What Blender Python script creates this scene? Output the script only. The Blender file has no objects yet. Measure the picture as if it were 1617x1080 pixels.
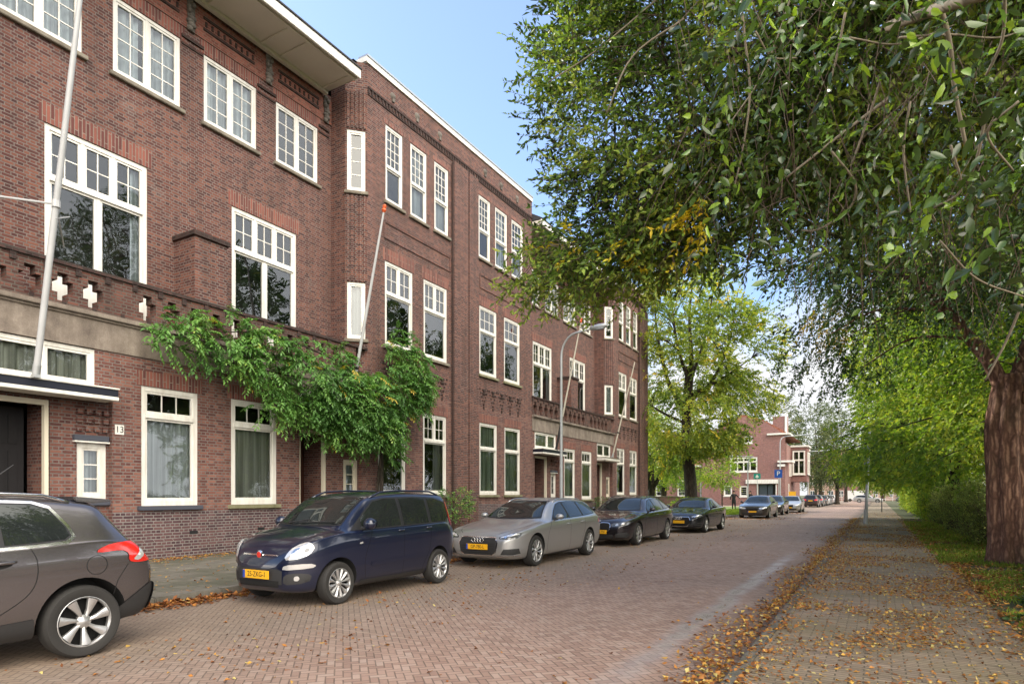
SKYT = (2.1, 2.45, 2.85)
ZP = 0.10
import bpy, bmesh, math, random
import numpy as np
from mathutils import Vector, Matrix, noise as mnoise
from mathutils.bvhtree import BVHTree
from mathutils.geometry import delaunay_2d_cdt

random.seed(7)
RNG = np.random.default_rng(11)
SC = bpy.context.scene
COL = SC.collection
R = math.radians

# ------------------------------------------------------------------ camera
CAM_H, YAW, FPX = 1.5, R(30.0), 1000.0 / 1617.0
cam_d = bpy.data.cameras.new("camera")
cam = bpy.data.objects.new("camera", cam_d)
COL.objects.link(cam)
cam.location = (0, 0, CAM_H)
cam.rotation_euler = (R(90), 0, YAW)
cam_d.sensor_width = 36.0
cam_d.lens = 36.0 * FPX
cam_d.shift_y = 241.0 / 1617.0
cam_d.clip_end = 4000
cam_d.clip_start = 0.05
SC.camera = cam
SC.view_settings.view_transform = 'Standard'
SC.view_settings.look = 'None'
SC.view_settings.exposure = 0
SC.cycles.use_denoising = True
SC.cycles.max_bounces = 8
SC.cycles.transparent_max_bounces = 12
SC.cycles.caustics_reflective = False
SC.cycles.caustics_refractive = False
SC.cycles.sample_clamp_indirect = 6.0

# ------------------------------------------------------------------ object helpers
def tag(o, label=None, cat=None, group=None, kind=None):
    if label: o["label"] = label
    if cat: o["category"] = cat
    if group: o["group"] = group
    if kind: o["kind"] = kind
    return o

def empty(name, loc, rz=0.0, label=None, cat=None, group=None):
    o = bpy.data.objects.new(name, None)
    o.empty_display_size = 0.2
    COL.objects.link(o)
    o.location = loc
    o.rotation_euler = (0, 0, rz)
    return tag(o, label, cat, group)

def origin_of(o):
    v = Vector((0, 0, 0))
    while o is not None:
        v += Vector(o.location)
        o = o.parent
    return v

def kids(o):
    return [c for c in ALLOBJ if c.parent == o]

ALLOBJ = []
def link(o, parent=None):
    COL.objects.link(o)
    o.parent = parent
    ALLOBJ.append(o)
    return o

def copy_tree(o, parent=None):
    c = o.copy()
    COL.objects.link(c)
    c.parent = parent
    for ch in kids(o):
        cc = copy_tree(ch, c)
    ALLOBJ.append(c)
    return c

def uv_metric(me):
    uvl = me.uv_layers.new(name="UVMap")
    nl = len(me.loops)
    if nl == 0: return
    co = np.empty(len(me.vertices) * 3, np.float32); me.vertices.foreach_get("co", co); co = co.reshape(-1, 3)
    lv = np.empty(nl, np.int32); me.loops.foreach_get("vertex_index", lv)
    npoly = len(me.polygons)
    nr = np.empty(npoly * 3, np.float32); me.polygons.foreach_get("normal", nr); nr = nr.reshape(-1, 3)
    ls = np.empty(npoly, np.int32); me.polygons.foreach_get("loop_total", ls)
    pi = np.repeat(np.arange(npoly), ls)
    n = nr[pi]; p = co[lv]
    flat = np.abs(n[:, 2]) > 0.75
    hl = np.hypot(n[:, 0], n[:, 1]) + 1e-9
    tx, ty = -n[:, 1] / hl, n[:, 0] / hl
    u = np.where(flat, p[:, 0], p[:, 0] * tx + p[:, 1] * ty)
    v = np.where(flat, p[:, 1], p[:, 2])
    uv = np.stack([u, v], 1).astype(np.float32).ravel()
    uvl.data.foreach_set("uv", uv)

def mark_sharp(me, deg=35):
    bm = bmesh.new(); bm.from_mesh(me)
    a = R(deg)
    for e in bm.edges:
        if len(e.link_faces) == 2 and e.calc_face_angle(0) > a:
            e.smooth = False
    for f in bm.faces: f.smooth = True
    bm.to_mesh(me); bm.free()

class MB:
    """collects geometry in world (or local) metres, then builds one mesh object"""
    def __init__(s):
        s.v = []; s.f = []; s.mi = []; s.m = 0
    def add(s, vs, fs):
        b = len(s.v)
        s.v.extend([tuple(p) for p in vs])
        for f in fs:
            s.f.append(tuple(b + i for i in f)); s.mi.append(s.m)
    def quad(s, a, b, c, d): s.add([a, b, c, d], [(0, 1, 2, 3)])
    def box(s, x0, x1, y0, y1, z0, z1):
        s.add([(x0, y0, z0), (x1, y0, z0), (x1, y1, z0), (x0, y1, z0), (x0, y0, z1), (x1, y0, z1), (x1, y1, z1), (x0, y1, z1)],
              [(3, 2, 1, 0), (4, 5, 6, 7), (0, 1, 5, 4), (1, 2, 6, 5), (2, 3, 7, 6), (3, 0, 4, 7)])
    def obox(s, P, u, n, u0, u1, d0, d1, z0, z1):
        P = Vector(P); u = Vector(u); n = Vector(n)
        c = []
        for z in (z0, z1):
            for (a, d) in ((u0, d0), (u1, d0), (u1, d1), (u0, d1)):
                q = P + u * a + n * d
                c.append((q.x, q.y, z))
        fs = [(3, 2, 1, 0), (4, 5, 6, 7), (0, 1, 5, 4), (1, 2, 6, 5), (2, 3, 7, 6), (3, 0, 4, 7)]
        if u.cross(n).z < 0: fs = [tuple(reversed(f)) for f in fs]
        s.add(c, fs)
    def prism(s, poly, y0, y1, axis='y'):
        """poly in (x,z) extruded on y; or axis 'x': poly (y,z) extruded on x; 'z': poly (x,y) extruded on z"""
        n = len(poly)
        def P(a, b, t):
            return (a, t, b) if axis == 'y' else ((t, a, b) if axis == 'x' else (a, b, t))
        vs = [P(a, b, y0) for a, b in poly] + [P(a, b, y1) for a, b in poly]
        fs = [tuple(range(n)), tuple(reversed(range(n, 2 * n)))]
        for i in range(n):
            j = (i + 1) % n
            fs.append((i, i + n, j + n, j))
        s.add(vs, fs)
    def tube(s, pts, rad, n=8, cap=True, lobes=None, seed=0):
        pts = [Vector(p) for p in pts]
        k = len(pts)
        if not hasattr(rad, '__len__'): rad = [rad] * k
        vs = []; fs = []
        up = Vector((0.13, 0.31, 0.94)).normalized()
        prev = None
        for i, p in enumerate(pts):
            t = (pts[min(i + 1, k - 1)] - pts[max(i - 1, 0)])
            if t.length < 1e-9: t = Vector((0, 0, 1))
            t.normalize()
            if prev is None:
                a = t.cross(up)
                if a.length < 0.1: a = t.cross(Vector((1, 0, 0)))
                a.normalize()
            else:
                a = prev - t * prev.dot(t)
                if a.length < 1e-6: a = t.cross(up)
                a.normalize()
            prev = a
            b = t.cross(a)
            for j in range(n):
                w = 2 * math.pi * j / n
                r = rad[i]
                if lobes: r *= lobes(w, i / max(1, k - 1))
                vs.append(p + a * (math.cos(w) * r) + b * (math.sin(w) * r))
        for i in range(k - 1):
            for j in range(n):
                q = (j + 1) % n
                fs.append((i * n + j, i * n + q, (i + 1) * n + q, (i + 1) * n + j))
        if cap:
            fs.append(tuple(reversed(range(n)))); fs.append(tuple((k - 1) * n + j for j in range(n)))
        s.add(vs, fs)
    def lathe(s, prof, C, axis='x', n=32, close=False, scale=(1, 1)):
        """prof (r, t): revolve about axis through C"""
        vs = []; fs = []; k = len(prof)
        C = Vector(C)
        for j in range(n):
            w = 2 * math.pi * j / n
            for r, t in prof:
                c, d = r * math.cos(w), r * math.sin(w)
                if axis == 'x': q = (C.x + t, C.y + c, C.z + d)
                elif axis == 'y': q = (C.x + c, C.y + t, C.z + d)
                else: q = (C.x + c * scale[0], C.y + d * scale[1], C.z + t)
                vs.append(q)
        for j in range(n):
            q = (j + 1) % n
            for i in range(k - 1):
                fs.append((j * k + i, q * k + i, q * k + i + 1, j * k + i + 1))
            if close: fs.append((j * k + k - 1, q * k + k - 1, q * k, j * k))
        s.add(vs, fs)
    def ball(s, C, rx, ry=None, rz=None, n=12, m=8):
        ry = ry or rx; rz = rz or rx
        vs = [(C[0], C[1], C[2] - rz)]
        for i in range(1, m):
            a = -math.pi / 2 + math.pi * i / m
            for j in range(n):
                w = 2 * math.pi * j / n
                vs.append((C[0] + rx * math.cos(a) * math.cos(w), C[1] + ry * math.cos(a) * math.sin(w), C[2] + rz * math.sin(a)))
        vs.append((C[0], C[1], C[2] + rz))
        fs = []
        for j in range(n):
            q = (j + 1) % n
            fs.append((0, 1 + q, 1 + j))
            for i in range(m - 2):
                fs.append((1 + i * n + j, 1 + i * n + q, 1 + (i + 1) * n + q, 1 + (i + 1) * n + j))
            fs.append((1 + (m - 2) * n + j, 1 + (m - 2) * n + q, len(vs) - 1))
        s.add(vs, fs)
    def build(s, name, mats, parent=None, smooth=False, sharp=35, local=False, fix=False, bevel=0, label=None):
        me = bpy.data.meshes.new(name)
        off = Vector((0, 0, 0)) if local or parent is None else origin_of(parent)
        vs = [(p[0] - off.x, p[1] - off.y, p[2] - off.z) for p in s.v]
        me.from_pydata(vs, [], s.f)
        if not isinstance(mats, (list, tuple)): mats = [mats]
        for m in mats: me.materials.append(m)
        if len(mats) > 1: me.polygons.foreach_set("material_index", s.mi)
        me.validate(); me.update()
        if fix or bevel:
            bm = bmesh.new(); bm.from_mesh(me)
            bmesh.ops.recalc_face_normals(bm, faces=bm.faces)
            if bevel:
                bmesh.ops.bevel(bm, geom=bm.edges[:], offset=bevel, segments=2, affect='EDGES', clamp_overlap=True)
            bm.to_mesh(me); bm.free(); me.update()
        uv_metric(me)
        if smooth: mark_sharp(me, sharp)
        o = bpy.data.objects.new(name, me)
        link(o, parent)
        if label: o["label"] = label
        return o

def mesh_np(name, V, F, mat, parent=None, val=None, local=False, smooth=False):
    """V (n,3) float, F (m,k) int"""
    me = bpy.data.meshes.new(name)
    V = np.asarray(V, np.float32)
    if parent is not None and not local:
        o = origin_of(parent); V = V - np.array((o.x, o.y, o.z), np.float32)
    F = np.asarray(F, np.int32)
    k = F.shape[1]
    me.vertices.add(len(V)); me.vertices.foreach_set("co", V.ravel())
    me.loops.add(F.size); me.loops.foreach_set("vertex_index", F.ravel())
    me.polygons.add(len(F))
    me.polygons.foreach_set("loop_start", np.arange(0, F.size, k, dtype=np.int32))
    try: me.polygons.foreach_set("loop_total", np.full(len(F), k, np.int32))
    except Exception: pass
    if smooth: me.polygons.foreach_set("use_smooth", np.ones(len(F), bool))
    me.materials.append(mat)
    me.update(calc_edges=True)
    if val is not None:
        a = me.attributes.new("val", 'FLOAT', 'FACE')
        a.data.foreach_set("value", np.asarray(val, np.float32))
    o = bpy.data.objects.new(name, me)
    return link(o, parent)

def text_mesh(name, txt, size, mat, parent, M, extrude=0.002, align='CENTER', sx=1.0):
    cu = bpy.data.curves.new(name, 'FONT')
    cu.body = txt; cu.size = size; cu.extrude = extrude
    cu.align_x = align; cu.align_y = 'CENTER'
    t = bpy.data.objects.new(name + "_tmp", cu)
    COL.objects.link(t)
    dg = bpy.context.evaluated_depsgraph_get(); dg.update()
    me = bpy.data.meshes.new_from_object(t.evaluated_get(dg))
    bpy.data.objects.remove(t)
    me.transform(Matrix.Diagonal((sx, 1, 1, 1)))
    me.transform(M)
    me.materials.clear(); me.materials.append(mat)
    o = bpy.data.objects.new(name, me)
    return link(o, parent)
# ------------------------------------------------------------------ materials
class NT:
    def __init__(s, name):
        s.m = bpy.data.materials.new(name); s.m.use_nodes = True
        s.t = s.m.node_tree; s.t.nodes.clear()
    def n(s, typ, props=None, **inp):
        nd = s.t.nodes.new(typ)
        for k, v in (props or {}).items(): setattr(nd, k, v)
        for k, v in inp.items():
            key = int(k[1:]) if k[0] == '_' and k[1:].isdigit() else k.replace('_', ' ')
            sk = nd.inputs[key]
            if isinstance(v, bpy.types.NodeSocket): s.t.links.new(v, sk)
            else: sk.default_value = v
        return nd
    def math(s, op, a, b=0.0, c=0.0):
        return s.n('ShaderNodeMath', {'operation': op}, _0=a, _1=b, _2=c).outputs[0]
    def mix(s, f, a, b, typ='MIX'):
        nd = s.n('ShaderNodeMix', {'data_type': 'RGBA', 'blend_type': typ})
        for i, v in ((0, f), (6, a), (7, b)):
            if isinstance(v, bpy.types.NodeSocket): s.t.links.new(v, nd.inputs[i])
            else: nd.inputs[i].default_value = v
        return nd.outputs[2]
    def ramp(s, f, stops, interp='LINEAR'):
        nd = s.n('ShaderNodeValToRGB', None, Fac=f)
        cr = nd.color_ramp; cr.interpolation = interp
        while len(cr.elements) > 1: cr.elements.remove(cr.elements[-1])
        cr.elements[0].position = stops[0][0]; cr.elements[0].color = stops[0][1]
        for p, c in stops[1:]:
            e = cr.elements.new(p); e.color = c
        return nd.outputs[0]
    def noise(s, vec, scale, detail=4, rough=0.55, dist=0.0):
        return s.n('ShaderNodeTexNoise', None, Vector=vec, Scale=scale, Detail=detail, Roughness=rough, Distortion=dist).outputs[0]
    def map(s, vec, scale=(1, 1, 1), loc=(0, 0, 0), rot=(0, 0, 0)):
        return s.n('ShaderNodeMapping', None, Vector=vec, Scale=scale, Location=loc, Rotation=rot).outputs[0]
    def uv(s): return s.n('ShaderNodeUVMap', {'uv_map': 'UVMap'}).outputs[0]
    def pos(s): return s.n('ShaderNodeNewGeometry').outputs['Position']
    def bump(s, h, strength=0.5, dist=0.01):
        return s.n('ShaderNodeBump', None, Height=h, Strength=strength, Distance=dist).outputs[0]
    def principled(s, **k):
        nd = s.n('ShaderNodeBsdfPrincipled', None, **k)
        return nd
    def out(s, sh):
        o = s.n('ShaderNodeOutputMaterial')
        s.t.links.new(sh if isinstance(sh, bpy.types.NodeSocket) else sh.outputs[0], o.inputs[0])
        return s.m

def g(c, a=1): return (c[0], c[1], c[2], a)

def M_plain(name, col, rough=0.5, metal=0.0, noise_amt=0.12, nscale=6.0, bump=0.0, bscale=60, coat=0.0):
    t = NT(name); p = t.pos()
    nz = t.noise(p, nscale, 5)
    c = t.mix(t.math('MULTIPLY_ADD', nz, 2 * noise_amt, 0.5 - noise_amt), g([v * (1 - noise_amt * 2) for v in col]), g([min(1, v * (1 + noise_amt * 2)) for v in col]))
    rg = t.math('MULTIPLY_ADD', t.noise(p, nscale * 2.3, 3), 0.16, rough - 0.08)
    b = t.principled(Base_Color=c, Roughness=rg, Metallic=metal)
    b.inputs['Coat Weight'].default_value = coat
    if bump:
        t.t.links.new(t.bump(t.noise(p, bscale, 4), bump, 0.004), b.inputs['Normal'])
    return t.out(b)

def M_brick(name, c1, c2, c3, mortar, bw=0.215, rh=0.066, stain=0.35, swap=False, mort=0.011, darken_low=False, lightm=0.0):
    t = NT(name); uv = t.uv()
    if swap: uv = t.map(uv, rot=(0, 0, math.pi / 2))
    def br(col1, col2, mo, sq=0.5):
        nd = t.n('ShaderNodeTexBrick', {'offset': 0.5, 'squash': 1.0 if swap else sq, 'squash_frequency': 2, 'offset_frequency': 2}, Vector=uv, Color1=g(col1), Color2=g(col2), Mortar=g(mo), Scale=1.0)
        nd.inputs['Brick Width'].default_value = bw
        nd.inputs['Row Height'].default_value = rh
        nd.inputs['Mortar Size'].default_value = mort
        nd.inputs['Mortar Smooth'].default_value = 0.3
        nd.inputs['Bias'].default_value = 0.0
        return nd
    A = br((0, 0, 0), (1, 1, 1), (0, 0, 0))
    cellv = A.outputs[0]; fac = A.outputs[1]
    p = t.pos()
    fine = t.noise(p, 55, 4, 0.65)
    vary = t.math('ADD', t.math('MULTIPLY', cellv, 0.75), t.math('MULTIPLY', fine, 0.3))
    col = t.ramp(vary, [(0.05, g(c1)), (0.5, g(c2)), (0.95, g(c3))])
    big = t.noise(p, 0.55, 5, 0.6)
    st = t.noise(t.map(p, scale=(2.2, 2.2, 0.35)), 1.0, 4, 0.6)
    col = t.mix(t.math('MULTIPLY', t.ramp(big, [(0.38, (0, 0, 0, 1)), (0.68, (1, 1, 1, 1))]), 0.55), col, t.mix(0.5, col, g((c1[0] * 0.9, c1[1] * 0.8, c1[2] * 0.9))))
    mcol = t.mix(t.noise(p, 9, 3), g([v * 0.62 for v in mortar]), g([min(1, v * 1.25) for v in mortar]))
    col = t.mix(fac, col, mcol)
    dk = t.math('MULTIPLY', t.ramp(st, [(0.45, (0, 0, 0, 1)), (0.75, (1, 1, 1, 1))]), stain)
    col = t.mix(dk, col, g((0.035, 0.026, 0.022)))
    if lightm:
        ef = t.noise(p, 1.3, 6, 0.7)
        col = t.mix(t.math('MULTIPLY', t.ramp(ef, [(0.6, (0, 0, 0, 1)), (0.72, (1, 1, 1, 1))]), lightm), col, g((0.34, 0.30, 0.27)))
    h = t.math('ADD', t.math('MULTIPLY', fac, -1.0), t.math('MULTIPLY', fine, 0.5))
    b = t.principled(Base_Color=col, Roughness=0.82, Normal=t.bump(h, 0.7, 0.012))
    b.inputs['Specular IOR Level'].default_value = 0.3
    return t.out(b)

def M_road():
    """herringbone clinker paving; 0.2 x 0.1 m bricks turned 45 degrees"""
    t = NT("clinker_paving"); p0 = t.pos()
    p = t.map(t.n('ShaderNodeVectorMath', {'operation': 'ADD'}, _0=p0, _1=(300.0, 300.0, 0)).outputs[0], rot=(0, 0, R(45)), scale=(1, 1, 0))
    p = t.n('ShaderNodeVectorMath', {'operation': 'SCALE'}, _0=p, Scale=1 / 0.070).outputs[0]
    x, y, _ = t.n('ShaderNodeSeparateXYZ', None, _0=p).outputs
    ix, iy = t.math('FLOOR', x), t.math('FLOOR', y)
    fx, fy = t.math('SUBTRACT', x, ix), t.math('SUBTRACT', y, iy)
    m = t.math('FLOORED_MODULO', t.math('SUBTRACT', ix, iy), 4.0)
    def eq(v): return t.math('COMPARE', m, v, 0.1)
    m1, m2, m3 = eq(1.0), eq(2.0), eq(3.0)
    isv = t.math('ADD', m2, m3)
    # distance to the sides of the brick the point lies in
    lx0 = t.math('ADD', fx, m1); lx1 = t.math('SUBTRACT', 2.0, lx0)
    hor = t.math('MINIMUM', t.math('MINIMUM', lx0, lx1), t.math('MINIMUM', fy, t.math('SUBTRACT', 1.0, fy)))
    ly0 = t.math('ADD', fy, m2); ly1 = t.math('SUBTRACT', 2.0, ly0)
    ver = t.math('MINIMUM', t.math('MINIMUM', ly0, ly1), t.math('MINIMUM', fx, t.math('SUBTRACT', 1.0, fx)))
    d = t.math('ADD', t.math('MULTIPLY', hor, t.math('SUBTRACT', 1.0, isv)), t.math('MULTIPLY', ver, isv))
    idx = t.math('SUBTRACT', ix, m1); idy = t.math('SUBTRACT', iy, m2)
    idv = t.n('ShaderNodeCombineXYZ', None, _0=idx, _1=idy, _2=isv).outputs[0]
    wn = t.n('ShaderNodeTexWhiteNoise', {'noise_dimensions': '3D'}, Vector=idv).outputs[0]
    joint = t.ramp(d, [(0.03, (1, 1, 1, 1)), (0.11, (0, 0, 0, 1))])
    fine = t.noise(p0, 70, 4, 0.6)
    big = t.noise(p0, 0.35, 5, 0.6)
    v = t.math('ADD', t.math('MULTIPLY', wn, 0.75), t.math('MULTIPLY', fine, 0.3))
    col = t.ramp(v, [(0.0, (0.235, 0.145, 0.110, 1)), (0.45, (0.33, 0.218, 0.168, 1)), (0.8, (0.375, 0.262, 0.206, 1)), (1.0, (0.39, 0.30, 0.245, 1))])
    X, Y, _z = t.n('ShaderNodeSeparateXYZ', None, _0=p0).outputs
    # mossy grey-green towards the parked cars, dirt towards the gutters
    wob = t.math('MULTIPLY', t.math('SUBTRACT', t.noise(p0, 0.8, 4), 0.5), 2.2)
    side = t.n('ShaderNodeMapRange', None, Value=t.math('ADD', X, wob), _1=-6.0, _2=-3.9, _3=1.0, _4=0.0).outputs[0]
    col = t.mix(t.math('MULTIPLY', side, 0.62), col, t.mix(fine, (0.155, 0.126, 0.088, 1), (0.28, 0.235, 0.18, 1)))
    gut = t.n('ShaderNodeMapRange', None, Value=t.math('ADD', X, t.math('MULTIPLY', wob, 0.25)), _1=-1.75, _2=-1.2, _3=0.0, _4=1.0).outputs[0]
    col = t.mix(t.math('MULTIPLY', gut, 0.6), col, (0.075, 0.055, 0.042, 1))
    st = t.ramp(big, [(0.42, (0, 0, 0, 1)), (0.7, (1, 1, 1, 1))])
    col = t.mix(t.math('MULTIPLY', st, 0.28), col, (0.11, 0.088, 0.076, 1))
    jc = t.mix(t.noise(p0, 6, 3), (0.030, 0.025, 0.018, 1), (0.062, 0.056, 0.034, 1))
    col = t.mix(t.math('MULTIPLY', joint, 0.62), col, jc)
    # damp worn strip in the wheel track by the gutter, with painted sky sheen
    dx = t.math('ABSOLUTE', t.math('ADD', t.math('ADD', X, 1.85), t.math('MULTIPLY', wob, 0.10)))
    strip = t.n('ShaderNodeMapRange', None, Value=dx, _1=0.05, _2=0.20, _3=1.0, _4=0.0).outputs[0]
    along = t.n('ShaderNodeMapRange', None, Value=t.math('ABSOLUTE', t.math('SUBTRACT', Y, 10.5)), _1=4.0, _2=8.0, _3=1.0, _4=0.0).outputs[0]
    wet_sheen = t.math('MULTIPLY', t.math('MULTIPLY', strip, along), t.ramp(t.noise(p0, 2.2, 4), [(0.3, (0.25, 0.25, 0.25, 1)), (0.55, (1, 1, 1, 1))]))
    rough = t.math('SUBTRACT', t.math('MULTIPLY_ADD', fine, 0.2, 0.62), t.math('MULTIPLY', wet_sheen, 0.44))
    col = t.mix(t.math('MULTIPLY', wet_sheen, 0.5), col, (0.33, 0.315, 0.315, 1))  # pale reflection of the sky painted into the strip's colour
    h = t.math('ADD', t.math('MULTIPLY', joint, -1.0), t.math('ADD', t.math('MULTIPLY', fine, 0.25), t.math('MULTIPLY', wn, 0.3)))
    b = t.principled(Base_Color=col, Roughness=rough, Normal=t.bump(h, 0.55, 0.008))
    return t.out(b)

def M_tiles(name, c1, c2, moss, bw, rh, mortc, mossamt=0.6, rotz=0.0, leafy=0.0):
    t = NT(name); p0 = t.pos()
    p = t.map(p0, scale=(1, 1, 0), rot=(0, 0, rotz))
    nd = t.n('ShaderNodeTexBrick', {'offset': 0.5}, Vector=p, Color1=(0, 0, 0, 1), Color2=(1, 1, 1, 1), Mortar=(0, 0, 0, 1), Scale=1.0)
    nd.inputs['Brick Width'].default_value = bw; nd.inputs['Row Height'].default_value = rh
    nd.inputs['Mortar Size'].default_value = 0.007; nd.inputs['Mortar Smooth'].default_value = 0.4
    fine = t.noise(p0, 45, 5, 0.65)
    v = t.math('ADD', t.math('MULTIPLY', nd.outputs[0], 0.65), t.math('MULTIPLY', fine, 0.5))
    col = t.ramp(v, [(0.1, g(c1)), (0.95, g(c2))])
    mz = t.noise(p0, 0.9, 6, 0.65)
    ms = t.math('MULTIPLY', t.ramp(mz, [(0.38, (0, 0, 0, 1)), (0.62, (1, 1, 1, 1))]), mossamt)
    col = t.mix(ms, col, g(moss))
    col = t.mix(t.math('MULTIPLY', nd.outputs[1], 0.9), col, g(mortc))
    h = t.math('ADD', t.math('MULTIPLY', nd.outputs[1], -1.0), t.math('ADD', t.math('MULTIPLY', fine, 0.35), t.math('MULTIPLY', nd.outputs[0], 0.25)))
    b = t.principled(Base_Color=col, Roughness=0.85, Normal=t.bump(h, 0.6, 0.009))
    return t.out(b)

def M_ground(name, cols, scale=3.0):
    t = NT(name); p = t.pos()
    a = t.noise(p, scale, 6, 0.7); b2 = t.noise(p, scale * 14, 4, 0.6)
    v = t.math('ADD', t.math('MULTIPLY', a, 0.65), t.math('MULTIPLY', b2, 0.4))
    n = len(cols)
    col = t.ramp(v, [(0.3 + 0.45 * i / (n - 1), g(c)) for i, c in enumerate(cols)])
    b = t.principled(Base_Color=col, Roughness=0.95, Normal=t.bump(b2, 0.8, 0.02))
    return t.out(b)

def M_leaf(name, stops, trans=0.35, rough=0.45, spec=0.4, tcol=1.5):
    t = NT(name)
    a = t.n('ShaderNodeAttribute', {'attribute_name': 'val'}).outputs['Fac']
    col = t.ramp(a, [(p, g(c)) for p, c in stops])
    nz = t.noise(t.pos(), 30, 2)
    col = t.mix(t.math('MULTIPLY', nz, 0.35), col, t.mix(0.5, col, (0.01, 0.012, 0.004, 1)))
    b = t.principled(Base_Color=col, Roughness=rough)
    b.inputs['Specular IOR Level'].default_value = spec
    tc = t.mix(1.0, col, (tcol, tcol * 1.05, tcol * 0.5, 1), 'MULTIPLY')
    tr = t.n('ShaderNodeBsdfTranslucent', None, Color=tc)
    ms = t.n('ShaderNodeMixShader', None, _0=trans, _1=b.outputs[0], _2=tr.outputs[0])
    return t.out(ms)

def M_bark(name, c1, c2, c3, vs=1.0):
    t = NT(name); p = t.n('ShaderNodeTexCoord').outputs['Object']
    q = t.map(p, scale=(12 * vs, 12 * vs, 2.0 * vs))
    vo = t.n('ShaderNodeTexVoronoi', {'feature': 'DISTANCE_TO_EDGE'}, Vector=t.n('ShaderNodeVectorMath', {'operation': 'ADD'}, _0=q, _1=t.n('ShaderNodeTexNoise', None, Vector=p, Scale=6.0, Detail=6.0).outputs[1]).outputs[0], Scale=1.0).outputs[0]
    nz = t.noise(t.map(p, scale=(20, 20, 5)), 1.0, 6, 0.7)
    h = t.math('ADD', t.math('MINIMUM', t.math('MULTIPLY', vo, 2.0), 1.0), t.math('MULTIPLY', nz, 0.7))
    col = t.ramp(h, [(0.25, g(c1)), (0.75, g(c2)), (1.35, g(c3))])
    big = t.noise(p, 1.1, 3)
    col = t.mix(t.math('MULTIPLY', t.ramp(big, [(0.5, (0, 0, 0, 1)), (0.75, (1, 1, 1, 1))]), 0.35), col, (0.05, 0.06, 0.03, 1))
    b = t.principled(Base_Color=col, Roughness=0.9, Normal=t.bump(h, 0.8, 0.025))
    return t.out(b)

def M_glass():
    t = NT("window_glass"); p = t.pos()
    # old panes are slightly wavy
    bmp = t.bump(t.noise(p, 1.7, 1), 0.14, 0.03)
    fr = t.n('ShaderNodeFresnel', None, IOR=1.6, Normal=bmp).outputs[0]
    fr = t.math('MINIMUM', t.math('MULTIPLY_ADD', fr, 1.15, 0.02), 1.0)
    tr = t.n('ShaderNodeBsdfTransparent', None, Color=(0.72, 0.78, 0.76, 1))
    gl = t.n('ShaderNodeBsdfGlossy', None, Color=(0.92, 0.95, 0.97, 1), Roughness=0.01, Normal=bmp)
    return t.out(t.n('ShaderNodeMixShader', None, _0=fr, _1=tr.outputs[0], _2=gl.outputs[0]))

def M_carglass():
    t = NT("car_glass")
    fr = t.n('ShaderNodeFresnel', None, IOR=1.6).outputs[0]
    fr = t.math('MINIMUM', t.math('MULTIPLY_ADD', fr, 0.9, 0.01), 1.0)
    nz = t.noise(t.pos(), 3.0, 3)
    df = t.n('ShaderNodeBsdfDiffuse', None, Color=t.mix(nz, (0.008, 0.010, 0.010, 1), (0.022, 0.026, 0.026, 1)))
    gl = t.n('ShaderNodeBsdfGlossy', None, Color=(0.9, 0.95, 0.95, 1), Roughness=0.012)
    return t.out(t.n('ShaderNodeMixShader', None, _0=fr, _1=df.outputs[0], _2=gl.outputs[0]))

def M_paint(name, col, metal=0.35, rough=0.38, dust=0.10):
    t = NT(name); p = t.n('ShaderNodeTexCoord').outputs['Object']
    fl = t.noise(p, 900, 1)
    c = t.mix(t.math('MULTIPLY_ADD', fl, 0.1, 0.2), g([v * 0.8 for v in col]), g([min(1, v * 1.25) for v in col]))
    z = t.n('ShaderNodeSeparateXYZ', None, _0=p).outputs[2]
    low = t.n('ShaderNodeMapRange', None, Value=z, _1=0.15, _2=0.75, _3=1.0, _4=0.12).outputs[0]
    dn = t.math('MULTIPLY', t.math('MULTIPLY', low, t.math('MULTIPLY_ADD', t.noise(p, 4.0, 5), 1.2, 0.1)), dust)
    c = t.mix(dn, c, (0.20, 0.17, 0.14, 1))
    b = t.principled(Base_Color=c, Roughness=t.math('ADD', rough, t.math('MULTIPLY', dn, 0.6)), Metallic=metal)
    b.inputs['Coat Weight'].default_value = 1.0 if sum(col) < 1.0 else 0.8
    t.t.links.new(t.math('MULTIPLY_ADD', dn, 0.5, 0.03 if sum(col) < 1.0 else 0.06), b.inputs['Coat Roughness'])
    return t.out(b)

def M_curtain(name, col):
    t = NT(name); p = t.pos()
    nz = t.noise(t.map(p, scale=(9, 9, 0.25)), 1.0, 3)  # vertical streaks paint the light and shade of folds into the colour
    c = t.mix(t.ramp(nz, [(0.3, (0, 0, 0, 1)), (0.7, (1, 1, 1, 1))]), g([v * 0.55 for v in col]), g([min(1, v * 1.45) for v in col]))
    b = t.principled(Base_Color=c, Roughness=0.9)
    return t.out(b)

def M_stucco(name, c1, c2, c3):
    t = NT(name); p = t.pos()
    a = t.noise(p, 2.2, 6, 0.7); f = t.noise(p, 40, 5, 0.7)
    dr = t.noise(t.map(p, scale=(4, 4, 0.5)), 1.0, 5, 0.65)
    v = t.math('ADD', t.math('MULTIPLY', a, 0.5), t.math('ADD', t.math('MULTIPLY', f, 0.25), t.math('MULTIPLY', dr, 0.4)))
    col = t.ramp(v, [(0.4, g(c1)), (0.58, g(c2)), (0.75, g(c3))])
    b = t.principled(Base_Color=col, Roughness=0.9, Normal=t.bump(f, 0.5, 0.008))
    return t.out(b)

def M_white():
    t = NT("white_paint"); p = t.pos()
    dr = t.noise(t.map(p, scale=(8, 8, 1.2)), 1.0, 5, 0.65)
    c = t.mix(t.ramp(dr, [(0.4, (0, 0, 0, 1)), (0.8, (1, 1, 1, 1))]), (0.75, 0.735, 0.69, 1), (0.55, 0.52, 0.46, 1))
    return t.out(t.principled(Base_Color=c, Roughness=0.42))

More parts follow.
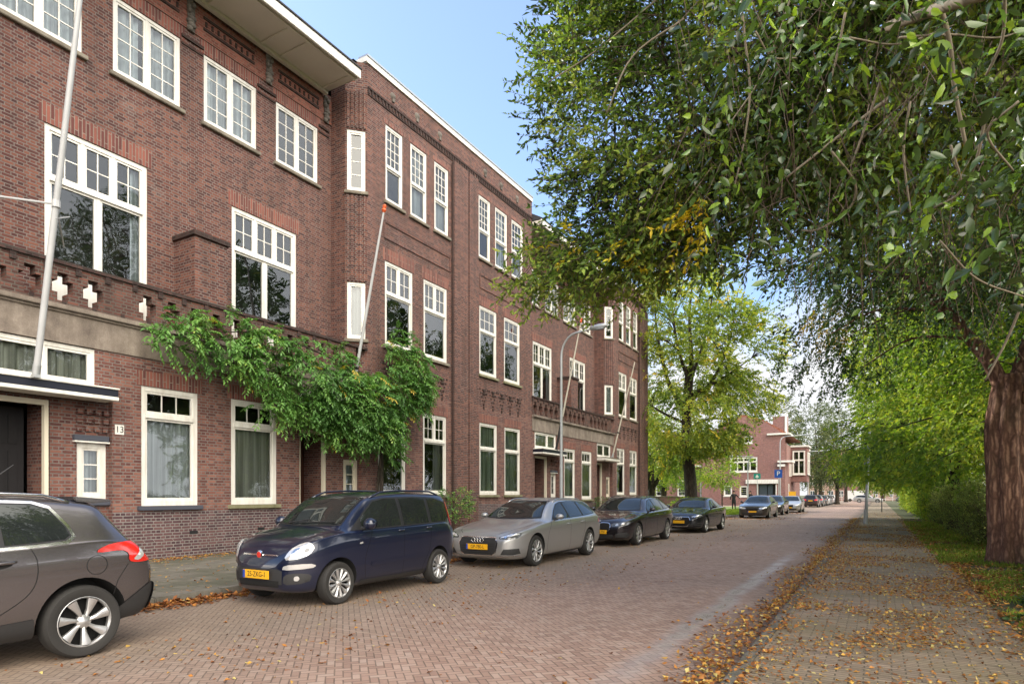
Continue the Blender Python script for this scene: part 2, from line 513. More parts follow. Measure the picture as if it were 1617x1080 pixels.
M = {}
M['brick'] = M_brick("facade_brick", (0.0436, 0.0192, 0.0202), (0.1259, 0.0454, 0.0357), (0.2307, 0.0945, 0.0636), (0.1804, 0.1441, 0.1302), stain=0.36, lightm=0.16)
M['brick_low'] = M_brick("ground_storey_brick", (0.0755, 0.0298, 0.0280), (0.1804, 0.0699, 0.0540), (0.2854, 0.1310, 0.0945), (0.1888, 0.1573, 0.1447), stain=0.25, lightm=0.14)
M['brick_plinth'] = M_brick("plinth_brick", (0.0451, 0.0249, 0.0318), (0.0947, 0.0480, 0.0530), (0.1579, 0.0817, 0.0795), (0.2256, 0.2064, 0.1961), stain=0.28, lightm=0.25)
M['brick_red'] = M_brick("frieze_brick", (0.13, 0.038, 0.028), (0.25, 0.078, 0.055), (0.34, 0.12, 0.085), (0.22, 0.14, 0.11), stain=0.25)
M['brick_soldier'] = M_brick("soldier_brick", (0.085, 0.032, 0.030), (0.19, 0.065, 0.052), (0.29, 0.105, 0.075), (0.235, 0.18, 0.15), bw=0.5, rh=0.075, swap=True, stain=0.15)
M['brick_dark'] = M_brick("dark_trim_brick", (0.022, 0.013, 0.012), (0.052, 0.028, 0.025), (0.085, 0.045, 0.038), (0.05, 0.04, 0.035), stain=0.2)
M['brick_mossy'] = M_brick("parapet_brick", (0.050, 0.024, 0.020), (0.105, 0.045, 0.036), (0.18, 0.075, 0.055), (0.12, 0.10, 0.085), stain=0.5)
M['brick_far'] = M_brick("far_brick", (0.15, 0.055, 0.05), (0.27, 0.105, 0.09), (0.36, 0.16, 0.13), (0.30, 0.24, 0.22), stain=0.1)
M['white'] = M_white()
M['cream'] = M_plain("cream_paint", (0.66, 0.60, 0.48), 0.5, noise_amt=0.08)
M['soffit'] = M_plain('soffit_paint', (0.62, 0.58, 0.52), 0.6, noise_amt=0.15, nscale=1.5)
M['stone'] = M_stucco("sill_stone", (0.10, 0.085, 0.065), (0.19, 0.165, 0.13), (0.28, 0.25, 0.20))
M['sill_moss'] = M_stucco("mossy_sill_stone", (0.11, 0.11, 0.055), (0.20, 0.19, 0.11), (0.30, 0.27, 0.19))
M['sill_blue'] = M_plain("painted_blue_grey_sill", (0.060, 0.065, 0.085), 0.5)
M['stucco'] = M_stucco("weathered_stucco", (0.095, 0.075, 0.062), (0.20, 0.165, 0.135), (0.32, 0.275, 0.23))
M['carved'] = M_stucco("carved_stone", (0.05, 0.045, 0.04), (0.13, 0.115, 0.10), (0.24, 0.215, 0.19))
M['zinc'] = M_plain("zinc_sheet", (0.36, 0.40, 0.46), 0.4, 0.3)
M['glass'] = M_glass()
M['curtain'] = M_curtain("net_curtain", (0.62, 0.63, 0.67))
M['curtain_top'] = M_curtain('white_voile', (0.62, 0.64, 0.70))
M['curtain_warm'] = M_curtain("beige_curtain", (0.54, 0.52, 0.47))
M['curtain_pale'] = M_curtain("pale_green_curtain", (0.58, 0.64, 0.60))
M['frosted'] = M_plain("frosted_film", (0.34, 0.36, 0.39), 0.5, noise_amt=0.04)
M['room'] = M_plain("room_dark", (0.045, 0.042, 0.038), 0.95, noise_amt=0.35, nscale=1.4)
M['door_dark'] = M_plain("door_dark_wood", (0.008, 0.007, 0.009), 0.65, noise_amt=0.2)
M['door_brown'] = M_plain("door_brown_wood", (0.060, 0.022, 0.014), 0.4, noise_amt=0.25)
M['brass'] = M_plain("brass", (0.45, 0.30, 0.10), 0.35, 0.9)
M['navy'] = M_plain("canopy_navy_paint", (0.012, 0.014, 0.026), 0.4)
M['black'] = M_plain("black_paint", (0.012, 0.012, 0.013), 0.5)
M['tile_red'] = M_brick("roof_tiles", (0.20, 0.07, 0.04), (0.34, 0.125, 0.07), (0.45, 0.19, 0.11), (0.08, 0.04, 0.03), bw=0.25, rh=0.3, stain=0.3)
M['roof_dark'] = M_plain("bitumen_roof", (0.04, 0.04, 0.045), 0.85)
M['orange'] = M_plain("orange_paint", (0.75, 0.13, 0.04), 0.45)
M['pole'] = M_plain("grey_white_pole_paint", (0.42, 0.43, 0.44), 0.4, noise_amt=0.2, nscale=3)
M['pole_wood'] = M_plain("weathered_pole_paint", (0.46, 0.43, 0.36), 0.6, noise_amt=0.25, nscale=5)
M['galv'] = M_plain("galvanised_steel", (0.44, 0.46, 0.47), 0.45, 0.55, 0.15, 9)
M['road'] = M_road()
M['pavement'] = M_tiles("pavement_slabs", (0.095, 0.088, 0.074), (0.205, 0.185, 0.155), (0.060, 0.062, 0.035), 0.30, 0.30, (0.05, 0.05, 0.032), 0.75)
M['path'] = M_tiles("path_pavers", (0.165, 0.122, 0.090), (0.32, 0.245, 0.18), (0.165, 0.138, 0.068), 0.20, 0.065, (0.09, 0.074, 0.052), 0.6)
M['kerb'] = M_stucco("kerb_stone", (0.065, 0.062, 0.045), (0.125, 0.115, 0.095), (0.20, 0.185, 0.16))
M['earth'] = M_ground("verge_soil", [(0.035, 0.027, 0.018), (0.060, 0.058, 0.026), (0.075, 0.088, 0.030), (0.10, 0.080, 0.040)], 0.9)
M['lawn'] = M_ground("lawn_grass", [(0.06, 0.095, 0.022), (0.12, 0.18, 0.035), (0.17, 0.22, 0.05)], 1.2)
M['bark'] = M_bark("ridged_bark", (0.075, 0.034, 0.022), (0.185, 0.094, 0.060), (0.32, 0.185, 0.12))
M['bark_dark'] = M_bark("dark_bark", (0.012, 0.009, 0.007), (0.045, 0.032, 0.022), (0.085, 0.065, 0.045))
M['twig'] = M_plain("twig_bark", (0.085, 0.055, 0.035), 0.8, noise_amt=0.3, nscale=12)
M['twig_pale'] = M_plain("pale_twig_bark", (0.20, 0.165, 0.115), 0.8, noise_amt=0.3, nscale=12)
M['leaf_ever'] = M_leaf("evergreen_leaf", [(0.0, (0.0189, 0.0341, 0.0087)), (0.35, (0.0673, 0.1200, 0.0247)), (0.6, (0.1829, 0.3005, 0.0507)), (0.8, (0.3631, 0.4802, 0.0780)), (0.90, (0.4119, 0.4612, 0.0870)), (0.93, (0.7226, 0.4439, 0.0220)), (1.0, (0.7226, 0.6091, 0.0320))], 0.32, 0.42, 0.35)  # ramp ends spread to imitate lit leaves against dark gaps
M['leaf_ever_big'] = M_leaf("laurel_leaf", [(0.0, (0.024, 0.042, 0.013)), (0.5, (0.061, 0.107, 0.025)), (0.8, (0.121, 0.223, 0.027)), (0.93, (0.283, 0.402, 0.033)), (1.0, (0.405, 0.416, 0.048))], 0.28, 0.25, 0.6)
M['leaf_beech'] = M_leaf("beech_leaf", [(0.0, (0.027, 0.054, 0.021)), (0.5, (0.068, 0.143, 0.045)), (0.85, (0.150, 0.255, 0.068)), (0.95, (0.450, 0.360, 0.045)), (1.0, (0.700, 0.450, 0.045))], 0.32, 0.45)
M['leaf_lime'] = M_leaf("lime_tree_leaf", [(0.0, (0.0909, 0.1669, 0.0310)), (0.4, (0.1886, 0.3136, 0.0500)), (0.75, (0.3277, 0.4379, 0.0650)), (1.0, (0.5600, 0.5286, 0.0710))], 0.50, 0.5)
M['leaf_plane'] = M_leaf("street_tree_leaf", [(0.0, (0.0990, 0.1650, 0.0310)), (0.5, (0.2299, 0.3190, 0.0520)), (0.85, (0.4785, 0.5071, 0.0700)), (1.0, (0.7975, 0.5720, 0.0700))], 0.42, 0.5)
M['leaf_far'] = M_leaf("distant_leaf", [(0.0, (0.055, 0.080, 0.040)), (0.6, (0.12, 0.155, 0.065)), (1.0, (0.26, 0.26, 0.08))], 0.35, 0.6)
M['leaf_vine'] = M_leaf("wisteria_leaflet", [(0.0, (0.046, 0.117, 0.030)), (0.45, (0.112, 0.258, 0.060)), (0.8, (0.219, 0.406, 0.097)), (0.95, (0.438, 0.516, 0.106)), (1.0, (0.594, 0.406, 0.060))], 0.30, 0.42)
M['leaf_hedge'] = M_leaf("hedge_leaf", [(0.0, (0.1310, 0.1820, 0.0540)), (0.6, (0.3159, 0.4074, 0.1080)), (1.0, (0.6278, 0.6118, 0.1524))], 0.3, 0.6)
M['leaf_ivy'] = M_leaf("ivy_leaf", [(0.0, (0.018, 0.046, 0.016)), (0.6, (0.058, 0.124, 0.034)), (1.0, (0.156, 0.221, 0.052))], 0.25, 0.4)
M['grass'] = M_leaf("grass_blade", [(0.0, (0.1008, 0.1568, 0.0276)), (0.6, (0.2702, 0.3836, 0.0552)), (1.0, (0.5950, 0.6244, 0.1092))], 0.35, 0.6)
M['litter'] = M_leaf("dry_leaf", [(0.0, (0.13, 0.048, 0.020)), (0.35, (0.29, 0.105, 0.032)), (0.65, (0.47, 0.205, 0.045)), (0.85, (0.60, 0.36, 0.075)), (1.0, (0.60, 0.50, 0.18))], 0.15, 0.6, 0.3, 1.1)
# cars
M['p_grey'] = M_paint("warm_grey_metallic_paint", (0.165, 0.152, 0.155), 0.8, 0.25, 0.04)
M['p_navy'] = M_paint("navy_paint", (0.0045, 0.009, 0.032), 0.25, 0.3, 0.02)
M['p_silver'] = M_paint("champagne_silver_paint", (0.43, 0.43, 0.425), 0.7, 0.36, 0.03)
M['p_black'] = M_paint("dark_violet_grey_paint", (0.022, 0.018, 0.023), 0.55, 0.24, 0.04)
M['p_char'] = M_paint("dark_blue_grey_paint", (0.034, 0.038, 0.045), 0.6, 0.24, 0.04)
M['p_brown'] = M_paint("dark_brown_paint", (0.050, 0.040, 0.033), 0.4, 0.35, 0.08)
M['p_lsilver'] = M_paint("light_silver_paint", (0.55, 0.55, 0.54), 0.5, 0.36)
M['p_maroon'] = M_paint("dark_maroon_paint", (0.040, 0.022, 0.022), 0.4, 0.35)
M['p_mid'] = M_paint("mid_grey_paint", (0.16, 0.165, 0.175), 0.45, 0.36)
M['p_white'] = M_paint("white_van_paint", (0.72, 0.72, 0.70), 0.0, 0.4)
M['carglass'] = M_carglass()
M['rubber'] = M_plain("tyre_rubber", (0.020, 0.019, 0.018), 0.8, noise_amt=0.2, nscale=20)
M['plastic'] = M_plain("black_bumper_plastic", (0.022, 0.022, 0.023), 0.55, noise_amt=0.1, nscale=15)
M['liner'] = M_plain("wheel_well_liner", (0.006, 0.006, 0.006), 0.9)
M['alloy'] = M_plain("alloy_wheel", (0.50, 0.50, 0.50), 0.32, 0.75, 0.06, 20)
M['chrome'] = M_plain("chrome_trim", (0.75, 0.75, 0.76), 0.14, 1.0, 0.04)
M['lamp'] = M_plain("headlamp_reflector", (0.72, 0.73, 0.74), 0.10, 0.55, 0.2, 40, coat=1.0)
M['lamp_dark'] = M_plain("headlamp_dark_lens", (0.10, 0.105, 0.11), 0.08, 0.3, 0.3, 30, coat=1.0)
M['red_lens'] = M_plain("red_tail_lens", (0.55, 0.022, 0.015), 0.12, 0.0, 0.15, 30, coat=1.0)
M['plate'] = M_plain("yellow_number_plate", (0.80, 0.42, 0.012), 0.45, noise_amt=0.05)
M['plate_blue'] = M_plain("plate_blue_band", (0.02, 0.06, 0.35), 0.45)
M['ink'] = M_plain("plate_black_ink", (0.015, 0.012, 0.01), 0.6)
M['gap'] = M_plain("panel_gap_shadow", (0.004, 0.004, 0.004), 0.9)
M['sign_blue'] = M_plain("sign_blue", (0.012, 0.075, 0.36), 0.4)
M['sign_green'] = M_plain("sign_green", (0.01, 0.22, 0.18), 0.4)
M['sign_red'] = M_plain("sign_red", (0.4, 0.02, 0.02), 0.4)
M['sign_yellow'] = M_plain("sign_yellow", (0.75, 0.38, 0.02), 0.4)
M['skin'] = M_plain("skin", (0.45, 0.27, 0.19), 0.6)
M['coat'] = M_plain("black_coat_cloth", (0.014, 0.014, 0.016), 0.9)
M['hair'] = M_plain("dark_hair", (0.022, 0.015, 0.012), 0.7)
M['far_wall'] = M_plain("pale_pink_render", (0.46, 0.31, 0.25), 0.9, noise_amt=0.2, nscale=0.6)
M['far_glass'] = M_plain("far_window_glass", (0.06, 0.075, 0.09), 0.1, 0.0, 0.2, 1.0)
# ------------------------------------------------------------------ ground, road, pavements
def sheet(name, x0, x1, y0, y1, z, mat):
    mb = MB(); mb.quad((x0, y0, z), (x1, y0, z), (x1, y1, z), (x0, y1, z))
    return tag(mb.build(name, M[mat]), kind='structure')
sheet('ground', -900, 900, -600, 1500, -0.03, 'earth')
KL, KR = -8.45, -1.06      # kerbs of the carriageway
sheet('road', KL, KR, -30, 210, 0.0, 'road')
mb = MB(); mb.box(-13.72, KL - .14, -30, 46, -.05, ZP)
tag(mb.build('pavement', M['pavement']), kind='structure')
mb = MB()
yy = -30
while yy < 88:
    mb.box(KL - .138, KL, yy + .004, yy + .996, -.05, ZP + .012 + random.uniform(-.004, .004)); yy += 1.0
tag(mb.build('kerb', M['kerb'], bevel=.014), kind='structure')
sheet('path', -.94, 1.28, -30, 150, 0.045, 'path')
mb = MB(); yy = -30
while yy < 120:
    mb.box(KR, KR + .12, yy + .003, yy + .997, -.05, .052 + random.uniform(-.005, .005)); yy += 1.0
tag(mb.build('path_kerb', M['kerb'], bevel=.012), kind='structure')
sheet('verge', 1.28, 40, -30, 180, 0.03, 'earth')
sheet('lawn', -60, KL - .14, 46, 88, 0.06, 'lawn')
# cross street surface further on
sheet('side_street', -60, KL - .001, 80.5, 88.5, 0.066, 'road')
# ------------------------------------------------------------------ the brick row houses
XG, XR = -13.7, -14.77        # street plane of the projecting bays / recessed plane behind the balcony

PERIOD = 21.2

def wall_holes(mb, P, u, n, u0, u1, z0, z1, holes, reveal=0.14):
    """rectangular wall in the plane through P spanned by u and z, with openings that have real reveals"""
    P = Vector(P); u = Vector(u); n = Vector(n)
    us = sorted(set([u0, u1] + [max(u0, min(u1, h[k])) for h in holes for k in (0, 1)]))
    zs = sorted(set([z0, z1] + [max(z0, min(z1, h[k])) for h in holes for k in (2, 3)]))
    def pt(a, z, d=0.0):
        q = P + u * a + n * d
        return (q.x, q.y, z)
    flip = u.cross(Vector((0, 0, 1))).dot(n) < 0
    def quad(a, b, c, d):
        mb.quad(*((d, c, b, a) if flip else (a, b, c, d)))
    for i in range(len(us) - 1):
        for j in range(len(zs) - 1):
            cu, cz = (us[i] + us[i + 1]) / 2, (zs[j] + zs[j + 1]) / 2
            if any(h[0] < cu < h[1] and h[2] < cz < h[3] for h in holes): continue
            quad(pt(us[i], zs[j]), pt(us[i + 1], zs[j]), pt(us[i + 1], zs[j + 1]), pt(us[i], zs[j + 1]))
    for h in holes:
        a, b, c, d = h[:4]
        r = h[4] if len(h) > 4 else reveal
        quad(pt(a, c), pt(a, c, -r), pt(a, d, -r), pt(a, d))[0:0] if False else None
        quad(pt(a, d), pt(a, d, -r), pt(a, c, -r), pt(a, c))
        quad(pt(b, c), pt(b, c, -r), pt(b, d, -r), pt(b, d))
        quad(pt(a, c), pt(a, c, -r), pt(b, c, -r), pt(b, c))
        quad(pt(b, d), pt(b, d, -r), pt(a, d, -r), pt(a, d))

def pane_grid(mb, P, u, n, a0, a1, z0, z1, nx, ny, sash=0.05, mun=0.024, ds=(-0.105, -0.045), dm=(-0.09, -0.062)):
    """one sash: its four rails and its glazing bars"""
    mb.obox(P, u, n, a0, a0 + sash, *ds, z0, z1)
    mb.obox(P, u, n, a1 - sash, a1, *ds, z0, z1)
    mb.obox(P, u, n, a0 + sash, a1 - sash, *ds, z0, z0 + sash * 1.25)
    mb.obox(P, u, n, a0 + sash, a1 - sash, *ds, z1 - sash, z1)
    for i in range(1, nx):
        c = a0 + sash + (a1 - a0 - 2 * sash) * i / nx
        mb.obox(P, u, n, c - mun / 2, c + mun / 2, *dm, z0 + sash * 1.25, z1 - sash)
    for j in range(1, ny):
        c = z0 + sash + (z1 - z0 - 2 * sash) * j / ny
        mb.obox(P, u, n, a0 + sash, a1 - sash, dm[0] + 0.003, dm[1] - 0.003, c - mun / 2, c + mun / 2)

def window(parent, P, u, n, a0, a1, z0, z1, rows, curtain=None, sill='stone', lintel=0.42, frame='white', gl='glass', fw=0.085, cur_top=None, back=0.75, sill_z=None, margin=.25):
    """rows: (z fraction from, to, [(width share, nx, ny)...])"""
    u = Vector(u); n = Vector(n); P = Vector(P)
    mb = MB()
    F0, F1 = -0.14, -0.025
    mb.obox(P, u, n, a0, a0 + fw, F0, F1, z0, z1)
    mb.obox(P, u, n, a1 - fw, a1, F0, F1, z0, z1)
    mb.obox(P, u, n, a0 + fw, a1 - fw, F0, F1, z1 - fw, z1)
    mb.obox(P, u, n, a0 + fw, a1 - fw, F0, F1 + 0.008, z0, z0 + fw * 1.1)
    H = z1 - z0
    for (f0, f1, cols) in rows:
        b0 = z0 + (fw * 1.1 if f0 <= 0 else H * f0 + fw * 0.45)
        b1 = z1 - fw if f1 >= 1 else z0 + H * f1 - fw * 0.45
        if f1 < 1:
            mb.obox(P, u, n, a0 + fw, a1 - fw, F0, F1 + 0.025, b1, b1 + fw * 0.9)
        tw = sum(c[0] for c in cols)
        W = a1 - a0 - 2 * fw
        x = a0 + fw
        for k, (wd, nx, ny) in enumerate(cols):
            x1 = x + W * wd / tw
            e0 = x + (0.035 if k else 0); e1 = x1 - (0.035 if k < len(cols) - 1 else 0)
            pane_grid(mb, P, u, n, e0, e1, b0, b1, nx, ny)
            if k < len(cols) - 1:
                mb.obox(P, u, n, x1 - 0.035, x1 + 0.035, F0, F1 - 0.006, b0, b1)
            x = x1
    fr = mb.build('window', M[frame], parent)
    q = MB()
    a, b = P + u * (a0 + fw * .6), P + u * (a1 - fw * .6)
    off = n * -0.076
    q.quad(*[(v.x, v.y, z) for v, z in ((a + off, z0 + .05), (b + off, z0 + .05), (b + off, z1 - .05), (a + off, z1 - .05))])
    q.build('pane', M[gl], fr, fix=False)
    # the dark room behind the pane
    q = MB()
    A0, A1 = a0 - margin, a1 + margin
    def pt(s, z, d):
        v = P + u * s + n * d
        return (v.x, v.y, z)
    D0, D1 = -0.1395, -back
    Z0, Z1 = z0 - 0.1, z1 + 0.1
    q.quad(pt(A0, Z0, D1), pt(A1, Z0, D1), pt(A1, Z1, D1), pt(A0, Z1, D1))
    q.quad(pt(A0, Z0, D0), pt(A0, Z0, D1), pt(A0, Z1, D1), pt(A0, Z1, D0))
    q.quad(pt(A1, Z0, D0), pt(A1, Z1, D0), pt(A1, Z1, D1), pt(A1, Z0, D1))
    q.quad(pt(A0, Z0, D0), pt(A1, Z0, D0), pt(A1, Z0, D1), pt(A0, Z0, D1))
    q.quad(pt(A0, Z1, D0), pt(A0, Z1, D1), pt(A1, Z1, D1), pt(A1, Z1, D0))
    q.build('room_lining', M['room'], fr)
    if curtain:
        segs = curtain if isinstance(curtain, list) else [curtain]
        for (mat, s0, s1, zt) in segs:
            c0, c1 = a0 + (a1 - a0) * s0, a0 + (a1 - a0) * s1
            N = max(14, int((c1 - c0) * 46))
            V = []; Fc = []
            rr = random.Random(int(c0 * 97 + z0 * 13))
            ph = rr.random() * 6
            zz0, zz1 = z0 + 0.04, z0 + (z1 - z0) * zt
            for i in range(N + 1):
                s = c0 + (c1 - c0) * i / N
                dd = -0.22 + 0.05 * math.sin(i * .85 + ph + 1.1 * math.sin(i * .23)) + 0.02 * math.sin(i * 0.37)
                V.append(pt(s, zz0, dd + .006 * math.sin(i * .7))); V.append(pt(s, zz1, dd * .96))
            for i in range(N): Fc.append((2 * i, 2 * i + 2, 2 * i + 3, 2 * i + 1))
            cb = MB(); cb.add(V, Fc)
            cb.build('curtain', M[mat], fr, smooth=True, sharp=180)
    if sill:
        q = MB(); zs = sill_z if sill_z is not None else z0
        q.obox(P, u, n, a0 - 0.09, a1 + 0.09, -0.05, 0.085, zs - 0.10, zs - 0.004)
        q.build('sill', M[sill], fr, bevel=0.012)
    if lintel:
        q = MB()
        q.obox(P, u, n, a0 - 0.10, a1 + 0.10, -0.02, 0.006, z1 + 0.004, z1 + lintel)
        q.build('brick_lintel', M['brick_soldier'], fr)
    return fr

TOPR = [(0, 1, [(1, 2, 4), (1, 2, 4)])]
MIDR = [(0, .715, [(1, 1, 1), (1, 1, 1)]), (.715, 1, [(1, 2, 2), (1, 2, 2), (1, 2, 2)])]
SASH = [(0, .46, [(1, 1, 1)]), (.46, 1, [(1, 3, 4)])]
BMID = [(0, .62, [(1, 1, 1)]), (.62, 1, [(1, 2, 2), (1, 2, 2)])]
BGR = [(0, .665, [(1, 1, 1)]), (.665, 1, [(1, 2, 2), (1, 2, 2)])]
AGR = [(0, .64, [(1, 1, 1)]), (.64, 1, [(1, 1, 1)])]
AMID = [(0, .64, [(1, 1, 1)]), (.64, 1, [(1, 3, 2)])]
GRW = [(0, .755, [(1, 1, 1)]), (.755, 1, [(1, 3, 1)])]

def make_house(k, label, door_no):
    y = PERIOD * k
    root = empty('brick_row_house', (XG, y + 10, 0), 0, label, 'house', 'brick row houses along the street')
    U = (0, 1, 0); N = (1, 0, 0)
    PG = (XG, y, 0); PR = (XR, y, 0)
    Y0, YA, YB, YE = -0.3, 4.35, 14.76, 20.9
    ZB, ZC, ZT = 5.0, 13.8, 14.86
    # ---------------- openings
    gA = [(-0.15 + .10, 1.29, 1.5, 4.38), (1.9, 3.25, 1.5, 4.38)]
    mA = [(-0.06, 1.26, 6.3, 9.04), (1.86, 3.23, 6.3, 9.04)]
    tA = [(-0.11, 0.76, 10.93, 13.42), (1.14, 2.12, 10.93, 13.42), (2.5, 3.52, 10.93, 13.42)]
    if k == 0:  # nothing of this bay is in view, but the street still reads from the side
        pass
    gB = [(15.25, 16.6, 1.5, 4.34), (17.54, 18.92, 1.5, 4.34)]
    mB = [(15.57, 16.98, 6.3, 9.03), (17.57, 18.96, 6.3, 9.03)]
    tB = [(15.6, 16.45, 10.95, 13.42), (16.85, 17.75, 10.95, 13.42), (18.19, 19.04, 10.95, 13.42)]
    tR = [(5.57, 7.15, 10.92, 12.65), (7.78, 9.36, 10.92, 12.65), (9.98, 11.55, 10.92, 12.65), (12.2, 13.75, 10.92, 12.65)]
    mR = [(6.44, 8.55, 5.28, 9.13), (10.78, 12.93, 5.28, 9.13)]
    gR = [(7.8, 9.11, 1.26, 3.85), (9.98, 11.34, 1.26, 3.85)]
    p1 = (4.62, 7.21, ZP, 4.44)          # first porch opening
    p2 = (12.10, 14.55, ZP, 4.44)        # second porch opening
    # ---------------- walls
    mb = MB()
    wall_holes(mb, PG, U, N, Y0, YA, ZB, ZT, mA + tA)
    wall_holes(mb, PG, U, N, YB, YE, ZB, ZT, mB + tB)
    wall_holes(mb, PR, U, N, YA, YB - .47, ZB, ZC + .1, tR + mR)
    # chamfered corner: return wall, then the 45 degree facet with the narrow windows
    cP = Vector((XG - .47, y + YB - .47, 0)); cu = Vector((1, 1, 0)).normalized(); cn = Vector((1, -1, 0)).normalized()
    CW = .47 * math.sqrt(2)
    chT, chM = (0.06, CW - .06, 10.85, 12.74), (0.06, CW - .06, 6.3, 8.05)
    wall_holes(mb, cP, cu, cn, 0, CW, ZB, ZT, [chT, chM])
    wall_holes(mb, (XR, y + YB - .47, 0), (1, 0, 0), (0, -1, 0), 0, XG - .47 - XR, ZB, ZT, [])
    wall_holes(mb, (XR, y + YA, 0), (1, 0, 0), (0, 1, 0), 0, XG - XR, ZB, ZT, [])
    mb.build('upper_wall', M['brick'], root)
    mb = MB()
    holes = gA + gB + gR + [p1 + (0.0,), p2 + (0.0,)]
    wall_holes(mb, PG, U, N, Y0, YE, 1.14, ZB, holes)
    mb.build('ground_storey_wall', M['brick_low'], root)
    mb = MB()
    wall_holes(mb, PG, U, N, Y0, YE, ZP - .1, 1.14, [(p1[0], p1[1], -1, 2, 0), (p2[0], p2[1], -1, 2, 0)])
    # low brick footing stands slightly proud
    for a, b in ((Y0, p1[0]), (p1[1], p2[0]), (p2[1], YE)):
        mb.box(XG - .02, XG + .035, y + a, y + b, ZP - .1, .50)
    mb.build('plinth', M['brick_plinth'], root)
    for yy in (8.9, 10.75, 16.9):
        mb = MB(); mb.box(XG + .002, XG + .008, y + yy, y + yy + .2, .60, .67)
        mb.build('air_brick', M['black'], root)
    # ---------------- porches: lining walls, door, sidelight, canopy
    def porch(pu0, pu1, door0, door1, side0, side1, dmat, cz0, cz1, cu0, cu1, fancy):
        dp = 0.16
        b = MB()
        # shallow back wall with the sidelight opening, deeper doorway
        wall_holes(b, (XG - dp, y, 0), U, N, pu0, pu1, ZP - .1, 3.40, [(door0, door1, -1, 3.32, .9), (side0, side1, 1.38, 2.55, .14)])
        wall_holes(b, (XG, y + pu0, 0), (-1, 0, 0), (0, 1, 0), 0, dp, ZP - .1, 4.44, [])
        wall_holes(b, (XG, y + pu1, 0), (-1, 0, 0), (0, -1, 0), 0, dp, ZP - .1, 4.44, [])
        if fancy:
            for r in range(3):
                for c in range(4):
                    yy = side0 - .02 + c * .165
                    b.box(XG - dp, XG - dp + .05 + .02 * r, y + yy, y + yy + .10, 2.78 + r * .17, 2.88 + r * .17)
        b.build('porch_wall', M['brick_low'], root)
        xd = XG - dp - .80
        d = MB()
        d.box(xd - .05, xd, y + door0 + .10, y + door1 - .10, ZP, 3.22)
        nl = 2 if door1 - door0 > 1.3 else 1
        W = (door1 - door0 - .2) / nl
        for i in range(nl):
            a0 = door0 + .1 + i * W
            for zz0, zz1 in ((.35, 1.15), (1.30, 2.35), (2.50, 3.05)):
                d.box(xd + .002, xd + .022, y + a0 + .12, y + a0 + W / 2 - .03, zz0, zz1)
                d.box(xd + .002, xd + .022, y + a0 + W / 2 + .03, y + a0 + W - .12, zz0, zz1)
        if nl == 2: d.box(xd + .002, xd + .03, y + (door0 + door1) / 2 - .03, y + (door0 + door1) / 2 + .03, ZP + .02, 3.2)
        do = d.build('door', M[dmat], root)
        hb = MB()
        for i in range(nl):
            a0 = door0 + .1 + i * W
            hb.box(xd + .03, xd + .045, y + a0 + W / 2 - .06 + .2 * (1 - i * 2) * (nl - 1), y + a0 + W / 2 + .06 + .2 * (1 - i * 2) * (nl - 1), 1.75, 2.05)
            hb.box(xd + .03, xd + .06, y + a0 + W / 2 - .035 + .2 * (1 - i * 2) * (nl - 1), y + a0 + W / 2 + .035 + .2 * (1 - i * 2) * (nl - 1), .95, 1.6)
        hb.build('letter_plate', M['brass'], do)
        fr = MB()
        fr.box(XG - dp - .08, XG - dp + .03, y + door0 + .04, y + door0 + .10, ZP, 3.32)
        fr.box(XG - dp - .08, XG - dp + .03, y + door1 - .10, y + door1 - .03, ZP, 3.32)
        fr.box(XG - dp - .08, XG - dp + .02, y + door0 + .10, y + door1 - .10, 3.22, 3.32)
        fr.build('door_frame', M['cream'], do)
        st = MB(); st.box(XG - 1.1, XG + .25, y + pu0 + .05, y + door1 + .2, ZP - .05, ZP + .14)
        st.build('door_step', M['kerb'], root, bevel=.012)
        window(root, (XG - dp, y, 0), U, N, side0, side1, 1.38, 2.55, [(0, 1, [(1, 1, 3)])], curtain=('curtain', .1, .9, .98), sill='sill_blue' if fancy else 'stone', lintel=0, frame='white' if fancy else 'cream', fw=.10)
        if fancy:
            lb = MB()
            lb.box(XG - dp - .02, XG - dp + .09, y + side0 - .08, y + side1 + .02, 2.585, 2.70)
            lb.build('sidelight_hood', M['sill_blue'], root, bevel=.01)
            lb = MB(); lb.box(XG - dp + .01, XG - dp + .10, y + side0 - .08, y + side1 + .02, 2.552, 2.582)
            lb.build('sidelight_ledge', M['white'], root)
        # canopy
        c = MB(); xf = XG + .50
        c.box(XG - dp - .3, xf - .035, y + cu0 + .03, y + cu1 - .03, cz0 + .03, cz1 - .04)
        c.box(xf - .03, xf, y + cu0, y + cu1, cz0 + .075, cz1 - .035)
        c.box(XG, xf - .032, y + cu0, y + cu0 + .028, cz0 + .075, cz1 - .035)
        c.box(XG, xf - .032, y + cu1 - .028, y + cu1, cz0 + .075, cz1 - .035)
        cn_ = c.build('canopy', M['navy'] if fancy else M['white'], root)
        c = MB()
        c.box(XG, xf + .012, y + cu0 - .01, y + cu1 + .01, cz0, cz0 + .072)
        c.box(XG, xf + .03, y + cu0 - .02, y + cu1 + .02, cz1 - .033, cz1)
        c.build('canopy_trim', M['white'] if fancy else M['stone'], cn_, bevel=.008)
        # transom light over the canopy
        window(root, PG, U, N, pu0 + .05, pu1 - .34, cz1 + .02, 4.43, [(0, 1, [(1.45, 1, 1), (1, 1, 1)] if fancy else [(1, 1, 1), (1, 1, 1)])],
               curtain=('curtain_warm', .0, 1., .98), sill=None, lintel=0, fw=.075)
        f = MB()   # the wall between transom light and porch edge
        f.box(XG - .10, XG - .001, y + pu1 - .34 , y + pu1, cz1 - .1, 4.44)
        f.build('transom_wall', M['brick_low'], root)
    porch(4.62, 7.21, 4.75, 6.13, 6.61, 7.17, 'door_dark', 3.38, 3.63, 4.45, 7.06, True)
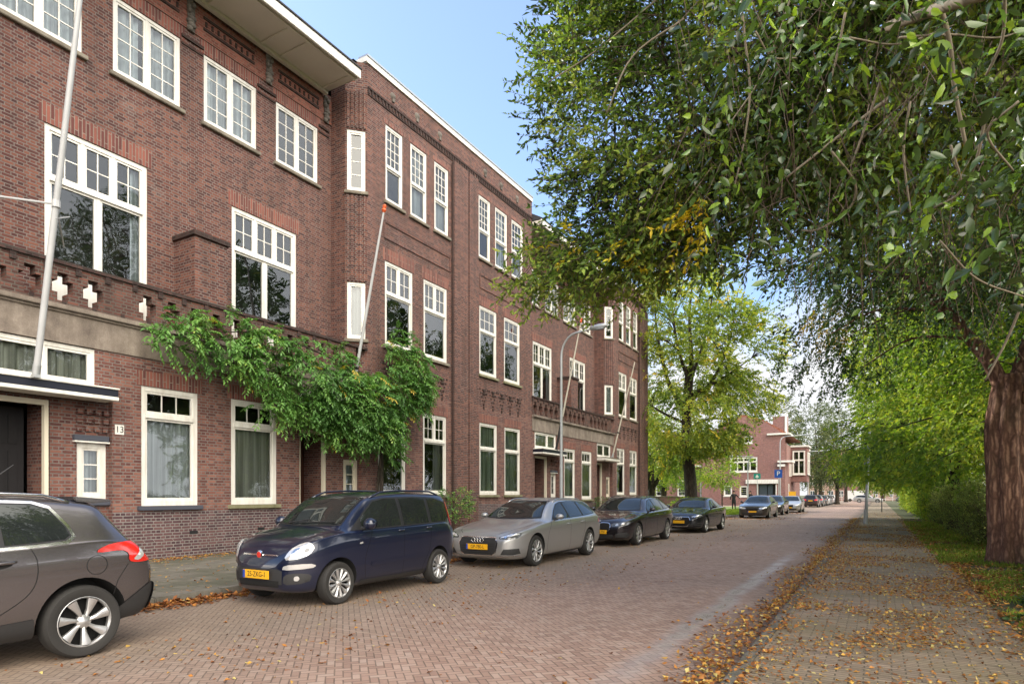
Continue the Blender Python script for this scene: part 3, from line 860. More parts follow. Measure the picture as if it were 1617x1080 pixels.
    porch(12.10, 14.55, 12.15, 13.2, 13.9, 14.5, 'door_brown', 3.38, 3.62, 12.1, 14.35, False)
    # ---------------- windows
    for (a0, a1, z0, z1), cu_ in zip(gR, (('curtain', .02, .98, .74), ('curtain_warm', .02, .98, .74))):
        window(root, PG, U, N, a0, a1, z0, z1, GRW, curtain=cu_, sill='sill_blue' if a0 < 9 else 'sill_moss', lintel=.32, fw=.10)
    for i, (a0, a1, z0, z1) in enumerate(gA):
        window(root, PG, U, N, a0, a1, z0, z1, AGR, curtain=('curtain_pale', .03, .97, .97), sill='sill_moss', lintel=.34)
    for i, (a0, a1, z0, z1) in enumerate(gB):
        window(root, PG, U, N, a0, a1, z0, z1, BGR, curtain=[('curtain_warm', .62, .95, .64)] if i else None, sill='stone', lintel=.34)
    for i, (a0, a1, z0, z1) in enumerate(mA):
        window(root, PG, U, N, a0, a1, z0, z1, AMID, curtain=[('curtain', .05, .95, .98)] if False else None, sill='sill_moss', lintel=.40)
    for i, (a0, a1, z0, z1) in enumerate(mB):
        window(root, PG, U, N, a0, a1, z0, z1, BMID, sill='stone', lintel=.40)
    for i, (a0, a1, z0, z1) in enumerate(tA + tB):
        window(root, PG, U, N, a0, a1, z0, z1, SASH, curtain=[[('curtain_top', .0, .3, .98)], [('curtain_top', .0, 1, .98)], [('curtain_top', .7, 1, .98)]][i % 3] if i != 5 else [('curtain_top', 0, 1, .6)], sill='stone', lintel=.16, fw=.075)
    for i, (a0, a1, z0, z1) in enumerate(tR):
        cu_ = {0: [('curtain_top', .0, 1, .98)], 1: [('curtain_top', .0, .42, .98), ('curtain_top', .55, 1, .98)], 2: [('curtain_top', 0, 1, .98)], 3: [('curtain_warm', .0, .2, .97)]}[i]
        window(root, PR, U, N, a0, a1, z0, z1, TOPR, curtain=cu_, sill='stone', lintel=.34, fw=.075)
    for i, (a0, a1, z0, z1) in enumerate(mR):
        window(root, PR, U, N, a0, a1, z0, z1, MIDR, curtain=[('curtain_top', .02, .12, .98), ('curtain_top', .86, .98, .98)] if i == 0 else [('curtain_top', .02, .1, .98)], sill=None, lintel=.42, fw=.10)
        q = MB()
        q.obox(PR, U, N, a0 + .12, a1 - .12, -.03, .03, z0 + .02, z0 + .75)
        q.build('door_panel', M['white'], root)
    window(root, cP, cu, cn, *chT, [(0, 1, [(1, 1, 4)])], sill='stone', lintel=0, fw=.07, margin=.0, back=.34)
    window(root, cP, cu, cn, *chM, [(0, 1, [(1, 1, 1)])], curtain=('frosted', .02, .98, .97), sill='stone', lintel=0, fw=.07, margin=.0, back=.34)
    # ---------------- brick relief: reeds on the facet, string courses, dentils, panels
    for z0, z1 in ((8.08, 10.72), (12.80, 13.95)):
        mb = MB()
        for i in range(5):
            c = .08 + i * (CW - .16) / 4
            mb.obox(cP, cu, cn, c - .032, c + .032, .002, .045, z0, z1)
        mb.build('reeded_brick', M['brick'], root)
    for a, b in ((Y0, YA - .02), (YB + .01, YE)):
        mb = MB()
        mb.box(XG + .002, XG + .05, y + a, y + b, 14.09, 14.15)
        mb.box(XG + .002, XG + .028, y + a, y + b, 13.90, 13.94)
        n_ = int((b - a) / .16)
        for i in range(n_):
            mb.box(XG + .002, XG + .04, y + a + i * .16, y + a + i * .16 + .08, 13.945, 14.085)
        mb.build('dentil_course', M['brick_dark'], root)
    for a, b in ((YA - 4.4, YA - .75), (YB + .75, YB + 4.4)):   # sunk-panel frames between the top and middle windows
        mb = MB()
        for z0, z1 in ((9.72, 10.28),):
            mb.box(XG + .002, XG + .03, y + a, y + b, z1 - .05, z1); mb.box(XG + .002, XG + .03, y + a, y + b, z0, z0 + .05)
            mb.box(XG + .002, XG + .03, y + a, y + a + .05, z0 + .05, z1 - .05); mb.box(XG + .002, XG + .03, y + b - .05, y + b, z0 + .05, z1 - .05)
        mb.build('panel_moulding', M['brick'], root)
    for a, b in ((-.1, 3.4), (15.4, 19.0)):   # zigzag of dark headers and small studs under the middle windows
        mb = MB()
        nzz = 5
        st = (b - a) / nzz
        for i in range(nzz):
            c = a + (i + .5) * st
            for s in range(5):
                for sg in (-1, 1):
                    yy = c + sg * (s * st / 10)
                    mb.box(XG + .002, XG + .022, y + yy - .035, y + yy + .035, 5.08 + s * .15, 5.14 + s * .15)
            mb.box(XG + .002, XG + .045, y + c - .10, y + c + .10, 5.52, 5.58); mb.box(XG + .002, XG + .045, y + c - .10, y + c + .10, 5.66, 5.72)
            mb.box(XG + .002, XG + .04, y + c - .035, y + c + .035, 5.585, 5.655)
            mb.box(XG + .002, XG + .03, y + c - .03, y + c + .03, 4.92, 5.03)
        mb.build('brick_zigzag', M['brick_dark'], root)
    # pilaster at the party wall
    mb = MB()
    mb.box(XG, XG + .11, y + 19.28, y + 20.20, ZP - .1, 13.88); mb.box(XG, XG + .11, y + 20.28, y + YE + .012, ZP - .1, 13.88)
    mb.build('pilaster', M['brick'], root)
    mb = MB(); mb.box(XG + .01, XG + .03, y + 20.20, y + 20.28, ZP, 13.88)
    mb.build('pilaster_groove', M['brick_dark'], root)
    mb = MB(); mb.tube([(XG + .06, y + 19.24, ZP), (XG + .06, y + 19.24, 13.8)], .035, 8)
    mb.build('downpipe', M['brick_dark'], root, smooth=True)
    # small plaques on the parapet
    for a in (15.95, 17.2, 18.5, .35, 1.6, 2.95):
        mb = MB()
        mb.lathe([(0.0, .075), (.06, .07), (.10, .04), (.125, .002)], (XG, y + a, 14.48), 'x', 10)
        mb.box(XG + .002, XG + .05, y + a - .05, y + a + .05, 14.28, 14.42)
        mb.build('parapet_plaque', M['carved'], root, smooth=True)
    # parapet coping with zinc top
    xs = XG + .05
    for a, b in ((Y0, YA), (YB - .05, YE)):
        mb = MB(); mb.box(XG - .25, xs, y + a, y + b, 14.86, 15.04)
        if a > 5: mb.box(XR - .2, XG + .05, y + YB - .09, y + YB - .052, 14.88, 15.03)
        c_ = mb.build('parapet_coping', M['white'], root)
        mb = MB(); mb.box(XG - .3, xs + .03, y + a - (.03 if a > 5 else 0), y + b, 15.043, 15.10)
        mb.build('coping_cap', M['zinc'], c_)
    # eaves over the recessed part
    e0, e1 = YA + .01, YB - .82
    xf = -13.2
    mb = MB()
    mb.box(XR, xf - .06, y + e0, y + e1, 13.82, 13.98)
    ea = mb.build('eaves_soffit', M['soffit'], root)
    mb = MB()
    mb.box(xf - .055, xf, y + e0, y + e1 + .02, 13.76, 14.02)
    mb.box(XR, xf - .057, y + e1, y + e1 + .02, 13.80, 14.0)
    mb.build('eaves_fascia', M['white'], ea, bevel=.01)
    mb = MB()
    mb.box(XR + .12, XR + .24, y + e0, y + e1, 13.72, 13.815)
    mb.box(xf - .26, xf - .16, y + e0, y + e1, 13.77, 13.815)
    for c in [4.9 + 2.2 * i for i in range(5)]:
        for dd in (0, .62):
            if c + dd + .08 < e1: mb.box(XR + .245, xf - .265, y + c + dd, y + c + dd + .08, 13.775, 13.815)
    mb.build('soffit_moulding', M['soffit'], ea)
    mb = MB()
    mb.prism([(XR + .1, 14.0), (xf + .035, 14.025), (xf + .035, 14.065), (XR - 1.2, 15.6), (XR - 1.2, 14.0)], y + e0, y + e1 + .03, 'y')
    mb.build('eaves_roof', M['roof_dark'], ea)
    # frieze under the eaves: red brick, carved brackets, dark string course
    mb = MB()
    mb.box(XR + .003, XR + .03, y + YA + .03, y + YB - .48, 12.99, 13.72)
    fz = mb.build('frieze', M['brick_red'], root)
    mb = MB()
    for a, b in ((7.45, 9.45), (9.8, 11.6), (12.1, 13.9), (5.2, 7.1)):
        mb.box(XR + .032, XR + .06, y + a + .15, y + b - .15, 13.50, 13.56)
        mb.box(XR + .032, XR + .06, y + a + .15, y + b - .15, 13.22, 13.28)
        for s in range(9):
            mb.box(XR + .032, XR + .055, y + a + .2 + s * (b - a - .42) / 8, y + a + .25 + s * (b - a - .42) / 8, 13.33, 13.45)
    for a, b in ((7.15, 7.78), (9.36, 9.98), (11.55, 12.2), (4.5, 5.57), (13.75, 14.2)):
        mb.box(XR + .003, XR + .05, y + a + .02, y + b - .02, 12.72, 12.79)
        mb.box(XR + .003, XR + .03, y + a + .02, y + b - .02, 12.55, 12.60)
    mb.build('frieze_string_course', M['brick_dark'], fz)
    for c in (7.42, 9.61, 11.93, 14.05, 5.2):
        mb = MB(); rr = random.Random(3)
        for s in range(9):
            mb.ball((XR + .06 + .02 * (s % 2), y + c + rr.uniform(-.07, .07), 13.02 + s * .085), .07, .085 + .035 * math.sin(s * .8), .07, 8, 6)
        mb.box(XR + .032, XR + .07, y + c - .09, y + c + .09, 12.96, 13.7)
        mb.build('carved_bracket', M['carved'], fz, smooth=True, sharp=50)
    # ---------------- balcony: stucco band, moulding, pierced brick parapet
    mb = MB()
    mb.box(XG - .05, XG + .03, y + YA, y + YB - .1, 4.445, 5.02)
    mb.build('stucco_band', M['stucco'], root)
    mb = MB()
    mb.box(XG - .1, XG + .075, y + YA, y + YB - .08, 5.023, 5.07)
    mb.box(XG - .1, XG + .13, y + YA, y + YB - .06, 5.073, 5.17)
    mb.build('balcony_moulding', M['stucco'], root, bevel=.012)
    mb = MB(); mb.box(XR - .05, XG - .12, y + YA, y + YB - .5, 4.95, 5.10)
    mb.build('balcony_floor', M['stucco'], root)
    mb = MB()
    cw, ch, x0, x1 = .0915, .0775, XG - .19, XG + .03
    pat = ["...##...", "..#..#..", "...##...", ]
    holerows = {1: (3, 1), 2: (2.0, 2), 3: (1.5, 3), 4: (1.5, 3), 5: (2.0, 2), 6: (3, 1)}
    nc = int((YB - .5 - YA) / cw); nr = 10
    solid = np.ones((nc, nr), bool)
    hw = {1: .5, 2: .5, 3: 1.5, 4: 1.5, 5: 1.5, 6: .5, 7: .5}
    for c in range(nc):
        for r in range(nr):
            if r in hw:
                # staggered stepped lozenges, six bricks apart
                cc = c % 6
                if abs(cc + .5 - 3) < hw[r] + .01: solid[c, r] = False
    for c in range(nc):
        if (c // 6) % 6 == 5: solid[c, :] = True
    zb = 5.172
    for c in range(nc):
        ya, yb = y + YA + c * cw, y + YA + (c + 1) * cw
        for r in range(nr):
            if not solid[c, r]: continue
            za, zc = zb + r * ch, zb + (r + 1) * ch
            mb.quad((x1, ya, za), (x1, yb, za), (x1, yb, zc), (x1, ya, zc))
            mb.quad((x0, ya, zc), (x0, yb, zc), (x0, yb, za), (x0, ya, za))
            if c == 0 or not solid[c - 1, r]: mb.quad((x0, ya, za), (x1, ya, za), (x1, ya, zc), (x0, ya, zc))
            if c == nc - 1 or not solid[c + 1, r]: mb.quad((x1, yb, za), (x0, yb, za), (x0, yb, zc), (x1, yb, zc))
            if r == 0 or not solid[c, r - 1]: mb.quad((x0, ya, za), (x0, yb, za), (x1, yb, za), (x1, ya, za))
            if r == nr - 1 or not solid[c, r + 1]: mb.quad((x0, ya, zc), (x1, ya, zc), (x1, yb, zc), (x0, yb, zc))
    bp = mb.build('balcony_parapet', M['brick_mossy'], root)
    mb = MB()
    mb.box(XG - .23, XG + .075, y + YA, y + YB - .06, zb + nr * ch + .002, zb + nr * ch + .075)
    for c in range(0, nc, 6):   # brick noses under the coping
        mb.box(XG + .032, XG + .065, y + YA + c * cw - .05, y + YA + c * cw + .05, zb + nr * ch - .14, zb + nr * ch - .01)
        mb.box(XG + .032, XG + .055, y + YA + c * cw + .26, y + YA + c * cw + .33, 5.19, 5.27)
    mb.build('parapet_cap', M['brick_dark'], bp)
    mb = MB(); mb.box(XR, XG - .25, y + 9.2, y + 10.05, 5.10, 7.62)
    bl = mb.build('balcony_divider', M['brick'], root)
    mb = MB(); mb.box(XR, XG - .19, y + 9.14, y + 10.11, 7.622, 7.74)
    mb.build('divider_cap', M['brick_dark'], bl, bevel=.01)
    # ---------------- back, roof and gable ends
    mb = MB()
    mb.box(XG - 12, XR - 1.3, y + Y0, y + YE, 0, 14.83)
    for a, b in ((Y0, YA), (YB - .4, YE)): mb.quad((XG - .2, y + a, 14.84), (XG - .2, y + b, 14.84), (XG - 3, y + b, 14.84), (XG - 3, y + a, 14.84))
    mb.build('rear_block', M['roof_dark'], root)
    if k == 1:
        mb = MB(); mb.box(XG - 11.9, XG - .004, y + YE - .2, y + YE + .008, 0, 14.85)
        mb.build('gable_wall', M['brick'], root)
    if k == 0:
        mb = MB(); mb.box(XG - 11.9, XG - .004, y + Y0 - .008, y + Y0 + .03, 0, 14.85)
        mb.build('gable_wall', M['brick'], root)
    # ---------------- number plate
    mb = MB(); mb.box(XG + .001, XG + .014, y + 7.255, y + 7.435, 2.755, 2.955)
    npl = mb.build('house_number_plate', M['white'], root)
    if door_no:
        text_mesh('house_number', door_no, .19, M['ink'], None, Matrix.Translation((XG + .016, y + 7.345, 2.853)) @ Matrix(((0, 0, 1, 0), (1, 0, 0, 0), (0, 1, 0, 0), (0, 0, 0, 1))), .0015, sx=.92)
        t = ALLOBJ[-1]; t.parent = npl
        o = origin_of(npl); t.data.transform(Matrix.Translation((-o.x, -o.y, -o.z)))
    return root

make_house(0, 'brick row house in the foreground with house number 13 and a wisteria over its balcony', '13')
make_house(1, 'farther brick row house behind the street lamp, with two leaning flagpoles and no creeper', None)

# ------------------------------------------------------------------ flagpoles
def flagpole(base, top, r, label, tip, mat='pole', bracket=True, stay=False, dark=0):
    root = empty('flagpole', base, 0, label, 'flagpole', 'flagpoles leaning out over the porches')
    b, t = Vector(base), Vector(top)
    mb = MB(); mb.tube([b, b.lerp(t, .3), b.lerp(t, .7), t], [r, r, r * .85, r * .6], 12)
    mb.build('pole', M[mat], root, smooth=True)
    mb = MB(); mb.tube([b - (t - b).normalized() * .05, b + (t - b).normalized() * (.14 if not dark else dark)], r * 1.22, 12)
    mb.box(b.x - .10, b.x + .06, b.y - .05, b.y + .05, b.z - .09, b.z - .04)
    mb.build('foot_socket', M['black' if dark else 'galv'], root, smooth=True)
    if tip:
        d = (t - b).normalized()
        mb = MB(); mb.tube([t - d * .02, t + d * .05, t + d * .09, t + d * .16, t + d * .2], [r * .7, r * 1.5, r * .9, r * 1.3, r * .3], 10)
        mb.build('finial', M[tip], root, smooth=True)
    if stay:
        mb = MB()
        s = b.lerp(t, stay)
        mb.tube([s, (XG - .0, s.y - 1.6, s.z + .02)], .018, 6); mb.tube([s, (XG + .02, s.y + .75, s.z - .23)], .013, 6)
        mb.tube([s + Vector((0, 0, -.25)), (s.x - .3, s.y + .35, s.z - .02)], .01, 6)
        mb.tube([s + Vector((0, 0, -.06)), s + Vector((0, 0, .06))], r * 1.25, 10)
        mb.build('stay_rod', M['pole'], root, smooth=True)
    else:
        mb = MB(); s = b.lerp(t, .25)
        mb.tube([s, (XG + .03, s.y, s.z - .05)], .014, 6)
        mb.tube([s - (t - b).normalized() * .04, s + (t - b).normalized() * .04], r * 1.2, 10)
        mb.build('stay_rod', M['black'], root, smooth=True)
    return root
flagpole((-13.02, 5.55, 3.68), (-11.28, 5.55, 10.8), .054, 'thick pale grey flagpole above the door of number 13, leaning over the balcony', 'pole', 'pole', stay=.40)
flagpole((-13.22, 13.45, 3.70), (-11.88, 13.45, 9.35), .045, 'white flagpole with an orange tip rising out of the wisteria', 'orange', 'pole')
flagpole((-13.22, 5.9 + 21.2, 3.70), (-11.95, 5.9 + 21.2, 9.5), .045, 'weathered flagpole with a red tip crossing behind the curved street lamp', 'orange', 'pole_wood', dark=1.2)
flagpole((-13.22, 13.3 + 21.2, 3.75), (-11.9, 13.3 + 21.2, 9.0), .045, 'bare leaning flagpole above the last porch of the row, no coloured tip', None, 'pole_wood')
# ------------------------------------------------------------------ vegetation
def nrm(a): return a / (np.linalg.norm(a, axis=-1, keepdims=True) + 1e-9)

def leaf_arrays(P, A, N, L, Wd, val, lod=0, fold=0.18, droop=0.12):
    n = len(P)
    A = nrm(A); S = nrm(np.cross(A, N)); N = np.cross(S, A)
    L = np.broadcast_to(L, n)[:, None]; Wd = np.broadcast_to(Wd, n)[:, None]
    up = N * (Wd * fold)
    if lod == 0:
        b = P; t = P + A * L - N * (L * droop)
        l = P + A * (L * .45) + S * Wd * .5 + up; r = P + A * (L * .45) - S * Wd * .5 + up
        V = np.stack([b, r, t, l], 1).reshape(-1, 3)
        i = np.arange(n)[:, None] * 4
        F = np.concatenate([i + np.array([[0, 1, 2]]), i + np.array([[0, 2, 3]])], 0)
        return V, F, np.concatenate([val, val])
    b = P; m1 = P + A * L * .33; m2 = P + A * L * .68 - N * L * droop * .35; t = P + A * L - N * L * droop
    def side(f, w, sg, dd): return P + A * L * f + S * Wd * w * sg + up * (w * 2) - N * L * dd
    l1, l2 = side(.25, .42, 1, 0), side(.60, .46, 1, droop * .3)
    r1, r2 = side(.25, .42, -1, 0), side(.60, .46, -1, droop * .3)
    V = np.stack([b, r1, r2, t, l2, l1, m1, m2], 1).reshape(-1, 3)
    i = np.arange(n)[:, None] * 8
    tri = [(0, 1, 6), (1, 2, 7), (1, 7, 6), (2, 3, 7), (0, 6, 5), (6, 7, 4), (6, 4, 5), (7, 3, 4)]
    F = np.concatenate([i + np.array([k]) for k in tri], 0)
    return V, F, np.concatenate([val] * 8)

def in_ell(p, E):
    q = (p[:, None, :] - E[None, :, :3]) / E[None, :, 3:6]
    return (q ** 2).sum(-1).min(1)

def sample_crown(E, n, rng, shell=0.35, noise_scale=0.55, thr=0.0):
    """points in a union of ellipsoids, more of them near its surface, thinned out by a noise field so that clumps and gaps appear"""
    E = np.asarray(E, float)
    out = []
    tot = 0
    vol = E[:, 3] * E[:, 4] * E[:, 5]; pr = vol / vol.sum()
    while tot < n:
        k = rng.choice(len(E), 4000, p=pr)
        d = nrm(rng.normal(size=(4000, 3)))
        r = rng.random(4000) ** (1 / 3)
        r = np.where(rng.random(4000) < shell, 0.78 + 0.22 * rng.random(4000), r)
        p = E[k, :3] + d * r[:, None] * E[k, 3:6]
        nz = np.array([mnoise.noise(Vector(q * noise_scale)) for q in p])
        keep = nz > thr - 0.25 * rng.random(4000)
        out.append(p[keep]); tot += keep.sum()
    return np.concatenate(out)[:n]

def sprays(C, D, nleaf, tw, L, Wd, rng, base=None, droop=0.25, upn=0.6, lod=0, vspread=0.22, jitter=0.35):
    """a twig of length tw from each point C along D, set with leaves on alternate sides"""
    n = len(C)
    D = nrm(D)
    t = (np.arange(nleaf) + .5) / nleaf
    tt = np.clip(t[None, :] + rng.normal(0, .04, (n, nleaf)), 0.02, 1)
    twl = np.broadcast_to(tw, n)[:, None]
    P = C[:, None, :] + D[:, None, :] * (tt * twl)[..., None]
    P[..., 2] -= droop * twl * tt ** 2
    side = nrm(np.cross(D, np.array([0, 0, 1.0]) + rng.normal(0, .3, (n, 3))))
    sg = np.where(np.arange(nleaf) % 2 == 0, 1.0, -1.0)
    A = D[:, None, :] * 0.75 + side[:, None, :] * sg[None, :, None] * 0.8 + rng.normal(0, jitter, (n, nleaf, 3))
    A[..., 2] -= droop * .9
    N = rng.normal(0, 1 - upn, (n, nleaf, 3)); N[..., 2] += upn
    if base is None: base = rng.random(n) * .6
    v = np.clip(base[:, None] + rng.normal(0, 1, (n, nleaf)) * vspread, 0, np.where(base > .98, 1, .895)[:, None])
    ls = L * (0.45 + 0.95 * rng.random((n, nleaf))); ws = Wd * (0.7 + .5 * rng.random((n, nleaf)))
    return leaf_arrays(P.reshape(-1, 3), A.reshape(-1, 3), N.reshape(-1, 3), ls.ravel(), ws.ravel(), v.ravel(), lod)

def twig_lines(P0, P1, r, sag=0.0):
    """many thin three-sided sticks in one go"""
    d = nrm(P1 - P0); a = nrm(np.cross(d, np.array([.2, .3, .93]))); b = np.cross(d, a)
    r = np.broadcast_to(r, len(P0))[:, None]
    ring = [(1, 0), (-.5, .87), (-.5, -.87)]
    V = np.stack([P0 + a * (c * r) + b * (s * r) for c, s in ring] + [P1 + a * (c * r * .45) + b * (s * r * .45) for c, s in ring], 1).reshape(-1, 3)
    i = np.arange(len(P0))[:, None] * 6
    F = np.concatenate([i + np.array([[k, (k + 1) % 3, 3 + (k + 1) % 3, 3 + k]]) for k in range(3)], 0)
    return V, F

def merge(parts):
    Vs, Fs, vs = [], [], []; o = 0
    for V, F, v in parts:
        Vs.append(V); Fs.append(F + o); vs.append(v); o += len(V)
    return np.concatenate(Vs), np.concatenate(Fs), np.concatenate(vs)

def curve_pts(pts, n=10):
    """Catmull-Rom through pts"""
    P = [Vector(p) for p in pts]; P = [P[0] * 2 - P[1]] + P + [P[-1] * 2 - P[-2]]
    out = []
    for i in range(1, len(P) - 2):
        for k in range(n):
            t = k / n
            a, b, c, d = P[i - 1], P[i], P[i + 1], P[i + 2]
            out.append(0.5 * ((2 * b) + (c - a) * t + (2 * a - 5 * b + 4 * c - d) * t * t + (3 * b - a - 3 * c + d) * t ** 3))
    out.append(P[-2])
    return out

def lerp_list(a, n):
    x = np.linspace(0, len(a) - 1, n)
    return list(np.interp(x, np.arange(len(a)), a))

def bark_lobes(seed, amp=0.07):
    rr = random.Random(seed); ks = [(rr.randint(3, 13), rr.uniform(0, 6.28), rr.uniform(-3, 3)) for _ in range(6)]
    hi = [(rr.randint(15, 27), rr.uniform(0, 6.28), rr.uniform(3, 9)) for _ in range(3)]
    def f(w, t):
        v = 0
        if amp > .08:
            for k, ph, fz in hi: v += .55 * abs(math.sin(.5 * k * w + ph + 1.2 * math.sin(fz * 6 * t + ph + w))) - .3
        for k, ph, tw in ks: v += math.sin(k * w + ph + tw * t * 2)
        return 1 + amp * v / 2.4 + (0.35 * max(0, (0.10 - t) / 0.10) ** 1.5)
    return f

def tree(name, label, cat, base, trunk, tr, limbs, E, leafmat, nclump, nleaf, tw, L, Wd, seed, group=None, barkmat='bark_dark', branches=60, twigs=True,
         shell=.35, ns=.55, thr=0.0, base_bias=0.0, outward=.9, droop=.25, lod=0, yellow=0.0, ycl=None, twigmat='twig', upn=.6, nseg=14, hang=0.0, trunk_lobes=0.06):
    rng = np.random.default_rng(seed); rr = random.Random(seed)
    root = empty(name, base, 0, label, cat, group)
    mb = MB()
    tp = curve_pts(trunk, 16 if nseg > 30 else 8)
    mb.tube(tp, lerp_list(tr, len(tp)), nseg, lobes=bark_lobes(seed, trunk_lobes))
    mb.build('trunk', M[barkmat], root, smooth=True, sharp=180)
    allp = [(p, .06) for p in tp[len(tp) // 2:]]
    mb = MB()
    for lp, lr in limbs:
        cp = curve_pts(lp, 7)
        rad = lerp_list(lr, len(cp))
        mb.tube(cp, rad, 8)
        allp += [(p, r) for p, r in zip(cp[2:], rad[2:])]
    C = sample_crown(E, nclump, rng, shell, ns, thr)
    A = np.array([tuple(p) for p, r in allp])
    if branches:
        for q in C[rng.choice(len(C), min(branches, len(C)), replace=False)]:
            d = np.linalg.norm(A - q, axis=1) + np.maximum(0, A[:, 2] - q[2]) * .8
            k = int(d.argmin()); p = Vector(A[k]); q = Vector(q)
            m = p.lerp(q, .5) + Vector((rr.uniform(-.2, .2), rr.uniform(-.2, .2), (q - p).length * .14))
            ln = (q - p).length
            cp = curve_pts([p, m, q], 5)
            r0 = min(allp[k][1] * .8, .010 + .011 * ln)
            mb.tube(cp, lerp_list([r0, r0 * .3], len(cp)), 5, cap=False)
    if mb.v: mb.build('limbs', M[barkmat], root, smooth=True, sharp=180)
    Ec = np.asarray(E, float); ctr = (Ec[:, :3] * (Ec[:, 3] * Ec[:, 4] * Ec[:, 5])[:, None]).sum(0) / (Ec[:, 3] * Ec[:, 4] * Ec[:, 5]).sum()
    D = nrm(C - ctr) * outward + rng.normal(0, .55, C.shape); D[:, 2] -= hang
    nz = np.array([mnoise.noise(Vector(q * .8 + np.array([9, 3, 1]))) for q in C])
    b = np.clip(0.38 + base_bias + nz * (.85 if name == 'evergreen_tree' else .6), 0, .86)  # wider clump tones in the evergreen stand in for lit leaves and shaded interior
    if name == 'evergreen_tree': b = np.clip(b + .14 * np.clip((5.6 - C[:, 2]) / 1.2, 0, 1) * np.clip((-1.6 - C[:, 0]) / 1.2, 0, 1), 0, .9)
    if ycl:
        for q, rad in ycl:
            dq = np.linalg.norm(C - np.array(q), axis=1)
            b = np.where(dq < rad * (.6 + .5 * rng.random(len(C))), .99, b)
    if yellow:
        yz = np.array([mnoise.noise(Vector(q * 1.1 + np.array([31, 7, 5]))) for q in C])
        b = np.where(yz > 0.62 - yellow, 0.99, b)
    tws = tw * (0.6 + .7 * rng.random(len(C)))
    V, F, v = sprays(C, D, nleaf, tws, L, Wd, rng, b, droop, upn, lod, np.where(b > .98, .03, .2)[:, None])
    mesh_np('crown', V, F, M[leafmat], root, v)
    if twigs:
        Dn = nrm(D); e = C + Dn * tws[:, None]; e[:, 2] -= droop * tws * .9
        V, F = twig_lines(C - Dn * .25 * tws[:, None], e, .0045 if tw < .9 else .009)
        mesh_np('twigs', V, F, M[twigmat], root)
    return root, C

def PX(px, py, d):
    t = (px - 808.5) / 1000
    return (d * (t * .866 - .5), d * (t * .5 + .866), CAM_H + (781 - py) / 1000 * d)
# ---- the evergreen that hangs over path and road: its stem stands just outside the view
E1 = [(0.9, 8.6, 8.0, 4.2, 3.2, 3.0), (-1.9, 8.6, 7.3, 2.5, 2.1, 2.6), (-2.6, 8.2, 5.5, 1.25, 1.3, .9), (-3.7, 8.0, 4.62, .75, .9, .42), (-3.7, 8.0, 4.62, .75, .9, .42), (-3.7, 8.0, 4.62, .75, .9, .42), (-3.7, 8.0, 4.62, .75, .9, .42), (-3.0, 8.2, 4.62, .8, .9, .42), (-3.0, 8.2, 4.62, .8, .9, .42), (-3.0, 8.2, 4.62, .8, .9, .42), (-2.3, 8.3, 5.0, .8, .9, .5), (-2.3, 8.3, 5.0, .8, .9, .5), (-2.6, 8.2, 5.5, 1.25, 1.3, .9),  (-2.9, 8.3, 8.8, 1.4, 1.6, 2.0), (2.6, 7.4, 6.9, 3.4, 3.0, 2.4), (0.4, 8.8, 5.9, 2.3, 1.7, 1.3), (-1.4, 8.4, 5.2, 1.4, 1.2, .8)]
limbs1 = [([(3.9, 6.6, 3.4), (3.0, 7.2, 5.2), (1.0, 8.0, 6.6), (-1.5, 8.5, 7.2), (-3.3, 8.6, 7.4)], [.17, .13, .10, .06, .03]),
          ([(3.9, 6.6, 3.6), (2.6, 7.6, 5.0), (0.6, 8.6, 5.6), (-1.6, 8.5, 5.6), (-3.4, 8.2, 5.1)], [.14, .11, .08, .05, .02]),
          ([(3.9, 6.6, 3.9), (3.6, 8.0, 6.5), (2.0, 9.6, 8.4), (-.5, 9.2, 9.6)], [.16, .12, .08, .04]),
          ([(3.9, 6.6, 3.2), (3.4, 6.4, 5.0), (2.0, 6.2, 6.6), (.6, 6.4, 7.6)], [.12, .10, .06, .03]),
          ([(3.9, 6.6, 4.4), (3.2, 7.8, 7.8), (1.2, 8.6, 9.4), (-2.0, 8.6, 9.3)], [.13, .09, .06, .03])]
near_tree, C1 = tree('evergreen_tree', 'dark glossy evergreen tree overhanging the road and path, its leaves filling the upper right', 'tree', (3.9, 6.6, 0.03),
     [(3.9, 6.6, 0), (3.85, 6.6, 1.6), (3.9, 6.6, 3.4), (3.7, 6.9, 5.5), (3.2, 7.4, 7.6)], [.30, .25, .22, .16, .08], limbs1, E1, 'leaf_ever', 12500, 16, .50, .090, .040, 5,
     branches=260, shell=.34, ns=.6, thr=-.10, base_bias=.06, droop=.10, ycl=[(PX(1105, 335, 7.6), .28), (PX(1120, 352, 7.5), .2), (PX(985, 405, 7.9), .22), (PX(1010, 395, 7.8), .16), (PX(905, 390, 8.2), .18), (PX(1185, 60, 6.6), .16), (PX(1490, 330, 6.2), .22), (PX(1525, 160, 6.2), .2)], hang=-.1, outward=.7, upn=.45)

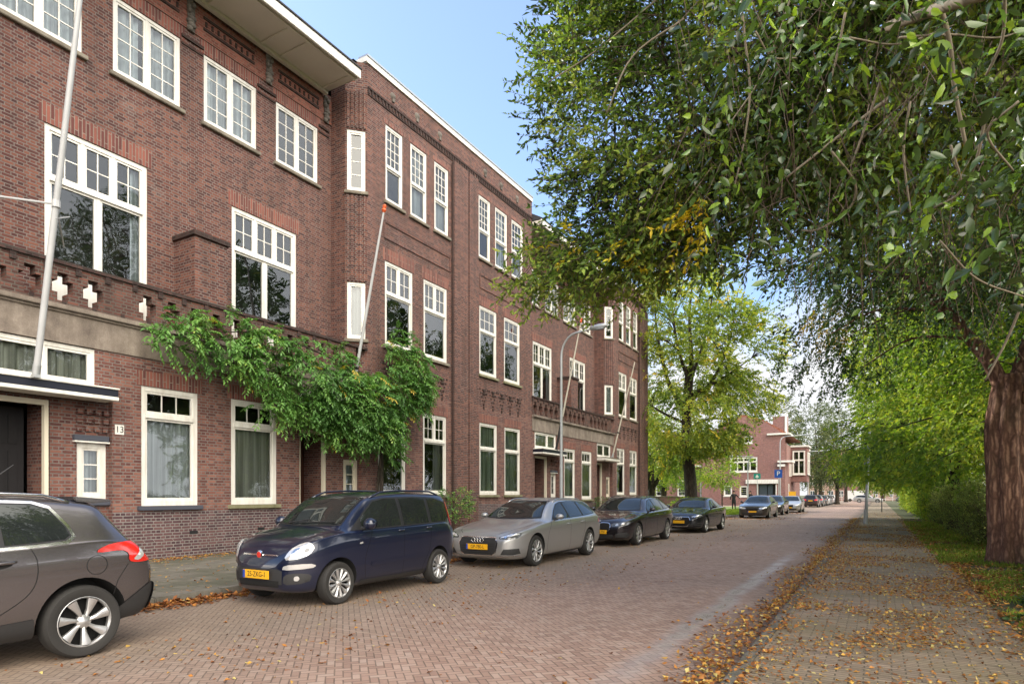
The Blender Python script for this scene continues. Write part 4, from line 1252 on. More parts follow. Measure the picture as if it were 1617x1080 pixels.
# ---- low-hanging laurel-like sprays and bare hanging stems close to the camera, under the same tree
def near_sprays():
    rng = np.random.default_rng(21)
    root = empty('laurel_tree', (3.3, 3.2, 0.03), 0, 'broad-leaved laurel with bare hanging stems and a thick broken branch, at upper right', 'tree')
    mb = MB()
    mb.tube(curve_pts([(3.3, 3.2, 0), (3.35, 3.3, 1.5), (3.0, 3.4, 3.2), (2.5, 3.6, 4.6)], 6), lerp_list([.15, .12, .10, .06], 19), 10, lobes=bark_lobes(4))
    mb.build('trunk', M['bark_dark'], root, smooth=True, sharp=180)
    mb = MB()
    def ray(px, py, d):
        t = (px - 808.5) / 1000; c, s = math.cos(YAW), .5
        return Vector((d * (t * c - s), d * (t * s + c), CAM_H + (781 - py) / 1000 * d))
    # thick pale broken branch
    mb.tube(curve_pts([(2.6, 3.6, 4.4), (1.5, 4.0, 4.05), (.75, 4.3, 4.25), ray(1405, 42, 4.9)], 6), lerp_list([.055, .05, .045, .04], 19), 8, lobes=bark_lobes(8, .1))
    hang = [([(1165, -60), (1178, 60), (1182, 150), (1172, 240), (1158, 300)], 5.2, .011), ([(1470, -30), (1495, 60), (1508, 140), (1525, 235)], 4.2, .017),
            ([(1335, 20), (1320, 95), (1300, 160)], 4.6, .009), ([(1390, 130), (1370, 190), (1345, 260)], 4.6, .009), ([(1400, 155), (1330, 210), (1240, 280)], 5.0, .013),
            ([(1310, 240), (1352, 290), (1340, 330), (1290, 362), (1262, 364)], 4.8, .010), ([(1440, 160), (1430, 240), (1440, 350)], 4.5, .009), ([(1560, 180), (1545, 250), (1530, 290)], 3.9, .010),
            ([(1500, 230), (1515, 300), (1470, 330), (1480, 350)], 4.1, .008), ([(1585, -20), (1582, 60), (1560, 120)], 3.6, .010), ([(1190, 50), (1215, 90), (1260, 92)], 5.0, .008), ([(1605, 160), (1560, 210), (1600, 270)], 3.3, .007),
            ([(1250, -20), (1225, 60), (1200, 130), (1150, 200)], 5.4, .008), ([(1080, 30), (1000, 90), (960, 180)], 6.6, .011), ([(1050, -10), (940, 80), (870, 130)], 7.0, .010),
            ([(1420, 60), (1500, 55), (1580, 60), (1640, 40)], 4.3, .008), ([(1340, 60), (1420, 70), (1510, 40)], 4.6, .007), ([(1480, 380), (1540, 440), (1617, 470)], 4.2, .007), ([(1617, 480), (1590, 540), (1560, 600)], 4.0, .009)]
    for pl, d0, r in hang:
        pts = [ray(px + random.uniform(-4, 4), py, d0 + .15 * i) for i, (px, py) in enumerate(pl)]
        cp = curve_pts(pts, 6)
        mb.tube(cp, lerp_list([r, r * .75], len(cp)), 6)
    mb.build('hanging_stems', M['twig_pale'], root, smooth=True, sharp=180)
    # a thicket of thin stems behind them
    n = 420
    P0 = np.array([tuple(ray(rng.uniform(1060, 1640), rng.uniform(-60, 420), rng.uniform(4.2, 6.5))) for _ in range(n)])
    P1 = P0 + np.stack([rng.normal(0, .25, n), rng.normal(0, .25, n), -rng.uniform(.15, .8, n)], 1)
    V, F = twig_lines(P0, P1, .0035)
    mesh_np('thin_stems', V, F, M['twig'], root)
    C = []; D = []
    for _ in range(420):
        px, py = rng.uniform(1100, 1660), rng.uniform(-60, 430)
        d = rng.uniform(3.6, 5.6)
        if py > 60 + (1617 - px) * .35 and rng.random() < .45: d = rng.uniform(4.8, 5.6)
        C.append(tuple(ray(px, py, d)))
    C = np.array(C); D = rng.normal(0, .7, C.shape); D[:, 2] -= .55; D[:, 0] -= .3
    parts = [sprays(C, D, 8, .34, .082, .036, rng, rng.random(len(C)) * .75, .3, .55, 1)]
    C2 = []
    for _ in range(46):
        px, py = rng.uniform(1420, 1680), rng.uniform(-40, 470)
        C2.append(tuple(ray(px, py, rng.uniform(2.6, 3.6))))
    C2 = np.array(C2); D2 = rng.normal(0, .7, C2.shape); D2[:, 2] -= .4
    parts.append(sprays(C2, D2, 6, .26, .082, .038, rng, rng.random(len(C2)) * .8, .3, .5, 1))
    V, F, v = merge(parts)
    mesh_np('crown', V, F, M['leaf_ever_big'], root, v)
near_sprays()

# ---- big ridged trunk beside the path
E2 = [(2.2, 18.2, 11.0, 4.8, 4.4, 5.2), (0.2, 18.6, 6.8, 2.3, 2.2, 1.4), (-1.2, 19.4, 5.55, 1.5, 1.8, 1.25), (.1, 18.6, 5.6, 1.3, 1.5, 1.0), (4.2, 16.6, 6.9, 2.6, 2.6, 1.7), (2.8, 15.4, 7.8, 3.0, 2.2, 1.9), (2.3, 15.0, 5.3, 1.5, 1.1, .95), (1.3, 16.0, 5.7, 1.2, 1.1, .9), (-.6, 18.6, 9.4, 2.5, 2.6, 2.8)]
limbs2 = [([(2.4, 16.7, 3.3), (2.0, 16.9, 4.5), (.9, 17.1, 6.1), (-.3, 17.4, 8.2)], [.17, .14, .10, .05]),
          ([(2.5, 16.7, 3.6), (3.0, 17.2, 5.5), (3.6, 17.8, 8.2), (3.8, 18, 10)], [.22, .18, .12, .06]),
          ([(1.6, 17.0, 5.2), (.9, 18.0, 6.6), (-.8, 19.2, 7.6)], [.11, .08, .03]),
          ([(2.6, 16.7, 3.4), (3.6, 16.0, 4.7), (4.6, 15.3, 5.3)], [.17, .11, .06])]
tree('broadleaf_tree', 'large tree with a thick ridged reddish trunk standing in the verge right of the path', 'tree', (2.4, 16.7, 0.03),
     [(2.45, 16.7, -.1), (2.42, 16.7, .5), (2.36, 16.7, 1.7), (2.34, 16.7, 2.9), (2.45, 16.75, 4.0)], [.50, .39, .345, .33, .27], limbs2, E2, 'leaf_beech', 7600, 13, .55, .10, .062, 8,
     barkmat='bark', branches=170, shell=.4, ns=.5, thr=-.08, base_bias=.12, droop=.28, ycl=[(PX(1310, 505, 17.5), .75), (PX(1370, 470, 17.5), .4), (PX(1560, 380, 15), .5)], hang=.15, nseg=84, trunk_lobes=.10)

# ---- light green trees along the path
def path_tree(i, x, y, h, r, z0, bias, label, seed):
    E = [(x, y, h * .62, r, r, h * .36), (x - r * .55, y - .3, z0 + 1.5, r * .7, r * .8, 1.5), (x + .5, y + .8, h * .8, r * .7, r * .7, h * .2), (x + r * .4, y - r * .3, z0 + 1.5, r * .7, r * .7, 1.4)]
    limbs = [([(x, y, z0 * .9), (x + dx * r * .4, y + dy * r * .4, h * .5), (x + dx * r * .75, y + dy * r * .75, h * .72)], [.10, .07, .03]) for dx, dy in ((-.9, .2), (.7, .5), (-.2, -.9), (.3, .9))]
    tree('lime_tree', label, 'tree', (x, y, 0.03), [(x, y, 0), (x + .05, y, 2.0), (x, y + .05, h * .55), (x, y, h * .85)], [.20, .16, .10, .04], limbs, E, 'leaf_lime', 3600, 12, .6, .15, .105, seed,
         'light green trees along the path', branches=60, shell=.45, ns=.6, thr=-.05, base_bias=bias, droop=.3, twigs=True, upn=.55)
path_tree(0, 4.0, 24.0, 11.0, 3.4, 1.9, .18, 'bright green lime tree just behind the thick ridged trunk', 31)
path_tree(1, 2.7, 31.5, 12.0, 3.9, 2.2, .25, 'yellow-green lime tree over the low hedge, second along the path', 32)
path_tree(2, 2.9, 41.0, 12.5, 4.3, 2.0, .3, 'golden green lime tree farther along the path, behind the steel pole', 33)
path_tree(3, 3.2, 53.0, 12.5, 4.6, 1.9, .34, 'yellowish lime tree near the far end of the path', 34)
path_tree(4, 4.2, 70.0, 12.0, 4.6, 1.8, .3, 'most distant lime tree at the end of the path', 35)

# ---- street tree past the end of the row
xs, ys = -11.5, 44.6
E3 = [(xs, ys, 12.5, 4.6, 4.6, 5.2), (xs + .8, ys - 1.0, 6.9, 4.0, 3.6, 1.6), (xs + 1.2, ys - .5, 5.6, 3.2, 3.0, 1.3),  (xs - 1.8, ys + 1, 5.4, 2.6, 2.6, 2.2), (xs + 3.6, ys + .6, 8.3, 2.6, 2.6, 2.0), (xs + 4.2, ys, 11.5, 2.4, 2.6, 2.4), (xs + 2.0, ys - 1.2, 5.0, 2.0, 1.8, 1.0)]
limbs3 = [([(xs, ys, 7.2), (xs - 1.4, ys + .2, 9.4), (xs - 2.2, ys, 13), (xs - 2.4, ys, 16)], [.20, .15, .09, .04]), ([(xs, ys, 7.6), (xs + .3, ys - .2, 10.5), (xs + .1, ys, 14), (xs + .4, ys, 17)], [.22, .16, .1, .04]),
          ([(xs + .05, ys, 8.0), (xs + 1.6, ys + .3, 9.4), (xs + 2.8, ys, 12), (xs + 3.4, ys - .4, 15)], [.17, .13, .08, .03]), ([(xs, ys, 8.4), (xs + 2.2, ys - .6, 9.2), (xs + 4.2, ys, 10.6)], [.12, .08, .03]),
          ([(xs, ys, 6.4), (xs - 1.8, ys - .8, 7.4), (xs - 3.3, ys - 1.2, 8.6)], [.12, .08, .03]), ([(xs, ys, 6.0), (xs + 1.6, ys - 1.0, 6.6), (xs + 3.4, ys - 1.2, 6.4)], [.12, .08, .03]),
          ([(xs, ys, 9.5), (xs - .6, ys - .6, 12), (xs - 1.0, ys - .8, 15.5)], [.13, .09, .03]), ([(xs, ys, 9.0), (xs + 1.0, ys + .6, 12.5), (xs + 1.7, ys + .4, 16)], [.13, .09, .03])]
tree('street_tree', 'tall street tree with a dark straight trunk at the end of the brick row', 'tree', (xs, ys, .06),
     [(xs + .25, ys, 0), (xs + .15, ys, 2.5), (xs - .05, ys, 5.0), (xs - .1, ys, 7.4), (xs, ys, 10.5)], [.44, .40, .36, .30, .16], limbs3, E3, 'leaf_plane', 4400, 12, .75, .19, .125, 41,
     branches=120, shell=.3, ns=.5, thr=.03, base_bias=.12, droop=.3, yellow=.1)

def bg_tree(x, y, h, r, label, seed, mat='leaf_far', bias=0.0, n=1300, L=.26, z0=.22, name='background_tree', grp='trees in the background'):
    E = [(x, y, h * .62, r, r, h * .40), (x + r * .5, y, h * .42, r * .7, r * .7, h * .22), (x - r * .4, y - r * .2, h * .40, r * .75, r * .7, h * .24), (x - .1 * r, y, h * .82, r * .6, r * .6, h * .2)]
    limbs = [([(x, y, h * z0), (x + dx * r * .5, y, h * .55), (x + dx * r * .8, y + .3, h * .78)], [.2, .12, .04]) for dx in (-1, -.2, .9)]
    tree(name, label, 'tree', (x, y, .03), [(x, y, 0), (x, y, h * .3), (x, y, h * .6)], [.32, .26, .12], limbs, E, mat, n, 10, 1.0, L, L * .62, seed, grp, branches=26, twigs=False, shell=.5, ns=.35, thr=-.05, base_bias=bias, upn=.5)
bg_tree(-16.0, 50.5, 8.0, 3.0, 'light yellow-green tree close beside the end wall of the brick row', 51, 'leaf_lime', .1, 1100, .15)
bg_tree(-24, 58, 10, 4.2, 'green tree on the lawn behind the end of the brick row', 52, 'leaf_lime', .0, 1100, .2)
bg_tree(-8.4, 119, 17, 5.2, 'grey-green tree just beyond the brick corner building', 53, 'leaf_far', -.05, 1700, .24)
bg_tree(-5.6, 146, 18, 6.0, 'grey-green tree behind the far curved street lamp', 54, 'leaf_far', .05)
bg_tree(-13, 170, 17, 7, 'tall hazy tree closing the left side of the street', 55, 'leaf_far', .1)
bg_tree(3.4, 92, 14, 5.2, 'yellow-green tree at the right side of the street end', 56, 'leaf_lime', .3, 1300, .22)
bg_tree(4.5, 128, 17, 6, 'pale tree at the right of the street end, farther off', 57, 'leaf_far', .25)
bg_tree(-33, 75, 12, 5, 'green tree left of the brick corner building', 58, 'leaf_far', .05)
bg_tree(9.2, 11.5, 15.0, 4.6, 'dense dark shrubby tree in the garden right of the ridged trunk', 59, 'leaf_beech', -.05, 2200, .24)
bg_tree(10.0, 28.0, 18.0, 5.6, 'tall green tree in the garden behind the hedge', 60, 'leaf_beech', .1, 2400, .30)
bg_tree(11.5, 42.0, 19.0, 6.2, 'tall green tree in the garden behind the far end of the hedge', 61, 'leaf_beech', .15, 2400, .32)

bg_tree(12.0, 58.0, 19.0, 6.4, 'tall green tree behind the sunlit yellow hedge', 62, 'leaf_beech', .18, 2200, .32)
bg_tree(-17, 113, 20, 6.5, 'tall tree rising behind the roof of the brick corner building', 64, 'leaf_far', .1, 1700, .3)
bg_tree(-19, 64, 12, 4.2, 'yellow-green tree on the lawn left of the pale sapling', 65, 'leaf_plane', .1, 1500, .2)
bg_tree(-5.5, 112, 13, 3.6, 'slim grey-green tree at the kerb past the corner building', 66, 'leaf_far', .12, 1200, .22)
# ---- small sapling with pale leaves in front of the corner building
tree('sapling', 'thin young tree with pale yellow-green leaves on the lawn before the corner building', 'tree', (-13.6, 66, .06), [(-13.6, 66, 0), (-13.6, 66, 2), (-13.5, 66, 4.4)], [.06, .05, .02],
     [([(-13.6, 66, 2.2), (-12.6, 66, 3.6), (-11.8, 66, 3.9)], [.03, .02, .01]), ([(-13.6, 66, 2.4), (-14.6, 66, 3.8), (-15.3, 66, 3.9)], [.03, .02, .01])],
     [(-13.6, 66, 3.5, 2.6, 1.6, 1.1), (-12.4, 66, 4.6, 1.7, 1, .9)], 'leaf_lime', 420, 10, .6, .17, .10, 63, branches=14, twigs=False, base_bias=.25)

# ---- hedge along the path
def hedge(name, label, x0, x1, y0, y1, h, n, mat, bias, seed, L=.06):
    rng = np.random.default_rng(seed)
    root = empty(name, ((x0 + x1) / 2, (y0 + y1) / 2, .03), 0, label, 'hedge')
    P = np.stack([rng.uniform(x0, x1, n), rng.uniform(y0, y1, n), rng.random(n) ** .7 * h], 1)
    top = np.array([mnoise.noise(Vector((p[0] * .8, p[1] * .55, seed))) for p in P])
    P[:, 2] *= (1 + .28 * top); P[:, 0] += top * .35
    fr = rng.random(n) < .45
    P[fr, 0] = x0 + rng.random(fr.sum()) * .35 + top[fr] * .3 + .12 * (P[fr, 2] - h * .5) ** 2
    D = rng.normal(0, .7, (n, 3)); D[:, 2] += .35; D[:, 0] -= .25
    nz = np.array([mnoise.noise(Vector(p * 1.0)) for p in P])
    V, F, v = sprays(P, D, 8, .34, L, L * .62, rng, np.clip(.42 + bias + .5 * nz, 0, 1), .1, .4)
    mesh_np('foliage', V, F, M[mat], root, v)
    V, F = twig_lines(P[::2] - np.array([0, 0, .35]), P[::2] + nrm(D[::2]) * .3, .006)
    mesh_np('stems', V, F, M['twig'], root)
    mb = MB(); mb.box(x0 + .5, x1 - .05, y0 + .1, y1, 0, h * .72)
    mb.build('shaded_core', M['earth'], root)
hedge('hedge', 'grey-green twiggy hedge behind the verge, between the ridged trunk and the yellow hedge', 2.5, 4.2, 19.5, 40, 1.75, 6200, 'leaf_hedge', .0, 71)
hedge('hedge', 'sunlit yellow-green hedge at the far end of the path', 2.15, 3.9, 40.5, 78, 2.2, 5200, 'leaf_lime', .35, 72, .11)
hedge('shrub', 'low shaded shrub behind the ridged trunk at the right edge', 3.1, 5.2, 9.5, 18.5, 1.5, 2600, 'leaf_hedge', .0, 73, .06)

# ---- wisteria over the balcony of number 13
def wisteria():
    rng = np.random.default_rng(91)
    root = empty('wisteria', (-13.4, 15.2, .1), 0, 'lush green wisteria trained along the balcony parapet above the blue car', 'climbing plant')
    mb = MB()
    mb.tube(curve_pts([(-13.45, 15.1, .1), (-13.4, 15.05, 1.5), (-13.5, 15.15, 3.0), (-13.45, 14.9, 4.6), (-13.4, 14.4, 5.2)], 8), lerp_list([.075, .06, .06, .05, .04], 33), 9, lobes=bark_lobes(3, .12))
    mb.tube(curve_pts([(-13.40, 15.12, .1), (-13.5, 15.0, 1.6), (-13.42, 15.2, 3.4), (-13.4, 15.6, 5.4), (-13.5, 16.2, 6.3)], 8), lerp_list([.05, .045, .04, .03, .02], 33), 8)
    mb.build('stem', M['bark_dark'], root, smooth=True, sharp=180)
    mb = MB()
    for pl in ([(-13.4, 14.6, 5.0), (-13.2, 12.5, 5.35), (-13.25, 10.5, 5.5), (-13.3, 8.3, 5.0)], [(-13.4, 14.6, 4.9), (-13.1, 12.5, 4.6), (-13.2, 10.0, 4.6), (-13.4, 8.0, 4.8)], [(-13.45, 15, 4.8), (-13.2, 16, 4.2), (-13.3, 17, 4.6)],
               [(-13.45, 15, 4.4), (-13.2, 13.5, 4.0), (-13.3, 12.0, 3.7)]):
        cp = curve_pts(pl, 7); mb.tube(cp, lerp_list([.03, .012], len(cp)), 6)
    mb.build('branches', M['bark_dark'], root, smooth=True, sharp=180)
    # where the mass hangs: y, z, half widths (reach out from the wall, along it, up)
    E = np.array([(-13.1, 8.3, 5.0, .4, .75, .5), (-13.0, 9.3, 5.0, .5, .9, .72), (-12.9, 10.4, 4.75, .6, 1.0, .85), (-12.85, 11.6, 4.55, .65, 1.0, .95), (-12.85, 12.8, 4.2, .7, 1.0, 1.0), (-12.85, 14.0, 4.1, .7, 1.0, 1.0),
                  (-12.95, 15.1, 4.6, .6, .85, .95), (-12.95, 16.0, 5.2, .55, .75, 1.1), (-13.05, 15.6, 6.2, .45, .6, .6), (-13.05, 16.4, 5.0, .45, .6, .8), (-13.3, 15.6, 2.9, .15, .35, .6), (-13.05, 10.9, 3.85, .45, .7, .6), (-12.95, 13.2, 3.4, .5, 1.2, .6), (-12.9, 14.6, 3.3, .5, .8, .7), (-12.9, 12.0, 3.75, .5, .9, .6), (-13.1, 9.4, 5.5, .3, .9, .35), (-13.05, 12.4, 5.35, .35, 1.0, .35)])
    C = sample_crown(E, 2500, rng, .6, .9, -.16)
    D = np.stack([np.abs(rng.normal(.5, .5, len(C))), rng.normal(0, .7, len(C)), rng.normal(-.15, .5, len(C))], 1)
    D = nrm(D)
    # pinnate leaves: a rachis with leaflets in pairs
    nl = 13
    t = np.linspace(.16, 1, nl); tw = (.26 + .16 * rng.random(len(C)))[:, None]
    P = C[:, None, :] + D[:, None, :] * (t[None, :] * tw)[..., None]
    P[..., 2] -= .38 * tw * t[None, :] ** 2
    side = nrm(np.cross(D, np.array([0, 0, 1.0])))
    sg = np.where(np.arange(nl) % 2 == 0, 1., -1.); sg[-1] = 0
    A = D[:, None, :] * .55 + side[:, None, :] * sg[None, :, None] + rng.normal(0, .13, (len(C), nl, 3)); A[..., 2] -= .12 + .25 * t[None, :]
    N = np.zeros((len(C), nl, 3)); N[..., 2] = 1; N += D[:, None, :] * .35 + rng.normal(0, .2, N.shape)
    nz = np.array([mnoise.noise(Vector(q * 1.3)) for q in C])
    v = np.clip((.46 + .5 * nz)[:, None] + rng.normal(0, .10, (len(C), nl)), 0, .93)
    v[rng.random(len(C)) < .018] = .99
    n_ = len(C) * nl
    V, F, vv = leaf_arrays(P.reshape(-1, 3), A.reshape(-1, 3), N.reshape(-1, 3), (.115 * (.8 + .4 * rng.random(n_))), (.046 * (.8 + .4 * rng.random(n_))), v.ravel(), 1, .25, .25)
    mesh_np('foliage', V, F, M['leaf_vine'], root, vv)
    e = C + D * tw; e[:, 2] -= .5 * tw[:, 0]
    V, F = twig_lines(C, e, .003)
    mesh_np('leaf_stalks', V, F, M['twig'], root)
wisteria()

def shrub_at(x, y, z, rx, ry, rz, label, n, seed, mat='leaf_vine', L=.08, W_=.03):
    rng = np.random.default_rng(seed)
    root = empty('shrub', (x, y, .1), 0, label, 'shrub', None)
    C = sample_crown([(x, y, z, rx, ry, rz)], n, rng, .5, 1.2, -.2)
    D = nrm(C - np.array([x, y, z - rz])) + rng.normal(0, .4, C.shape)
    V, F, v = sprays(C, D, 9, .26, L, W_, rng, np.clip(.45 + rng.normal(0, .2, n), 0, .93), .4, .6, 1)
    mesh_np('foliage', V, F, M[mat], root, v)
    mb = MB()
    for i in range(9):
        a = i * .7
        mb.tube(curve_pts([(x + .1 * math.cos(a), y + .1 * math.sin(a), .05), (x + rx * .4 * math.cos(a), y + ry * .4 * math.sin(a), z * .6), (x + rx * .7 * math.cos(a), y + ry * .7 * math.sin(a), z + rz * .5)], 4), .012, 5)
    mb.build('stems', M['twig'], root, smooth=True, sharp=180)
shrub_at(-13.15, 18.6, 1.15, .5, 1.0, .6, 'leafy shrub at the wall between blue hatchback and silver estate', 230, 93)
shrub_at(-13.3, 32.8, .85, .4, .7, .5, 'low green bush by the wall behind the dark estate car', 120, 94, 'leaf_beech')
shrub_at(-11.5, 43.6, .7, 1.0, 1.0, .55, 'low undergrowth round the foot of the street tree', 160, 95, 'leaf_lime', .12, .07)

# ---- grass blades, ivy and fallen leaves
def noise2(x, y, s, o=0.0): return np.array([mnoise.noise(Vector((a * s, b * s, o))) for a, b in zip(x, y)])
def blades():
    rng = np.random.default_rng(101)
    parts = []
    for n, xa, xb, ya, yb, h, thr in ((26000, 1.35, 5.0, 4.5, 16, .075, .05), (22000, 1.15, 4.6, 16, 40, .10, -.1), (9000, -12, -8.7, 47, 66, .14, -1)):
        x = rng.uniform(xa, xb, n); y = ya + (yb - ya) * rng.random(n) ** 1.4
        k = noise2(x, y, .8) + .35 * np.clip((x - 1.25) / .9, -1, 1) > thr
        x, y = x[k], y[k]; m = len(x)
        P = np.stack([x, y, np.full(m, .028 if xa > 0 else .06)], 1)
        A = rng.normal(0, .45, (m, 3)); A[:, 2] = 1
        N = rng.normal(0, 1, (m, 3)); N[:, 2] = .2
        parts.append(leaf_arrays(P, A, N, h * (.5 + rng.random(m)), .010 + .006 * rng.random(m), np.clip(.5 + .5 * noise2(x, y, 1.5, 5) + rng.normal(0, .15, m), 0, 1), 0, .1, .35))
    V, F, v = merge(parts)
    tag(mesh_np('grass', V, F, M['grass'], None, v), kind='stuff')
blades()
def ivy():
    rng = np.random.default_rng(102); n = 5200
    x = 1.25 + np.abs(rng.normal(.6, .5, n)); y = rng.uniform(3.2, 12, n)
    k = (noise2(x, y, 1.0, 3) + .4 * (x - 1.5) > .05) & (x < 4); x, y = x[k], y[k]; m = len(x)
    P = np.stack([x, y, .05 + .14 * rng.random(m) * np.clip(x - .9, 0, 1.3)], 1)
    A = rng.normal(0, 1, (m, 3)); A[:, 2] *= .3; N = rng.normal(0, .3, (m, 3)); N[:, 2] = 1
    V, F, v = leaf_arrays(P, A, N, .05 + .03 * rng.random(m), .045 + .02 * rng.random(m), np.clip(.5 + .6 * noise2(x, y, 2) + rng.normal(0, .15, m), 0, 1), 1, .15, .2)
    tag(mesh_np('ivy_ground_cover', V, F, M['leaf_ivy'], None, v), kind='stuff')
ivy()
def litter():
    rng = np.random.default_rng(103); parts = []
    def patch(n, fx, ya, yb, z, L, pw, val=(.5, .28), thr=None, s=.9, pile=0.0):
        y = ya + (yb - ya) * rng.random(n) ** pw
        x = fx(n, y)
        if thr is not None:
            k = noise2(x, y, s, 7) + rng.normal(0, .12, n) > thr
            x, y = x[k], y[k]
        m = len(x)
        P = np.stack([x, y, z + .006 + pile * rng.random(m)], 1)
        A = rng.normal(0, 1, (m, 3)); A[:, 2] *= .22
        N = rng.normal(0, .38, (m, 3)); N[:, 2] = 1
        l = L * (.55 + .75 * rng.random(m)); 
        P = P - nrm(A) * l[:, None] * .5; P[:, 2] = np.maximum(P[:, 2], z + .006)
        A[:, 2] = np.abs(A[:, 2])
        V, F, v = leaf_arrays(P, A, N, l, l * (.45 + .3 * rng.random(m)), np.clip(rng.normal(val[0], val[1], m), 0, 1), 0, rng.uniform(-.5, .5, (m, 1)), .12)
        parts.append((V, F, v))
    # right-hand gutter and the kerb edge
    patch(7500, lambda n, y: -1.10 - np.abs(rng.normal(0, .22 + .10 * np.sin(y * 1.1), n)), 2.6, 46, 0.0, .052, 1.6, (.60, .26), pile=.02)
    patch(3000, lambda n, y: -1.05 + np.abs(rng.normal(0, .16, n)), 2.6, 46, 0.048, .05, 1.6, (.55, .25))
    # path, in drifts
    patch(36000, lambda n, y: rng.uniform(-.9, 1.5, n), 2.4, 34, 0.047, .043, 1.7, (.60, .26), thr=.05, s=.75)
    patch(7000, lambda n, y: rng.uniform(-.9, 1.4, n), 2.4, 60, 0.047, .040, 1.5, (.64, .25))
    patch(15000, lambda n, y: 1.25 + np.abs(rng.normal(0, .55, n)), 2.6, 34, 0.045, .055, 1.6, (.5, .25), thr=-.15, pile=.02)
    patch(9000, lambda n, y: rng.uniform(1.0, 4.0, n), 8, 44, 0.06, .06, 1.2, (.66, .25), pile=.03)
    # left gutter, under and around the cars, and the foot of the wall
    patch(9500, lambda n, y: KL + .02 + np.abs(rng.normal(0, .20, n)), 2.5, 40, 0.0, .07, 1.9, (.32, .2), pile=.035)
    patch(5200, lambda n, y: rng.uniform(-8.4, -4.2, n), 2.5, 46, 0.0, .05, 1.3, (.5, .28), thr=.05, s=.6)
    patch(1500, lambda n, y: rng.uniform(-6.6, -1.5, n), 2.5, 50, 0.0, .045, 1.5, (.5, .28), thr=.1, s=.5)
    patch(4200, lambda n, y: -13.55 + np.abs(rng.normal(0, .35, n)), 3, 42, .102, .055, 1.3, (.62, .22))
    patch(2400, lambda n, y: rng.uniform(-13.5, -8.6, n), 3, 42, .102, .05, 1.3, (.6, .22))
    patch(5000, lambda n, y: rng.uniform(-12, -5.0, n), 40, 62, .0, .085, 1.0, (.40, .2), thr=-.05, s=.25)
    V, F, v = merge(parts)
    tag(mesh_np('fallen_leaves', V, F, M['litter'], None, v), kind='stuff')
litter()
# ------------------------------------------------------------------ cars
# local frame: X = the car's left, Y = distance behind the front bumper minus half the length, Z up; rz = 0 faces the camera (-Y)
def pchip(tab, x):
    xs = np.array([p[0] for p in tab], float); ys = np.array([p[1] for p in tab], float)
    h = np.diff(xs); dl = np.diff(ys) / h
    m = np.zeros(len(xs))
    for i in range(1, len(xs) - 1):
        if dl[i - 1] * dl[i] > 0:
            w1, w2 = 2 * h[i] + h[i - 1], h[i] + 2 * h[i - 1]
            m[i] = (w1 + w2) / (w1 / dl[i - 1] + w2 / dl[i])
    m[0], m[-1] = dl[0], dl[-1]
    x = np.clip(x, xs[0], xs[-1]); k = np.clip(np.searchsorted(xs, x) - 1, 0, len(h) - 1)
    t = (x - xs[k]) / h[k]
    return ((2 * t**3 - 3 * t**2 + 1) * ys[k] + (t**3 - 2 * t**2 + t) * h[k] * m[k] + (-2 * t**3 + 3 * t**2) * ys[k + 1] + (t**3 - t**2) * h[k] * m[k + 1])

def chaikin(P, it=2):
    for _ in range(it):
        a, b = P[:-1], P[1:]
        Q = np.empty((2 * len(a), P.shape[1])); Q[0::2] = .75 * a + .25 * b; Q[1::2] = .25 * a + .75 * b
        P = np.concatenate([P[:1], Q, P[-1:]])
    return P

def section(sp, x):
    W = sp['W'] / 2
    f = lambda k: float(pchip(sp[k], np.array([x]))[0])
    zt, zb, w = f('zt'), f('zb'), W * f('w')
    belt = min(f('belt'), zt - .055)
    cr = f('crown')
    wr = min(f('wr') * W, w * .90)
    zr = max(zt - cr, belt + .015)
    zs = min(f('sh'), belt - .04)
    zs = max(zs, zb + .04)
    H = zs - zb
    P = np.array([(0, zb), (w * .78, zb), (w * .93, zb + min(.05, H * .2)), (w * .985, zb + H * .38), (w * .993, zb + H * .62), (w, zs - H * .07), (w * .996, zs), (w * .972, belt - .012), (w * .955, belt),
                  (w * .955 + (wr - w * .955) * .5 + .012, belt + (zr - belt) * .5), (wr, zr), (wr * .86, zr + (zt - zr) * .45), (wr * .5, zt - (zt - zr) * .16), (0, zt)])
    return chaikin(P, 2)

def car_body(sp):
    L = sp['L']
    xs = np.unique(np.round(np.concatenate([[0, .012, .03, .055, .085, .12, .165, .22], np.arange(.28, L - .28, .055), L - np.array([.28, .22, .165, .12, .085, .055, .03, .012, 0])]), 4))
    rings = [section(sp, x) for x in xs]
    k = len(rings[0]); Y = xs - L / 2
    V = []; F = []
    full = []
    for y, r in zip(Y, rings):
        half = [(p[0], p[1]) for p in r]
        loop = half + [(-a, b) for a, b in reversed(half[1:-1])]
        full.append(loop)
        V += [(a, y, b) for a, b in loop]
    n = len(full[0])
    for i in range(len(xs) - 1):
        for j in range(n):
            q = (j + 1) % n
            F.append((i * n + j, (i + 1) * n + j, (i + 1) * n + q, i * n + q))
    for end in (0, len(xs) - 1):
        loop = full[end]; cz = sum(b for a, b in loop) / n
        prev = [end * n + j for j in range(n)]
        for s, dy in ((.7, .010), (.35, .016)):
            b0 = len(V); yy = Y[end] + (-dy if end == 0 else dy)
            V += [(a * s, yy, cz + (b - cz) * s) for a, b in loop]
            for j in range(n):
                q = (j + 1) % n
                f = (prev[j], prev[q], b0 + q, b0 + j)
                F.append(f if end == 0 else tuple(reversed(f)))
            prev = [b0 + j for j in range(n)]
        c = len(V); V.append((0, Y[end] + (-.018 if end == 0 else .018), cz))
        for j in range(n):
            q = (j + 1) % n
            f = (prev[j], prev[q], c)
            F.append(f if end == 0 else tuple(reversed(f)))
    return V, F

